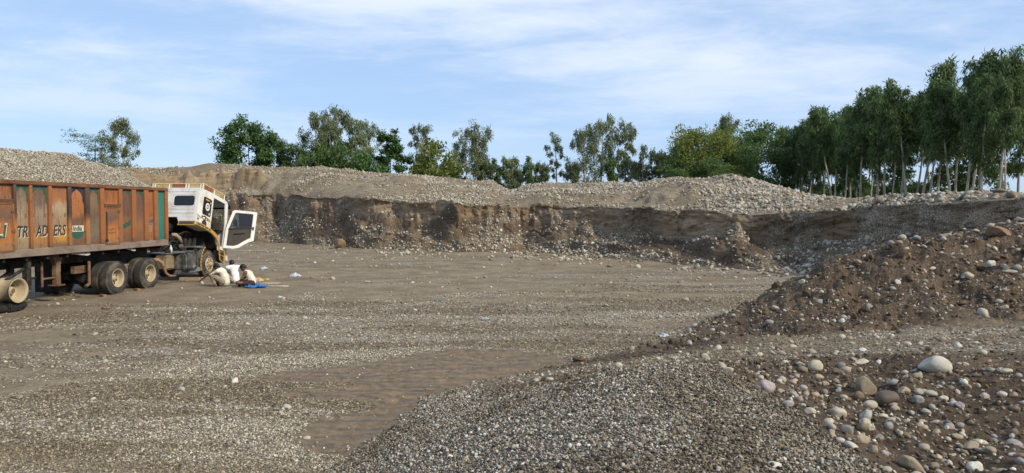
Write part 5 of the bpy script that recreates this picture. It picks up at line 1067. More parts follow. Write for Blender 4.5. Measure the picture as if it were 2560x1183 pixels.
    m = MB(); m.lathe([(-0.16, 0), (-0.16, 0.10), (0.16, 0.10), (0.16, 0)], (-0.72, 1.15, 1.27), 'z', 14); m.lathe([(-0.12, 0), (-0.12, 0.09), (0.12, 0.09), (0.12, 0)], (-0.6, 1.75, 1.24), 'z', 14); B(m, 'canisters', M_CHASSIS, eng)
    # ---- cab
    WR, WL = -0.32, -2.62
    prof = [(0.0, 0.03), (0.06, 0.0), (1.1, -0.03), (2.14, 0.0), (2.26, 0.10), (2.36, 1.05), (2.38, 2.15), (1.88, 2.15), (1.84, 1.98), (1.74, 1.83), (1.58, 1.70), (1.34, 1.61), (1.05, 1.55), (0.55, 1.505), (0.0, 1.49)]
    doorO = [(1.10, 0.13), (2.04, 0.14), (2.20, 1.02), (2.20, 1.98), (1.95, 1.92), (1.82, 1.74), (1.60, 1.60), (1.36, 1.52), (1.10, 1.48)]
    th = 0.05
    def fnR(p, q, t): return cabp(p, q, t)
    # side shells as strips around the door opening
    def side_shell(m, w):
        w0, w1 = w, w + (0.05 if w < -1 else -0.05)
        m.prism([(0.0, 0.03), (0.06, 0.0), (1.10, -0.03), (1.10, 1.56), (0.55, 1.505), (0.0, 1.49)], fnR, w0, w1)                    # quarter panel
        m.prism([(1.10, -0.03), (2.14, 0.0), (2.26, 0.10), (2.04, 0.14), (1.10, 0.13)], fnR, w0, w1)                               # cant rail
        m.prism([(2.04, 0.14), (2.26, 0.10), (2.36, 1.05), (2.20, 1.02)], fnR, w0, w1)                                             # pillar
        m.prism([(2.20, 1.02), (2.36, 1.05), (2.38, 2.15), (1.88, 2.15), (1.84, 1.98), (1.95, 1.92), (2.20, 1.98)], fnR, w0, w1)
        m.prism([(1.10, 1.48), (1.36, 1.52), (1.60, 1.60), (1.82, 1.74), (1.95, 1.92), (1.84, 1.98), (1.74, 1.83), (1.58, 1.70), (1.34, 1.61), (1.10, 1.56)], fnR, w0, w1)  # sill
    m = MB(); side_shell(m, WR); side_shell(m, WL)
    # back wall with two windows: built as bands round the openings
    wins = [(-0.50, -1.30), (-1.64, -2.44)]; qa, qb = 0.36, 0.72
    def bwall(wa, wb, q0, q1): m.prism([(wa, q0), (wb, q0), (wb, q1), (wa, q1)], lambda w, q, t: cabp(t, q, w), 0.0, 0.05)
    bwall(WR - .05, WL + .05, 0.03, qa); bwall(WR - .05, WL + .05, qb, 1.20); bwall(WR - .05, wins[0][0], qa, qb); bwall(wins[0][1], wins[1][0], qa, qb); bwall(wins[1][1], WL + .05, qa, qb)
    bwall(WR - .05, -1.0, 1.20, 1.49); bwall(-1.94, WL + .05, 1.20, 1.49)
    m.prism([(-1.0, 1.20), (-1.0, 1.49), (-1.13, 1.20)], lambda w, q, t: cabp(t, q, w), 0.0, 0.05)
    # pressed ribs on the back wall
    for q in (0.16, 0.86, 1.02): m.prism([(WR - .12, q), (WL + .12, q), (WL + .12, q + 0.02), (WR - .12, q + 0.02)], lambda w, q_, t: cabp(t, q_, w), -0.014, 0.001)
    for wa, wb in wins: m.ringprism([(wa + .07, qa - .07), (wb - .07, qa - .07), (wb - .07, qb + .07), (wa + .07, qb + .07)], [(wa + .055, qa - .055), (wb - .055, qa - .055), (wb - .055, qb + .055), (wa + .055, qb + .055)], lambda w, q, t: cabp(t, q, w), -0.012, 0.001)
    # roof, floor hump, front
    m.prism([(0.0, 0.03), (0.06, 0.0), (1.1, -0.03), (2.14, 0.0), (2.14, 0.05), (0.06, 0.06)], fnR, WR - .05, WL + .05)
    m.prism([(2.14, 0.0), (2.26, 0.10), (2.29, 0.22), (2.25, 0.22), (2.10, 0.05)], fnR, WR - .05, WL + .05)
    m.prism([(2.33, 1.05), (2.36, 1.05), (2.38, 2.15), (2.33, 2.15)], fnR, WR - .05, WL + .05)
    m.prism([(0.05, 1.42), (1.2, 1.46), (1.2, 1.50), (0.05, 1.46)], fnR, WR - .06, -0.95); m.prism([(0.05, 1.42), (1.2, 1.46), (1.2, 1.50), (0.05, 1.46)], fnR, -2.0, WL + .06)
    cab = B(m, 'cab_body', M_CABW, bev=0.012)
    m = MB(); m.prism([(0.06, 1.16), (2.3, 1.20), (2.3, 1.28), (0.06, 1.21)], fnR, -0.98, -1.96); m.prism([(1.2, 1.50), (1.6, 1.66), (1.9, 2.02), (2.3, 2.05), (2.3, 2.10), (1.85, 2.08), (1.55, 1.72), (1.2, 1.56)], fnR, WR - .06, WL + .06)
    m.prism([(0.06, 1.16), (0.06, 1.50), (1.2, 1.56), (1.2, 1.2)], fnR, -0.95, -0.98); B(m, 'cab_floor', M_BLACK, cab)
    m = MB(); m.box((0, 0, 0), (0.55, 0.5, 0.14), M=Matrix.Translation(cabp(1.25, 1.25, -0.75)) @ Matrix.Rotation(-CT, 4, 'X'), bev=0.04); m.box((0, 0, 0), (0.5, 0.14, 0.65), M=Matrix.Translation(cabp(1.02, 0.90, -0.75)) @ Matrix.Rotation(-CT - 0.1, 4, 'X'), bev=0.05); B(m, 'seat', M_TRIM, cab)
    m = MB(); m.box((0, 0, 0), (2.1, 0.28, 0.38), M=Matrix.Translation(cabp(2.15, 1.12, -1.47)) @ Matrix.Rotation(-CT, 4, 'X'), bev=0.05); B(m, 'dashboard', M_TRIM, cab)
    m = MB(); m.path([cabp(1.82 + 0.10 * math.sin(t), 0.95 - 0.16 * math.sin(t), -0.75 + 0.22 * math.cos(t)) for t in np.linspace(0, 2 * math.pi, 21)], 0.016, 6); m.bar(cabp(1.82, 0.95, -0.75), cabp(2.1, 1.2, -0.75), 0.025, n=6); B(m, 'steering_wheel', M_RUBBER, cab)
    for wa, wb in wins:   # rear windows with rounded corners
        def rr_(x0, x1, y0, y1, r): return [(cx_ + r * math.cos(t), cy_ + r * math.sin(t)) for cx_, cy_, t0 in ((x1 - r, y1 - r, 0), (x0 + r, y1 - r, 90), (x0 + r, y0 + r, 180), (x1 - r, y0 + r, 270)) for t in [R(t0 + k * 22.5) for k in range(5)]]
        m = MB(); m.prism(rr_(wb - .02, wa + .02, qa - .02, qb + .02, 0.1), lambda w, q, t: cabp(t, q, w), -0.006, 0.02); B(m, 'rear_window', M_GLASSD, cab)
    m = MB(); m.prism(rr_(0.36, 0.98, 0.26, 0.98, 0.08), fnR, WR + 0.006, WR - 0.01); qw = B(m, 'quarter_window', M_GLASSD, cab)
    m = MB(); m.ringprism([(0.70 + 0.16 * math.cos(t), 0.62 + 0.16 * math.sin(t)) for t in np.linspace(0, 2 * math.pi, 21)[:-1]], [(0.70 + 0.085 * math.cos(t), 0.62 + 0.085 * math.sin(t)) for t in np.linspace(0, 2 * math.pi, 21)[:-1]], fnR, WR + 0.010, WR + 0.0065)
    for pc, qc, r in ((0.70, 0.62, 0.045), (0.90, 0.42, 0.035), (0.87, 0.88, 0.04)): m.prism([(pc + r * math.cos(t), qc + r * math.sin(t)) for t in np.linspace(0, 2 * math.pi, 13)[:-1]], fnR, WR + 0.010, WR + 0.0065)
    B(m, 'round_sticker', M_RACKW, cab)
    cm = Matrix.Translation((-off[0], -off[1], -off[2]))
    def cabtxt(txt, size, p, q, w, mat, sx=1.0):
        o = Vector(cabp(p, q, w)); ex = Vector(cabp(p + 1, q, w)) - o; ey = o - Vector(cabp(p, q + 1, w)); ez = Vector((1, 0, 0))
        M = Matrix(((ex.x, ey.x, ez.x, o.x), (ex.y, ey.y, ez.y, o.y), (ex.z, ey.z, ez.z, o.z), (0, 0, 0, 1))); return text_mesh('sticker_lettering', txt, size, mat, cm @ M, cab, 0, 0.004, 0.002, sx)
    cabtxt('H', 0.20, 0.12, 1.24, WR + 0.006, M_NAVY)
    m = MB(); m.prism([(0.50, 0.33), (0.58, 0.31), (0.66, 0.33), (0.74, 0.31), (0.82, 0.34), (0.82, 0.38), (0.72, 0.37), (0.64, 0.39), (0.56, 0.37), (0.50, 0.385)], fnR, WR + 0.010, WR + 0.0065); B(m, 'gold_mark', M_YEL, cab)
    # rifle-shaped and mountain-shaped dark stickers, gold stripe
    m = MB(); q0 = 1.06
    gun = [(0.34, q0 - .02), (0.50, q0 - .03), (0.52, q0 - .05), (0.62, q0 - .045), (0.98, q0 + .05), (0.98, q0 + .075), (0.84, q0 + .05), (0.83, q0 + .10), (0.79, q0 + .095), (0.76, q0 + .03), (0.70, q0 + .02), (0.64, q0 + .12), (0.59, q0 + .11), (0.62, q0 + .005), (0.46, q0 + .01), (0.42, q0 + .07), (0.37, q0 + .065)]
    m.prism(gun, fnR, WR + 0.006, WR + 0.003); B(m, 'rifle_sticker', M_NAVY, cab)
    m = MB(); m.prism([(0.40, 1.34), (0.42, 1.26), (0.47, 1.24), (0.49, 1.18), (0.54, 1.16), (0.58, 1.19), (0.60, 1.15), (0.66, 1.15), (0.70, 1.22), (0.74, 1.24), (0.78, 1.36), (0.72, 1.38), (0.66, 1.35), (0.60, 1.39), (0.52, 1.35), (0.46, 1.37)], fnR, WR + 0.0075, WR + 0.005); B(m, 'dark_emblem_sticker', M_NAVY, cab)
    m = MB(); m.prism([(0.02, 1.05), (0.30, 1.12), (1.08, 1.14), (1.08, 1.18), (0.30, 1.165), (0.02, 1.12)], fnR, WR + 0.005, WR + 0.002); B(m, 'gold_stripe', M_YEL, cab)
    # yellow studded skirt along the lower edge
    low = [(0.0, 1.49), (0.55, 1.505), (1.05, 1.55), (1.34, 1.61), (1.58, 1.70), (1.74, 1.83), (1.84, 1.98), (1.88, 2.15)]
    upp = [(0.0, 1.36), (0.58, 1.375), (1.08, 1.42), (1.40, 1.48), (1.66, 1.58), (1.85, 1.74), (1.96, 1.94), (2.00, 2.12)]
    m = MB()
    for i in range(len(low) - 1): m.prism([upp[i], upp[i + 1], low[i + 1], low[i]], fnR, WR + 0.028, WR + 0.0115)
    sk = B(m, 'yellow_skirt', M_YEL)
    m = MB()
    for (a, b) in ((0.10, 0.30), (0.36, 0.56), (0.66, 0.86), (0.92, 1.10)):
        f = lambda x, lst: np.interp(x, [l[0] for l in lst], [l[1] for l in lst]); m.prism([(a, f(a, upp) + .03), (a + .10, f(a + .1, upp) + .055), (b, f(b, upp) + .025), (b, f(b, low) - .03), (a + .10, f(a + .1, low) - .045), (a, f(a, low) - .03)], fnR, WR + 0.033, WR + 0.0285)
    B(m, 'black_diamonds', M_NAVY, sk)
    m = MB(); m.ringprism([(WR - .02, 1.35), (-1.0, 1.35), (-1.06, 1.53), (WR - .02, 1.53)], [(WR - .07, 1.385), (-0.98, 1.385), (-1.0, 1.495), (WR - .07, 1.495)], lambda w, q, t: cabp(t, q, w), -0.025, -0.001); B(m, 'yellow_skirt_rear', M_YEL, sk)
    m = MB(); m.prism([(WR - .07, 1.385), (-0.98, 1.385), (-1.0, 1.495), (WR - .07, 1.495)], lambda w, q, t: cabp(t, q, w), -0.018, -0.001); B(m, 'reflector_panel', simple('slate_reflector', (0.06, 0.065, 0.075), 0.5), sk)
    # lower front step frame and bumper end
    m = MB(); c_ = [cabp(1.90, 2.10, -0.30), cabp(2.36, 2.10, -0.30), cabp(2.42, 2.62, -0.30), cabp(2.05, 2.50, -0.30)]
    for i in range(4): m.bar(c_[i], c_[(i + 1) % 4], 0.028, n=6)
    m.bar(cabp(1.93, 2.3, -0.30), cabp(2.38, 2.34, -0.30), 0.02, n=6); st = B(m, 'yellow_step_frame', M_YEL)
    m = MB(); m.prism([(1.93, 2.12), (2.34, 2.12), (2.40, 2.58), (2.07, 2.46)], fnR, -0.33, -0.55); B(m, 'step_well', M_CHASSIS, st)
    m = MB(); m.box((-1.45, 4.72, 0.68), (2.2, 0.22, 0.42), bev=0.05); m.box((-0.36, 4.66, 0.80), (0.10, 0.12, 0.55), bev=0.02); B(m, 'front_bumper', M_CABW)
    m = MB(); m.bar((-0.62, 4.2, 0.93), cabp(2.0, 2.1, -0.62), 0.05, n=8); m.bar((-1.88, 4.2, 0.93), cabp(2.0, 2.1, -1.88), 0.05, n=8); m.bar((-0.9, 3.1, 0.95), cabp(1.15, 1.5, -0.9), 0.035, n=8); B(m, 'tilt_mounts', M_BLACK)
    # windscreen and far door with its window
    m = MB(); m.prism([(2.27, 0.22), (2.29, 0.22), (2.35, 1.05), (2.33, 1.05)], fnR, WR - .08, WL + .08); B(m, 'windscreen', M_GLASS, cab)
    m = MB(); m.ringprism([(1.11, 0.14), (2.03, 0.15), (2.19, 1.02), (1.11, 1.02)], [(1.19, 0.22), (1.97, 0.23), (2.09, 0.94), (1.19, 0.94)], fnR, WL + .005, WL + .045); m.prism([(1.11, 1.02), (2.19, 1.02), (2.19, 1.96), (1.95, 1.91), (1.82, 1.73), (1.60, 1.59), (1.36, 1.51), (1.11, 1.47)], fnR, WL + .005, WL + .045); fd = B(m, 'left_door', M_CABW)
    m = MB(); m.prism([(1.19, 0.22), (1.97, 0.23), (2.09, 0.94), (1.19, 0.94)], fnR, WL + .02, WL + .026); B(m, 'door_window', M_GLASS, fd)
    # ---- open right door
    hinge = Vector(cabp(2.20, 1.99, WR + 0.02)); up = (Vector(cabp(0, -1, 0)) - Vector(cabp(0, 0, 0))); fw = Vector(cabp(1, 0, 0)) - Vector(cabp(0, 0, 0)); sd = Vector((1, 0, 0))
    ad = (sd * math.cos(R(24)) + fw * math.sin(R(24))).normalized(); nd = ad.cross(up).normalized()
    def fd_(a, b, t): return tuple(hinge + ad * a + up * b + nd * t)
    out = [(0.0, 0.0), (0.42, 0.0), (0.62, 0.06), (0.82, 0.22), (1.0, 0.34), (1.17, 0.40), (1.20, 1.62), (1.14, 1.66), (0.30, 1.66), (0.22, 1.60), (0.02, 0.80)]
    inn = [(0.12, 0.12), (0.38, 0.12), (0.55, 0.18), (0.74, 0.33), (0.92, 0.46), (1.03, 0.52), (1.05, 1.52), (1.03, 1.55), (0.36, 1.55), (0.33, 1.53), (0.14, 0.84)]
    m = MB(); m.ringprism(out, inn, fd_, -0.03, 0.03); dr = B(m, 'right_door', M_CABW, bev=0.01)
    m = MB(); m.prism([(0.10, 0.10), (0.39, 0.10), (0.57, 0.16), (0.76, 0.31), (0.93, 0.44), (1.05, 0.50), (1.06, 0.93), (0.55, 0.86), (0.12, 0.80)], fd_, -0.026, 0.026); B(m, 'door_trim', M_TRIM, dr, 0.01)
    m = MB(); m.prism([(0.13, 0.80), (0.55, 0.86), (1.04, 0.93), (1.04, 1.0), (0.55, 0.92), (0.14, 0.86)], fd_, -0.05, 0.05); m.box((0, 0, 0), (0.04, 0.09, 0.14), M=Matrix.Translation(fd_(1.11, 0.93, 0.03))); m.bar(fd_(0.35, 0.62, -0.05), fd_(0.8, 0.70, -0.05), 0.02, n=6); m.bar(fd_(0.35, 0.62, 0.05), fd_(0.8, 0.70, 0.05), 0.02, n=6); B(m, 'arm_rest', M_RUBBER, dr)
    m = MB(); m.prism([(0.13, 0.86), (0.55, 0.92), (0.62, 0.93), (0.62, 1.57), (0.33, 1.57), (0.30, 1.55)], fd_, -0.004, 0.004); B(m, 'door_window', M_GLASS, dr)
    m = MB(); m.prism([(0.55, 0.92), (1.05, 0.99), (1.06, 1.54), (1.05, 1.56), (0.45, 1.56), (0.50, 1.2)], fd_, -0.006, 0.006); B(m, 'tinted_door_window', M_GLASSD, dr)
    # mirror on its arm, in front of the door window
    mc = Vector(fd_(0.36, 1.14, -0.28 if (nd.y > 0) == False else 0.28))
    m = MB(); m.box((0, 0, 0), (0.20, 0.07, 0.36), M=Matrix.Translation(mc) @ Matrix.Rotation(-0.3, 4, 'Z'), bev=0.02); mr = B(m, 'mirror', M_RUBBER, dr)
    m = MB(); m.box((0, -0.037, 0), (0.17, 0.004, 0.32), M=Matrix.Translation(mc) @ Matrix.Rotation(-0.3, 4, 'Z')); B(m, 'mirror_face', M_MIRROR, dr)
    m = MB(); m.path([fd_(0.12, 1.5, 0.0), tuple(mc + Vector((-0.05, 0.02, 0.30))), tuple(mc + Vector((0, 0.04, 0)))], 0.014, 5); m.path([fd_(0.04, 0.9, 0.0), tuple(mc + Vector((-0.05, 0.02, -0.25))), tuple(mc + Vector((0, 0.04, 0)))], 0.014, 5); B(m, 'mirror_arm', M_RUBBER, dr)
    # sun visor and horn at the front edge of the roof
    m = MB(); m.prism([(2.10, -0.03), (2.42, 0.10), (2.50, 0.24), (2.47, 0.25), (2.38, 0.13), (2.10, 0.0)], fnR, WR + .0, WL - .0); B(m, 'sun_visor', M_GLASSD, cab)
    m = MB(); m.lathe([(0, 0.02), (0.10, 0.04), (0.14, 0.06), (0.14, 0)], cabp(2.25, -0.06, WR - 0.05), 'y', 12); B(m, 'roof_horn', simple('chrome', (0.6, 0.6, 0.6), 0.25, 0.9), cab)
    # ---- roof rack
    W0, W1, P0, P1 = -0.38, -2.50, 0.30, 2.00; rh = 0.24
    rk = MB()
    def rb_(p, q, w): return cabp(p, q, w)
    for (p, w) in [(P0, W0), (P0, W0 - .10), (P0, -0.98), (P0, -1.10), (P0, -1.68), (P0, -1.80), (P0, W1 + .1), (P0, W1), (1.05, W0), (1.18, W0), (P1, W0), (P1, W1), (1.05, W1)]: rk.bar(rb_(p, 0.0, w), rb_(p, -rh, w), 0.022, n=6)
    rack = B(rk, 'roof_rack', M_RACKW)
    m = MB()
    for q in (-0.10, -0.17, -rh): m.bar(rb_(P0, q, W0), rb_(P0, q, W1), 0.014 if q > -rh else 0.022, n=6); m.bar(rb_(P0, q, W0), rb_(P1, q, W0), 0.014 if q > -rh else 0.022, n=6); m.bar(rb_(P0, q, W1), rb_(P1, q, W1), 0.014, n=6); m.bar(rb_(P1, q, W0), rb_(P1, q, W1), 0.014, n=6)
    B(m, 'rack_rails', M_RACKY, rack)
    m = MB(); m.prism([(-1.11, -0.06), (-1.67, -0.06), (-1.67, -rh + .02), (-1.11, -rh + .02)], lambda w, q, t: cabp(t, q, w), P0 - 0.025, P0 - 0.017); B(m, 'rack_board', M_REDP, rack); m = MB(); m.prism([(P0 + .1, -0.06), (1.04, -0.06), (1.04, -rh + .02), (P0 + .1, -rh + .02)], fnR, W0 + 0.025, W0 + 0.017); B(m, 'rack_board', M_REDP, rack)
    m = MB()
    for k in range(9): p = P0 + 0.1 + k * 0.2; m.bar(rb_(p, -0.045, W0), rb_(p, -0.045, W1), 0.012, n=5)
    B(m, 'rack_slats', M_RACKW, rack)
    return root
TRACTOR = build_tractor()
# bricks chocking the wheels, timber under the frame
def put(name, m, mat, label, cat, x, y, z, rz=0, group=None, bevel=0):
    o = m.build(name, mat, bevel=bevel); o.location = (x, y, z); o.rotation_euler = (0, 0, rz); return tag(o, label, cat, group)
M_BRICK = simple('worn_brick', (0.24, 0.125, 0.075), 0.9, 0, 0.25, 14, bump=0.006)
for x, lab, dw in ((262, 'brick chocking the rearmost drive wheels of the tractor', 0.08), (347, 'brick chocking the forward drive wheels of the tractor', 0.08)):
    u = uw(x, dw); p = TM @ Vector((dw - 0.12, u, 0)); m = MB(); m.box((0, 0, 0.0375), (0.11, 0.23, 0.075), bev=0.006); put('brick', m, M_BRICK, lab, 'brick', p.x, p.y, terrain_z(p.x, p.y) - 0.005, -TA + 1.2)
M_WOOD = simple('raw_timber', (0.30, 0.21, 0.125), 0.85, 0, 0.2, 10, bump=0.004)
p = TM @ Vector((0.15, uw(468, 0.15), 0)); gz = terrain_z(p.x, p.y)
m = MB(); m.box((0, 0, 0.03), (1.05, 0.24, 0.06), bev=0.006); put('plank', m, simple('grey_timber', (0.14, 0.115, 0.09), 0.9, 0, 0.25, 8), 'flat grey plank on the ground below the timber beam', 'plank', p.x - 0.05, p.y, gz - 0.005, 0.05)
m = MB(); m.box((0, 0, 0.06), (0.72, 0.13, 0.12), bev=0.008); put('timber_beam', m, M_WOOD, 'pale timber beam lying on the plank beside the front wheel', 'beam', p.x + 0.05, p.y + 0.02, gz + 0.055, 0.05)
# ------------------------------------------------------------------ people
def sd_prim(P, pr):
    if pr[0] == 'c':
        _, a, b, r0, r1 = pr; a = np.array(a); b = np.array(b); d = b - a; t = np.clip(((P - a) @ d) / (d @ d + 1e-9), 0, 1)
        return np.linalg.norm(P - a - t[..., None] * d, axis=-1) - (r0 + t * (r1 - r0))
    _, c, r, Rm = pr; q = (P - np.array(c)) @ np.array(Rm); r = np.array(r); k0 = np.linalg.norm(q / r, axis=-1); k1 = np.linalg.norm(q / (r * r), axis=-1) + 1e-9
    return k0 * (k0 - 1) / k1
def sdf_mesh(prims, h, k, cut=None, wr=None):
    pts = []
    for p in prims:
        if p[0] == 'c': pts += [np.array(p[1]) - p[3], np.array(p[1]) + p[3], np.array(p[2]) - p[4], np.array(p[2]) + p[4]]
        else: m = max(p[2]); pts += [np.array(p[1]) - m, np.array(p[1]) + m]
    lo = np.min(pts, 0) - 3 * h; hi = np.max(pts, 0) + 3 * h; n = np.ceil((hi - lo) / h).astype(int) + 1
    D = np.full(n, 9.0); ax = [lo[i] + np.arange(n[i]) * h for i in range(3)]
    for p in prims:
        if p[0] == 'c': bl = np.minimum(np.array(p[1]), p[2]) - max(p[3], p[4]) - 0.05; bh = np.maximum(np.array(p[1]), p[2]) + max(p[3], p[4]) + 0.05
        else: m = max(p[2]); bl = np.array(p[1]) - m - 0.05; bh = np.array(p[1]) + m + 0.05
        s = [slice(max(0, int((bl[i] - lo[i]) / h)), min(n[i], int((bh[i] - lo[i]) / h) + 2)) for i in range(3)]
        P_ = np.stack(np.meshgrid(ax[0][s[0]], ax[1][s[1]], ax[2][s[2]], indexing='ij'), -1); d = sd_prim(P_, p); c = D[s[0], s[1], s[2]]
        kk = min(k, (p[3] if p[0] == 'c' else min(p[2])) * 0.6); g = np.clip(0.5 + 0.5 * (c - d) / kk, 0, 1); D[s[0], s[1], s[2]] = c * (1 - g) + d * g - kk * g * (1 - g)
    G = np.stack(np.meshgrid(*ax, indexing='ij'), -1)
    if wr is not None: D = D + wr(G)
    if cut is not None: D = np.maximum(D, cut(G))
    # surface nets
    ins = D < 0; cnt = np.zeros(np.array(n) - 1); pos = np.zeros((*(np.array(n) - 1), 3))
    cor = [(i, j, l) for i in (0, 1) for j in (0, 1) for l in (0, 1)]
    sl = lambda o: tuple(slice(o[i], n[i] - 1 + o[i]) for i in range(3))
    for a in cor:
        for ax_ in range(3):
            if a[ax_]: continue
            b = list(a); b[ax_] = 1; da, db = D[sl(a)], D[sl(b)]; cr = (da < 0) != (db < 0); t = np.where(cr, da / (da - db + 1e-12), 0)
            off = np.stack([np.full(da.shape, float(a[i])) for i in range(3)], -1); off[..., ax_] += t; pos += off * cr[..., None]; cnt += cr
    act = cnt > 0; idx = np.full(act.shape, -1); idx[act] = np.arange(act.sum()); V = lo + (np.argwhere(act) + pos[act] / cnt[act][:, None]) * h
    F = []
    for ax_ in range(3):
        o1, o2 = [(1, 2), (2, 0), (0, 1)][ax_]
        da = ins[tuple(slice(0, n[i] - 1) if i == ax_ else slice(1, n[i] - 1) for i in range(3))]; db = ins[tuple(slice(1, n[i]) if i == ax_ else slice(1, n[i] - 1) for i in range(3))]
        e = np.argwhere(da != db); fl = da[tuple(e.T)]
        base = e.copy(); base[:, o1] += 0; base[:, o2] += 0
        def gi(d1, d2):
            q = base.copy()
            q[:, o1] += d1; q[:, o2] += d2; return idx[tuple(q.T)]
        a, b, c, d = gi(0, 0), gi(1, 0), gi(1, 1), gi(0, 1)
        F.append(np.where(fl[:, None], np.stack([a, b, c, d], 1), np.stack([a, d, c, b], 1)))
    F = np.vstack(F); return V, F[(F >= 0).all(1)]
def skin_m(): 
    t = NT('brown_skin'); v = t.coord('Object'); t.base(t.ramp(t.noise(v, 14, 4), [(0.3, (0.085, 0.040, 0.024)), (0.7, (0.135, 0.066, 0.040))])); t.set(0.5, spec=0.4); return t.mat
M_SKIN = skin_m(); M_HAIR = simple('black_hair', (0.010, 0.009, 0.008), 0.5, 0, 0.4, 40)
def cloth(name, c):
    t = NT(name); v = t.coord('Object'); n = t.noise(v, 9, 5, 0.6, 0.6); t.base(t.ramp(n, [(0.3, tuple(x * 0.86 for x in c)), (0.7, c)])); t.set(0.9, spec=0.15, normal=t.bump(t.noise(v, 13, 3, 0.5, 1.2), 0.6, 0.03)); return t.mat
def head_prims(c, yaw_dir, pitch):
    """c: head centre; face looks along yaw_dir tipped down by pitch"""
    f = np.array([yaw_dir[0], yaw_dir[1], 0.0]); f /= np.linalg.norm(f); f = f * math.cos(pitch) + np.array([0, 0, -math.sin(pitch)]); s = np.cross([0, 0, 1], f); s /= np.linalg.norm(s); u = np.cross(f, s); c = np.array(c)
    Rm = np.stack([f, s, u], 1); P = lambda a, b, d: tuple(c + f * a + s * b + u * d)
    pr = [('e', P(-0.012, 0, 0.022), (0.098, 0.076, 0.098), Rm), ('e', P(0.018, 0, -0.045), (0.070, 0.060, 0.072), Rm), ('c', P(0.05, 0, -0.085), P(0.03, 0, -0.08), 0.030, 0.034),
          ('c', P(0.082, 0, 0.012), P(0.103, 0, -0.022), 0.010, 0.015), ('c', P(0.080, -0.016, -0.062), P(0.080, 0.016, -0.062), 0.009, 0.009), ('c', P(0.072, -0.045, 0.022), P(0.076, -0.012, 0.024), 0.012, 0.012), ('c', P(0.072, 0.045, 0.022), P(0.076, 0.012, 0.024), 0.012, 0.012),
          ('e', P(-0.005, 0.078, -0.008), (0.022, 0.010, 0.032), Rm), ('e', P(-0.005, -0.078, -0.008), (0.022, 0.010, 0.032), Rm)]
    hair = [('e', P(-0.022, 0, 0.036), (0.102, 0.084, 0.098), Rm), ('e', P(-0.060, 0, -0.010), (0.055, 0.072, 0.070), Rm), ('e', P(0.045, 0, 0.092), (0.045, 0.060, 0.026), Rm)]
    eyes = [P(0.083, 0.030, 0.004), P(0.083, -0.030, 0.004)]
    return pr, hair, eyes, Rm
def hand_prims(w, tip, palm_up=(0, 0, 1)):
    """wrist w, pointing to tip: palm, four fingers of unequal length with a bend, thumb from the side"""
    w = np.array(w, float); d = np.array(tip, float) - w; d /= np.linalg.norm(d); s = np.cross(d, palm_up); s /= np.linalg.norm(s); n = np.cross(s, d)
    pr = [('c', tuple(w), tuple(w + d * 0.04), 0.024, 0.026)]
    for i, (o, L_) in enumerate(((-0.027, 0.060), (-0.009, 0.072), (0.009, 0.068), (0.027, 0.052))):
        b = w + d * 0.085 + s * o; pr += [('c', tuple(w + d * 0.03 + s * o * 0.7), tuple(b), 0.014, 0.0115), ('c', tuple(b), tuple(b + d * L_ * 0.55 - n * 0.010), 0.0105, 0.0095), ('c', tuple(b + d * L_ * 0.55 - n * 0.010), tuple(b + d * L_ * 0.9 - n * 0.035), 0.0095, 0.008)]
    t0 = w + d * 0.025 - s * 0.024; pr += [('c', tuple(t0), tuple(t0 + d * 0.035 - s * 0.028 - n * 0.008), 0.013, 0.0115), ('c', tuple(t0 + d * 0.035 - s * 0.028 - n * 0.008), tuple(t0 + d * 0.065 - s * 0.032 - n * 0.02), 0.0105, 0.009)]
    return pr
def foot_prims(an, toe):
    an = np.array(an, float); toe = np.array(toe, float); d = toe - an; d[2] = 0; d /= np.linalg.norm(d); s = np.cross([0, 0, 1], d); z = 0.022
    heel = an - d * 0.035; heel[2] = 0.032; ball = an + d * 0.12; ball[2] = 0.024
    pr = [('c', tuple(an), tuple(heel), 0.036, 0.032), ('c', tuple(heel), tuple(ball), 0.032, 0.026), ('c', tuple(an), tuple(ball), 0.034, 0.024), ('c', tuple(ball - s * 0.022), tuple(ball + s * 0.022), 0.023, 0.021)]
    for i in range(5): b = ball + s * (-0.030 + 0.015 * i) + d * 0.015; b[2] = 0.014; e = b + d * (0.045 - 0.005 * i); e[2] = 0.011; pr.append(('c', tuple(b), tuple(e), 0.011, 0.009))
    return pr
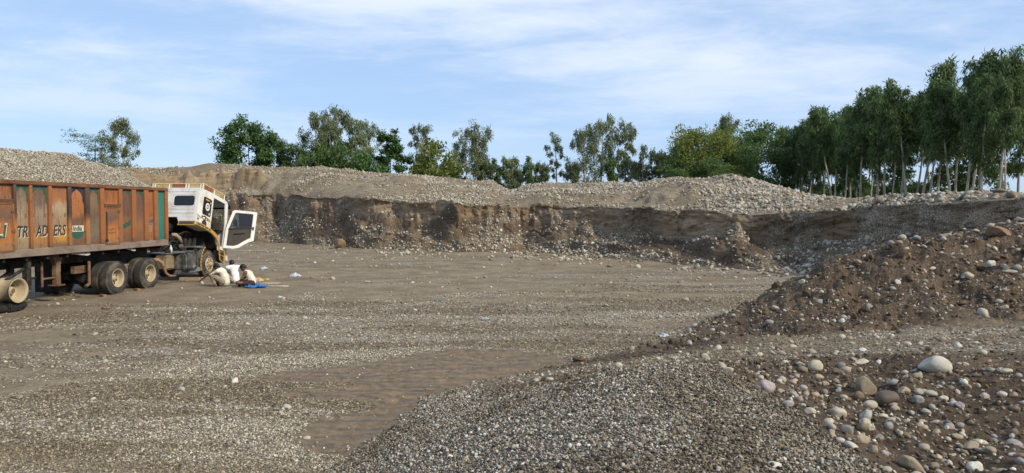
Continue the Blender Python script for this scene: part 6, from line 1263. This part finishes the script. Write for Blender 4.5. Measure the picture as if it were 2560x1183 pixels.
def person(label, x, y, rz, J, top, bottom, top_mat, bot_mat, cat='person'):
    """J: joints in the person's frame (faces -x)"""
    g = lambda n: tuple(np.array(J[n], float))
    hp, hair, eyes, Rm = head_prims(J['head'], J['look'], J['tip'])
    nk = np.array(J['head']) - Rm[:, 2] * 0.07 - Rm[:, 0] * 0.03
    B = list(hp) + [('c', tuple(nk), g('neck'), 0.050, 0.056)]
    tors = [('c', g('neck'), g('chest'), 0.060, 0.115), ('c', g('chest'), g('belly'), 0.118, 0.110), ('c', g('belly'), g('pelvis'), 0.110, 0.118), ('c', g('shL'), g('shR'), 0.058, 0.058), ('c', tuple((np.array(J['shL']) + J['neck']) / 2), tuple((np.array(J['shR']) + J['neck']) / 2), 0.062, 0.062), ('c', g('hipL'), g('hipR'), 0.095, 0.095)]
    B += tors; arms = {}; legs = {}
    for s in 'LR':
        arms[s] = [('c', g('sh' + s), g('el' + s), 0.050, 0.038), ('c', g('el' + s), g('wr' + s), 0.038, 0.025)]; B += arms[s] + hand_prims(J['wr' + s], J['ha' + s], J.get('pu' + s, (0.3, 0, 1)))
        legs[s] = [('c', g('hip' + s), g('kn' + s), 0.085, 0.055), ('c', g('kn' + s), g('an' + s), 0.054, 0.033)]; m_ = (np.array(J['kn' + s]) * 0.65 + np.array(J['an' + s]) * 0.35); B += legs[s] + [('c', tuple(m_), tuple(m_ * 0.6 + np.array(J['an' + s]) * 0.4), 0.052, 0.040)] + foot_prims(J['an' + s], J['to' + s])
    root = thing('person', label, cat, (x, y, terrain_z(x, y) - 0.005), rz)
    V, F = sdf_mesh(B, 0.0095, 0.035); me = np_mesh('body', V, F, M_SKIN); link('body', me, root)
    wrn = lambda G: 0.006 * np.sin(G[..., 2] * 46 + 5 * np.sin(G[..., 0] * 21) + 3 * np.sin(G[..., 1] * 25)) * np.sin(G[..., 0] * 17 + G[..., 2] * 11 + 1)
    V, F = sdf_mesh(hair, 0.009, 0.03, cut=lambda G: -((G - (np.array(J['head']) + Rm[:, 0] * 0.062 - Rm[:, 2] * 0.02)) @ (-Rm[:, 0] * 0.8 + Rm[:, 2] * 0.6)), wr=lambda G: 0.004 * np.sin(G[..., 0] * 190) * np.sin(G[..., 1] * 170) * np.sin(G[..., 2] * 180)); link('hair', np_mesh('hair', V, F, M_HAIR), root)
    for e in eyes:
        m = MB(); m.lathe([(-0.011, 0.0), (-0.007, 0.008), (0, 0.011), (0.007, 0.008), (0.011, 0.0)], e, 'z', 10); m.build('eye', simple('eye_white', (0.55, 0.52, 0.48), 0.3), root)
    inf = lambda pr, d: [(p[0], p[1], p[2], p[3] + d, p[4] + d) for p in pr]
    if top == 'shirt': pr = inf(tors, 0.014)[:-1] + sum([[('c', p[0][1], tuple(np.array(p[0][1]) * (1 - f) + np.array(p[0][2]) * f), p[0][3] + 0.018, p[0][4] + 0.030) for f in (J.get('sleeve', 0.92),)] for p in arms.values()], []) + [('c', g('belly'), g('hem'), 0.125, 0.135)]
    else: pr = [('c', g('chest'), g('belly'), 0.128, 0.120), ('c', g('belly'), g('pelvis'), 0.120, 0.130), ('c', tuple(np.array(J['neck']) * 0.35 + np.array(J['chest']) * 0.65), g('chest'), 0.085, 0.125)] + [('c', tuple(np.array(J['neck']) * 0.45 + np.array(J['sh' + s]) * 0.55 + np.array([0, 0, 0.012])), tuple(np.array(J['chest']) * 0.9 + 0.1 * np.array(J['sh' + s])), 0.060, 0.095) for s in 'LR']
    nc = np.array(J['neck']); up = nc - np.array(J['chest']); up /= np.linalg.norm(up)
    V, F = sdf_mesh(pr, 0.011, 0.05, cut=lambda G: np.maximum((G - (nc + up * 0.012)) @ up, -G[..., 2] + 0.004), wr=wrn); link('shirt' if top == 'shirt' else 'vest', np_mesh('shirt', V, F, top_mat), root)
    pr = [('c', g('hipL'), g('hipR'), 0.112, 0.112), ('c', g('belly'), g('pelvis'), 0.112, 0.126)]
    for s in 'LR':
        a, b = legs[s]; f = 1.0 if bottom == 'trousers' else 0.55
        pr.append(('c', a[1], tuple(np.array(a[1]) * (1 - f) + np.array(a[2]) * f), a[3] + 0.022, (a[3] * (1 - f) + a[4] * f) + 0.022))
        if bottom == 'trousers': e = np.array(b[1]) * 0.14 + np.array(b[2]) * 0.86; pr.append(('c', b[1], tuple(e), b[3] + 0.022, b[4] + 0.030))
    V, F = sdf_mesh(pr, 0.011, 0.04, cut=lambda G: -G[..., 2] + 0.004, wr=wrn); link(bottom, np_mesh(bottom, V, F, bot_mat), root)
    return root
JA = dict(head=(0.02, 0.0, 0.675), look=(-1, 0.05), tip=0.75, neck=(0.13, 0, 0.615), chest=(0.22, 0, 0.49), belly=(0.30, 0, 0.32), pelvis=(0.30, 0, 0.19), hem=(0.33, 0, 0.15), hipL=(0.26, -0.09, 0.18), hipR=(0.26, 0.09, 0.18),
          shL=(0.12, -0.19, 0.555), shR=(0.12, 0.19, 0.555), elL=(-0.16, -0.21, 0.455), wrL=(-0.42, -0.15, 0.275), haL=(-0.58, -0.12, 0.16), elR=(-0.14, 0.24, 0.46), wrR=(-0.36, 0.14, 0.36), haR=(-0.50, 0.10, 0.30),
          knL=(-0.13, -0.15, 0.44), knR=(-0.12, 0.15, 0.45), anL=(0.01, -0.12, 0.075), anR=(0.00, 0.13, 0.075), toL=(-0.2, -0.14, 0), toR=(-0.2, 0.16, 0))
X, Y = pxf(541, 716)
person('person squatting in a cream shirt and beige trousers, arm reaching towards the wheel', X, Y, 0.0, JA, 'shirt', 'trousers', cloth('cream_shirt_cloth', (0.66, 0.62, 0.53)), cloth('beige_trouser_cloth', (0.27, 0.225, 0.155)))
JB = dict(JA); JB.update(head=(0.06, 0, 0.72), neck=(0.15, 0, 0.64), chest=(0.21, 0, 0.51), shL=(0.13, -0.19, 0.585), shR=(0.13, 0.19, 0.585), tip=0.6, elL=(-0.10, -0.26, 0.46), wrL=(-0.30, -0.12, 0.40), haL=(-0.42, -0.06, 0.36))
X, Y = pxf(578, 707)
person('person squatting in a bright white shirt, back turned, close to the bumper', X, Y, -0.75, JB, 'shirt', 'trousers', cloth('white_shirt_cloth', (0.78, 0.78, 0.77)), cloth('tan_trouser_cloth', (0.42, 0.30, 0.19)))
JC = dict(head=(-0.155, 0, 0.655), look=(-1, -0.05), tip=0.75, neck=(-0.055, 0, 0.575), chest=(0.03, 0, 0.44), belly=(0.12, 0, 0.27), pelvis=(0.16, 0, 0.135), hem=(0.17, 0, 0.13), hipL=(0.13, -0.09, 0.12), hipR=(0.13, 0.09, 0.12),
          shL=(-0.04, -0.18, 0.50), shR=(-0.04, 0.18, 0.50), elL=(-0.14, -0.23, 0.30), wrL=(-0.28, -0.12, 0.17), haL=(-0.36, -0.05, 0.13), elR=(-0.15, 0.23, 0.30), wrR=(-0.30, 0.10, 0.20), haR=(-0.40, 0.04, 0.17),
          knL=(-0.26, -0.30, 0.17), knR=(-0.26, 0.30, 0.17), anL=(-0.30, 0.06, 0.075), anR=(-0.20, -0.08, 0.05), toL=(-0.25, 0.25, 0), toR=(-0.15, -0.25, 0))
X, Y = pxf(620, 717)
person('person sitting cross-legged in a white sleeveless vest and dark shorts, head bowed', X, Y, 0.12, JC, 'vest', 'shorts', cloth('white_vest_cloth', (0.66, 0.62, 0.52)), cloth('dark_shorts_cloth', (0.05, 0.03, 0.03)))
# ------------------------------------------------------------------ litter round the men and on the floor
def plastic(name, c, tr=0.3):
    t = NT(name); v = t.coord('Object'); t.base(t.ramp(t.noise(v, 6, 4), [(0.3, tuple(x * 0.75 for x in c)), (0.7, c)])); t.set(0.3, spec=0.5); b = t.n('ShaderNodeBsdfTranslucent'); b.inputs[0].default_value = (*c, 1); ms = t.n('ShaderNodeMixShader'); ms.inputs[0].default_value = tr
    t.l(t.b.outputs[0], ms.inputs[1]); t.l(b.outputs[0], ms.inputs[2]); t.l(ms.outputs[0], t.out.inputs[0]); return t.mat
def sheet_obj(name, x, y, lx, ly, amp, mat, label, cat, seed, rz=0.0, puff=0.0, n=34, freq=7.0, edge=0.3):
    u, v = np.meshgrid(np.linspace(-1, 1, n), np.linspace(-1, 1, n), indexing='ij'); e = 1 + edge * fbm(np.arctan2(v, u) * 1.6, np.hypot(u, v) * 0, 3, seed)
    r = np.maximum(np.abs(u), np.abs(v)); q = np.hypot(u, v) + 1e-9; f = r / q * 0.6 + 0.4
    Xl = u * f * e * lx / 2; Yl = v * f * e * ly / 2
    a = np.abs(fbm(Xl * freq, Yl * freq, 4, seed + 3)) * 2; z = 0.012 + amp * a * (1 - 0.6 * r ** 3) + puff * np.clip(1 - q, 0, 1) ** 0.7
    V = np.stack([Xl, Yl, z], -1).reshape(-1, 3); V2 = V.copy(); V2[:, 2] -= 0.006
    F = grid_faces(0, n, n); m = n * n; Vv = np.vstack([V, V2]); bd = np.r_[np.arange(0, n), np.arange(n - 1, m, n)[1:], np.arange(m - 1, m - n - 1, -1)[1:], np.arange(m - n, -1, -n)[1:-1]]
    S_ = np.stack([bd, bd + m, np.roll(bd, -1) + m, np.roll(bd, -1)], 1); me = np_mesh(name, Vv, np.vstack([F, F[:, ::-1] + m, S_]), mat, smooth=False)
    o = link(name, me); o.location = (x, y, terrain_z(x, y) - 0.004); o.rotation_euler = (0, 0, rz); return tag(o, label, cat)
M_BLUE = plastic('blue_plastic', (0.06, 0.22, 0.62)); M_WPL = plastic('white_plastic', (0.60, 0.64, 0.72), 0.35); M_CARD = simple('cardboard', (0.36, 0.28, 0.19), 0.9, 0, 0.15, 8)
X, Y = pxf(640, 719); sheet_obj('plastic_sheet', X, Y, 0.72, 0.46, 0.15, M_BLUE, 'crumpled bright blue plastic sheet behind the seated person', 'plastic sheet', 601, 0.1)
X, Y = pxf(676, 709); sheet_obj('cardboard_sheet', X, Y, 0.75, 0.55, 0.03, M_CARD, 'flattened cardboard piece on the ground behind the blue sheet', 'cardboard', 602, -0.2, freq=2.5)
X, Y = pxf(647, 703); sheet_obj('cloth_bundle', X, Y, 0.36, 0.30, 0.07, simple('tan_cloth', (0.44, 0.30, 0.17), 0.9), 'crumpled tan cloth bundle at the edge of the cardboard', 'bundle', 603, 0.5, puff=0.13)
X, Y = pxf(666, 701); sheet_obj('plastic_bag', X, Y, 0.24, 0.2, 0.05, plastic('yellow_green_plastic', (0.42, 0.45, 0.06)), 'small yellow-green plastic bag beside the tan bundle', 'bag', 604, 0.2, puff=0.08)
X, Y = pxf(690, 718); m = MB(); m.path([(-0.42, 0, 0.018), (-0.1, 0.02, 0.024), (0.2, 0.01, 0.018), (0.42, 0.05, 0.018)], 0.016, 6); put('stick', m, simple('peeled_stick', (0.55, 0.50, 0.40), 0.8), 'thin pale peeled stick lying beside the blue sheet', 'stick', X, Y, terrain_z(X, Y) - 0.002)
X, Y = pxf(660, 674); sheet_obj('plastic_bag', X, Y, 0.34, 0.4, 0.10, M_WPL, 'crumpled whitish plastic bag on open ground beyond the men', 'bag', 605, 0.4, puff=0.04)
X, Y = pxf(738, 690); sheet_obj('plastic_bag', X, Y, 0.50, 0.35, 0.10, M_WPL, 'pointed whitish plastic bag lying flat right of the men', 'bag', 606, 0.0, puff=0.05)
X, Y = pxf(1660, 843); sheet_obj('plastic_bag', X, Y, 0.22, 0.2, 0.06, M_WPL, 'small white plastic scrap at the toe of the dirt berm', 'bag', 607, 0.3, puff=0.03)
X, Y = pxf(1095, 753); sheet_obj('plastic_scrap', X, Y, 0.22, 0.2, 0.03, plastic('faded_blue_plastic', (0.16, 0.22, 0.27)), 'flat faded blue plastic scrap pressed into the pit floor', 'plastic', 608)
X, Y = pxf(700, 743); sheet_obj('plastic_scrap', X, Y, 0.16, 0.16, 0.06, M_WPL, 'tiny crumpled white plastic scrap near the gravel spill', 'plastic', 609, puff=0.02)
X, Y = pxf(265, 773); sheet_obj('cloth_rag', X, Y, 0.24, 0.18, 0.04, simple('dark_red_cloth', (0.10, 0.018, 0.018), 0.9), 'dark red rag on the gravel near the trailer wheels', 'rag', 610)
def bottle(x, y, rz, label, mat, L_=0.28, r=0.042):
    X, Y = pxf(x, y); m = MB(); m.lathe([(0, 0), (0, r * 0.9), (0.02, r), (L_ * 0.3, r), (L_ * 0.33, r * 0.93), (L_ * 0.36, r), (L_ * 0.65, r), (L_ * 0.86, r * 0.38), (L_ * 0.93, r * 0.36)], (-L_ / 2, 0, r), 'x', 16); t = thing('plastic_bottle', label, 'bottle', (X, Y, terrain_z(X, Y) - 0.003), rz)
    m.build('bottle_body', mat, t); m = MB(); m.lathe([(0, r * 0.42), (L_ * 0.07, r * 0.42), (L_ * 0.07, 0)], (L_ * 0.42, 0, r), 'x', 14); m.build('bottle_cap', simple('dark_cap', (0.03, 0.05, 0.07), 0.4), t)
bottle(1214, 802, 0.15, 'clear crushed plastic bottle lying on the open gravel', plastic('clear_bottle', (0.42, 0.45, 0.52)), 0.22, 0.036); bottle(921, 708, -0.2, 'pale greenish plastic bottle on the brown pit floor', plastic('greenish_bottle', (0.45, 0.58, 0.55)), 0.26, 0.04)
# ------------------------------------------------------------------ cobbles one by one
def cobble_mesh(seed, sub=3, ang=0.0):
    bm = bmesh.new(); bmesh.ops.create_icosphere(bm, subdivisions=sub, radius=1.0); rng = np.random.default_rng(seed)
    V = np.array([v.co[:] for v in bm.verts]); dirs = rng.normal(size=(7, 3)); dirs /= np.linalg.norm(dirs, axis=1, keepdims=True); off = np.zeros(len(V))
    for i, d in enumerate(dirs): off += rng.uniform(-0.10, 0.16) * np.exp(-3.0 * (1 - V @ d))
    V2 = V * (1 + off)[:, None]
    for _ in range(int(3 + 5 * ang)):   # worn flats
        d = rng.normal(size=3); d /= np.linalg.norm(d); lim = rng.uniform(0.72, 0.95) if not ang else rng.uniform(0.55, 0.85); k = V2 @ d; ex = np.clip(k - lim, 0, None); V2 -= d[None, :] * (ex * (0.75 if not ang else 0.95))[:, None]
    nz = vn(V2[:, 0] * 5 + seed, V2[:, 1] * 5 + V2[:, 2] * 3, seed) * 0.04; V2 *= (1 + nz)[:, None]
    for v, c in zip(bm.verts, V2): v.co = c
    me = bpy.data.meshes.new('cobble'); bm.to_mesh(me); bm.free(); me.polygons.foreach_set('use_smooth', [True] * len(me.polygons)); return me
def cob_mat(name, c, var=0.24, dirt=0.62, rough=0.8):
    t = NT(name); oi = t.n('ShaderNodeObjectInfo'); v = t.coord('Object'); vv = t.n('ShaderNodeVectorMath', operation='ADD'); t.l(v, vv.inputs[0]); t.l(oi.outputs['Random'], vv.inputs[1]); v = vv.outputs[0]
    n = t.noise(v, 1.6, 6, 0.62, 0.4); cc = t.ramp(n, [(0.3, tuple(x * (1 - var) for x in c)), (0.7, tuple(x * (1 + var) for x in c))]); cc = t.mix(t.math('MULTIPLY', t.rng(t.noise(v, 3.2, 7, 0.7), 0.52, 0.68), dirt), cc, (0.13, 0.095, 0.06))
    hv = t.n('ShaderNodeHueSaturation'); t.l(cc, hv.inputs['Color']); t.l(t.math('ADD', 0.66, t.math('MULTIPLY', oi.outputs['Random'], 0.42)), hv.inputs['Value'])
    t.base(hv.outputs[0]); t.set(rough, spec=0.3, normal=t.bump(t.noise(v, 9, 6, 0.7), 0.35, 0.04)); return t.mat
CM = {'cream': cob_mat('cream_stone', (0.46, 0.41, 0.31)), 'pale': cob_mat('pale_stone', (0.50, 0.47, 0.40), dirt=0.3), 'tan': cob_mat('tan_stone', (0.35, 0.28, 0.195)), 'grey': cob_mat('grey_stone', (0.28, 0.27, 0.245)), 'pink': cob_mat('pinkish_grey_stone', (0.33, 0.285, 0.27)), 'brown': cob_mat('brown_stone', (0.20, 0.145, 0.095)), 'dark': cob_mat('dark_wet_stone', (0.10, 0.078, 0.055), rough=0.55), 'white': cob_mat('white_stone', (0.58, 0.56, 0.50), dirt=0.25)}
CMESH = {}
def cobble_data(i, mat, ang=0.0):
    k = (i, mat, ang)
    if k not in CMESH: me = cobble_mesh(700 + i, 3, ang); me.materials.append(CM[mat]); CMESH[k] = me
    return CMESH[k]
FLV = TV[:iN].reshape(-1, 3)[np.abs(np.tile(np.degrees(np.arctan2(TV[0, :, 0], TV[0, :, 1])), iN)) < 38]
def project(V):
    c, s = math.cos(R(PITCH)), math.sin(R(PITCH)); dz = V[:, 2] - CAMZ; dep = V[:, 1] * c - dz * s; up = V[:, 1] * s + dz * c
    return 1280 + FPX * V[:, 0] / dep, 591.5 - FPX * up / dep, dep
FPX_, FPY_, FDP_ = project(FLV)
def ground_at(x, y):
    d = np.hypot(FPX_ - x, FPY_ - y); m = d < max(5, d.min() * 1.3); i = np.where(m)[0][np.argmin(FDP_[m])]; return FLV[i], FDP_[i]
NCOB = 0
def cobble(x, y, w, h, mat, label, name='cobble', group=None, seed=None, ang=0.0, tilt=0.2, rz=None, roll=0.0, flat=None):
    """stone seen w by h photo pixels, its foot on the ground at (x, y + h/2)"""
    global NCOB
    p, dep = ground_at(x, y + h * 0.42); sz = w / FPX * dep; hz = h / FPX * dep; i = NCOB if seed is None else seed; NCOB += 1
    o = link(name, cobble_data(i % 14, mat, ang)); a = sz / 2; b = a * random.uniform(0.7, 0.9); c = min(a * 0.95, hz / 2 * (1.12 if flat is None else flat))
    o.scale = (a, b, c); o.location = (p[0], p[1] + b * 0.25, p[2] + c * 0.36); o.rotation_euler = (random.uniform(-tilt, tilt) - 0.1, roll if roll else random.uniform(-tilt, tilt), random.uniform(-0.35, 0.35) if rz is None else rz); return tag(o, label, 'stone', group)
HERO = [(2338, 905, 82, 42, 'pale', 'largest smooth pale boulder lying on the haul track edge', 'boulder', .35), (2164, 955, 54, 52, 'tan', 'big flat-faced tan boulder standing upright in the cobble bank', 'boulder', 0), (2218, 986, 62, 40, 'dark', 'dark wet boulder wedged below the upright tan boulder', 'boulder', 0), (2037, 909, 37, 32, 'cream', 'cream egg-shaped cobble alone on the crest of the bank', 0, 0),
        (1915, 957, 39, 34, 'pink', 'round pinkish grey cobble at the edge of the gravel heap', 0, 0), (2096, 1026, 45, 27, 'cream', 'smooth cream cobble resting below the bare sand patch', 0, 0), (2144, 985, 28, 30, 'brown', 'brown cobble leaning under the upright tan boulder', 0, 0), (2175, 1005, 36, 22, 'cream', 'angular cream cobble in front of the dark wet boulder', 0, 0), (2167, 1033, 37, 30, 'pale', 'pale cobble with a smaller one leaning on its foot', 0, 0), (2160, 1049, 28, 17, 'cream', 'small cream cobble leaning on the foot of a pale one', 0, 0),
        (2117, 1067, 35, 26, 'grey', 'oval grey cobble in the cluster beside the heap', 0, 0), (2156, 1090, 39, 28, 'tan', 'broad tan cobble at the lower end of the cluster', 0, 0), (2126, 1088, 30, 18, 'brown', 'flat brown cobble left of the broad tan one', 0, 0), (2198, 1088, 28, 25, 'grey', 'tilted grey cobble right of the broad tan one', 0, 0), (2153, 1064, 32, 20, 'brown', 'flat rust-brown cobble in the middle of the cluster', 0, 0), (2180, 1063, 25, 19, 'cream', 'small round cream cobble touching the rust-brown one', 0, 0), (2220, 1058, 23, 19, 'grey', 'light grey cobble on the right rim of the cluster', 0, 0),
        (2280, 1155, 70, 36, 'tan', 'long angular tan rock at the foot of the dirt bank', 'rock', .6), (2302, 979, 28, 18, 'cream', 'cream cobble lying on top of a grey one', 0, 0), (2293, 995, 31, 20, 'grey', 'grey cobble with a cream one on top', 0, 0), (2325, 984, 33, 14, 'cream', 'long flat cream cobble right of the stacked pair', 0, 0), (2360, 989, 24, 19, 'cream', 'round cream cobble alone on the dark dirt right of the stacked pair', 0, 0), (2231, 954, 34, 18, 'grey', 'grey slab-like cobble behind the dark wet boulder', 0, .3), (2263, 969, 30, 18, 'tan', 'tan angular cobble right of the dark wet boulder', 0, .3), (2295, 934, 26, 17, 'tan', 'tan cobble half buried below the largest boulder', 0, 0), (2411, 949, 22, 15, 'white', 'small white cobble on the upper right bank', 0, 0),
        (2092, 924, 26, 18, 'brown', 'brown cobble half buried on the bank crest', 0, 0), (2155, 900, 39, 16, 'cream', 'flat cream cobble on the bank crest above the upright boulder', 0, 0), (2103, 906, 24, 14, 'grey', 'bluish grey cobble on the bank crest', 0, 0), (2003, 906, 25, 11, 'cream', 'flat cream cobble left of the egg-shaped one', 0, 0), (2047, 938, 24, 17, 'tan', 'tan cobble just below the egg-shaped one', 0, 0), (1975, 976, 24, 14, 'grey', 'pale grey cobble on the dark dirt above the sand patch', 0, 0), (1949, 972, 18, 18, 'tan', 'small tan cobble right of the pinkish grey round one', 0, 0), (1969, 1004, 34, 17, 'pink', 'flat pinkish cobble half sunk by the gravel heap edge', 0, 0), (1999, 991, 18, 20, 'pink', 'small purplish cobble above the bare sand patch', 0, 0),
        (2215, 1128, 24, 16, 'pink', 'purplish cobble in the gully above the long angular rock', 0, 0), (2185, 1118, 31, 20, 'tan', 'sloping tan cobble under the cluster', 0, 0), (2231, 1085, 17, 23, 'dark', 'dark upright cobble on the right of the cluster', 0, 0), (2391, 1087, 30, 13, 'tan', 'long tan cobble on the open dark slope', 0, 0), (2371, 1092, 16, 16, 'cream', 'small cream cobble beside the long tan one', 0, 0), (2437, 1158, 39, 35, 'white', 'rough white rock low on the dark slope', 'rock', .5), (2426, 1110, 40, 22, 'tan', 'flat tan rock with straight edges on the dark slope', 'rock', .5), (2532, 1073, 22, 19, 'brown', 'round brown cobble high on the dark slope', 0, 0), (2460, 989, 21, 16, 'cream', 'cream cobble in the middle of the dark slope', 0, 0), (2518, 924, 29, 13, 'cream', 'flat cream cobble on the far right crest of the bank', 0, 0),
        (1822, 920, 30, 17, 'cream', 'cream cobble lying on the shoulder of the gravel heap', 0, 0), (1938, 1155, 33, 18, 'pale', 'pale grey angular stone lying on the face of the gravel heap', 0, .4), (1545, 908, 22, 17, 'cream', 'yellowish cobble behind the crest of the gravel heap', 0, 0), (715, 1012, 24, 14, 'pale', 'pale stone beside the rippled mud on the floor', 0, 0), (763, 1092, 22, 10, 'pale', 'flat pale stone at the lower edge of the rippled mud', 0, 0), (788, 1103, 10, 8, 'grey', 'small grey stone at the lower edge of the rippled mud', 0, 0), (1160, 1145, 18, 14, 'tan', 'tan stone near the foot of the gravel heap', 0, 0),
        (2248, 702, 19, 13, 'white', 'white oval stone alone on the dark berm face', 0, 0), (2420, 683, 28, 17, 'cream', 'angular cream stone in the upper berm', 0, .5), (2476, 655, 21, 20, 'pale', 'slanting pale stone near the top of the berm', 0, 0), (2333, 665, 18, 12, 'cream', 'slanting cream stone on the berm shoulder', 0, 0), (2408, 616, 15, 9, 'cream', 'cream stone just under the berm crest', 0, 0), (2515, 663, 20, 15, 'grey', 'round grey stone high in the berm', 0, 0), (2544, 668, 20, 15, 'grey', 'second round grey stone high in the berm', 0, 0), (2530, 680, 33, 10, 'cream', 'long flat cream stone under the grey pair in the berm', 0, 0), (2050, 747, 24, 14, 'grey', 'grey slab stone set into the clay of the berm nose', 0, .4), (2240, 838, 0, 0, None, None, 0, 0)]
def build_cobbles():
    for x, y, w, h, mt, lab, nm, ang in HERO:
        if mt is None: continue
        ang = ang or (0.0, 0.2, 0.4)[int(x) % 3]
        cobble(x, y, w, h, mt, lab, nm or 'cobble', ang=ang, roll=0.22 if lab.startswith('largest') else (0.5 if 'long angular' in lab else 0.0), rz=0.15 if w > 50 else None)
    # clod of dry earth on the berm
    p, dep = ground_at(2508, 592); me = cobble_mesh(790, 4, 0.8); me.materials.append(simple('dry_clod', (0.23, 0.155, 0.095), 0.95, 0, 0.3, 3, bump=0.08)); o = link('earth_clod', me); a = 62 / FPX * dep / 2; o.scale = (a, a * 0.8, a * 0.5); o.location = (p[0], p[1] + 0.2, p[2] + a * 0.25); o.rotation_euler = (0.1, 0.15, 0.4); tag(o, 'large dry brown earth clod on top of the berm', 'clod')
    X, Y = -11.7, 48.6; p = np.array((X, Y, terrain_z(X, Y))); o = link('earth_clod', me); o.scale = (0.55, 0.4, 0.34); o.location = (p[0], p[1], p[2] + 0.2); o.rotation_euler = (0, 0.3, 1.4); tag(o, 'tan earth clod fallen to the foot of the far cut face', 'clod')
    # the others that are big enough to tell apart, zone by zone
    mats = ['cream', 'cream', 'tan', 'tan', 'grey', 'pale', 'pink', 'brown']; taken = [(x, y, w) for x, y, w, *_ in HERO]
    zones = [(105, lambda: (isfl * view * m_('dirt') * (CRR > 4.6) * (CRR < 9.4) * sstep(14, 18, CTH)), (0.055, 0.115), 'river cobble bedded in the dark dirt bank beside the gravel heap', 'cobbles in the dirt bank'),
             (38, lambda: (isfl * view * m_('track') * (CRR > 8.5) * (CRR < 13) * sstep(10, 15, CTH)), (0.06, 0.13), 'flat river cobble lying on the haul track behind the bank', 'cobbles on the haul track'),
             (95, lambda: (isfl * view * m_('dirt') * (CRR > 13) * (CRR < 21) * (CTH > 16) * (0.3 + sstep(26, 33, CTH) * sstep(14, 17, CCT[..., 1]) * 2)), (0.08, 0.19), 'river cobble stuck in the brown earth berm', 'cobbles in the berm')]
    for n, f, (s0, s1), lab, grp in zones:
        d = f(); p, nn = sample(d * (n * 2.2 / max(1e-9, (d * CAR).sum()))); k = 0
        sx, sy, _ = project(p)
        for j in range(len(p)):
            if k >= n: break
            if not (-20 < sx[j] < 2580 and sy[j] < 1200): continue
            if any(abs(sx[j] - a) < 6 + w * 0.5 and abs(sy[j] - b) < 6 + w * 0.4 for a, b, w in taken): continue
            k += 1; s = float(np.clip(np.exp(RNG.normal(math.log((s0 * s1) ** 0.5), 0.3)), s0, s1)) / 2; o = link('cobble', cobble_data(j % 14, mats[(j * 5 + k) % 8], (0.0, 0.25, 0.5)[j % 3])); fl = random.uniform(0.5, 0.75)
            o.scale = (s, s * random.uniform(0.7, 0.95), s * fl); e = Vector(nn[j]) + Vector((random.gauss(0, .25), random.gauss(0, .25), 0)); q = e.to_track_quat('Z', 'Y').to_euler(); o.rotation_euler = (q.x, q.y, q.z + random.uniform(0, 6.28)); o.location = tuple(p[j] + nn[j] * s * fl * 0.18); mt_ = mats[(j * 5 + k) % 8]; tag(o, ('tan' if mt_ == 'tan' else mt_ if mt_ != 'pink' else 'pinkish') + ' ' + lab, 'stone', mt_ + ' ' + grp)
build_cobbles()
print('objects', len(bpy.data.objects))
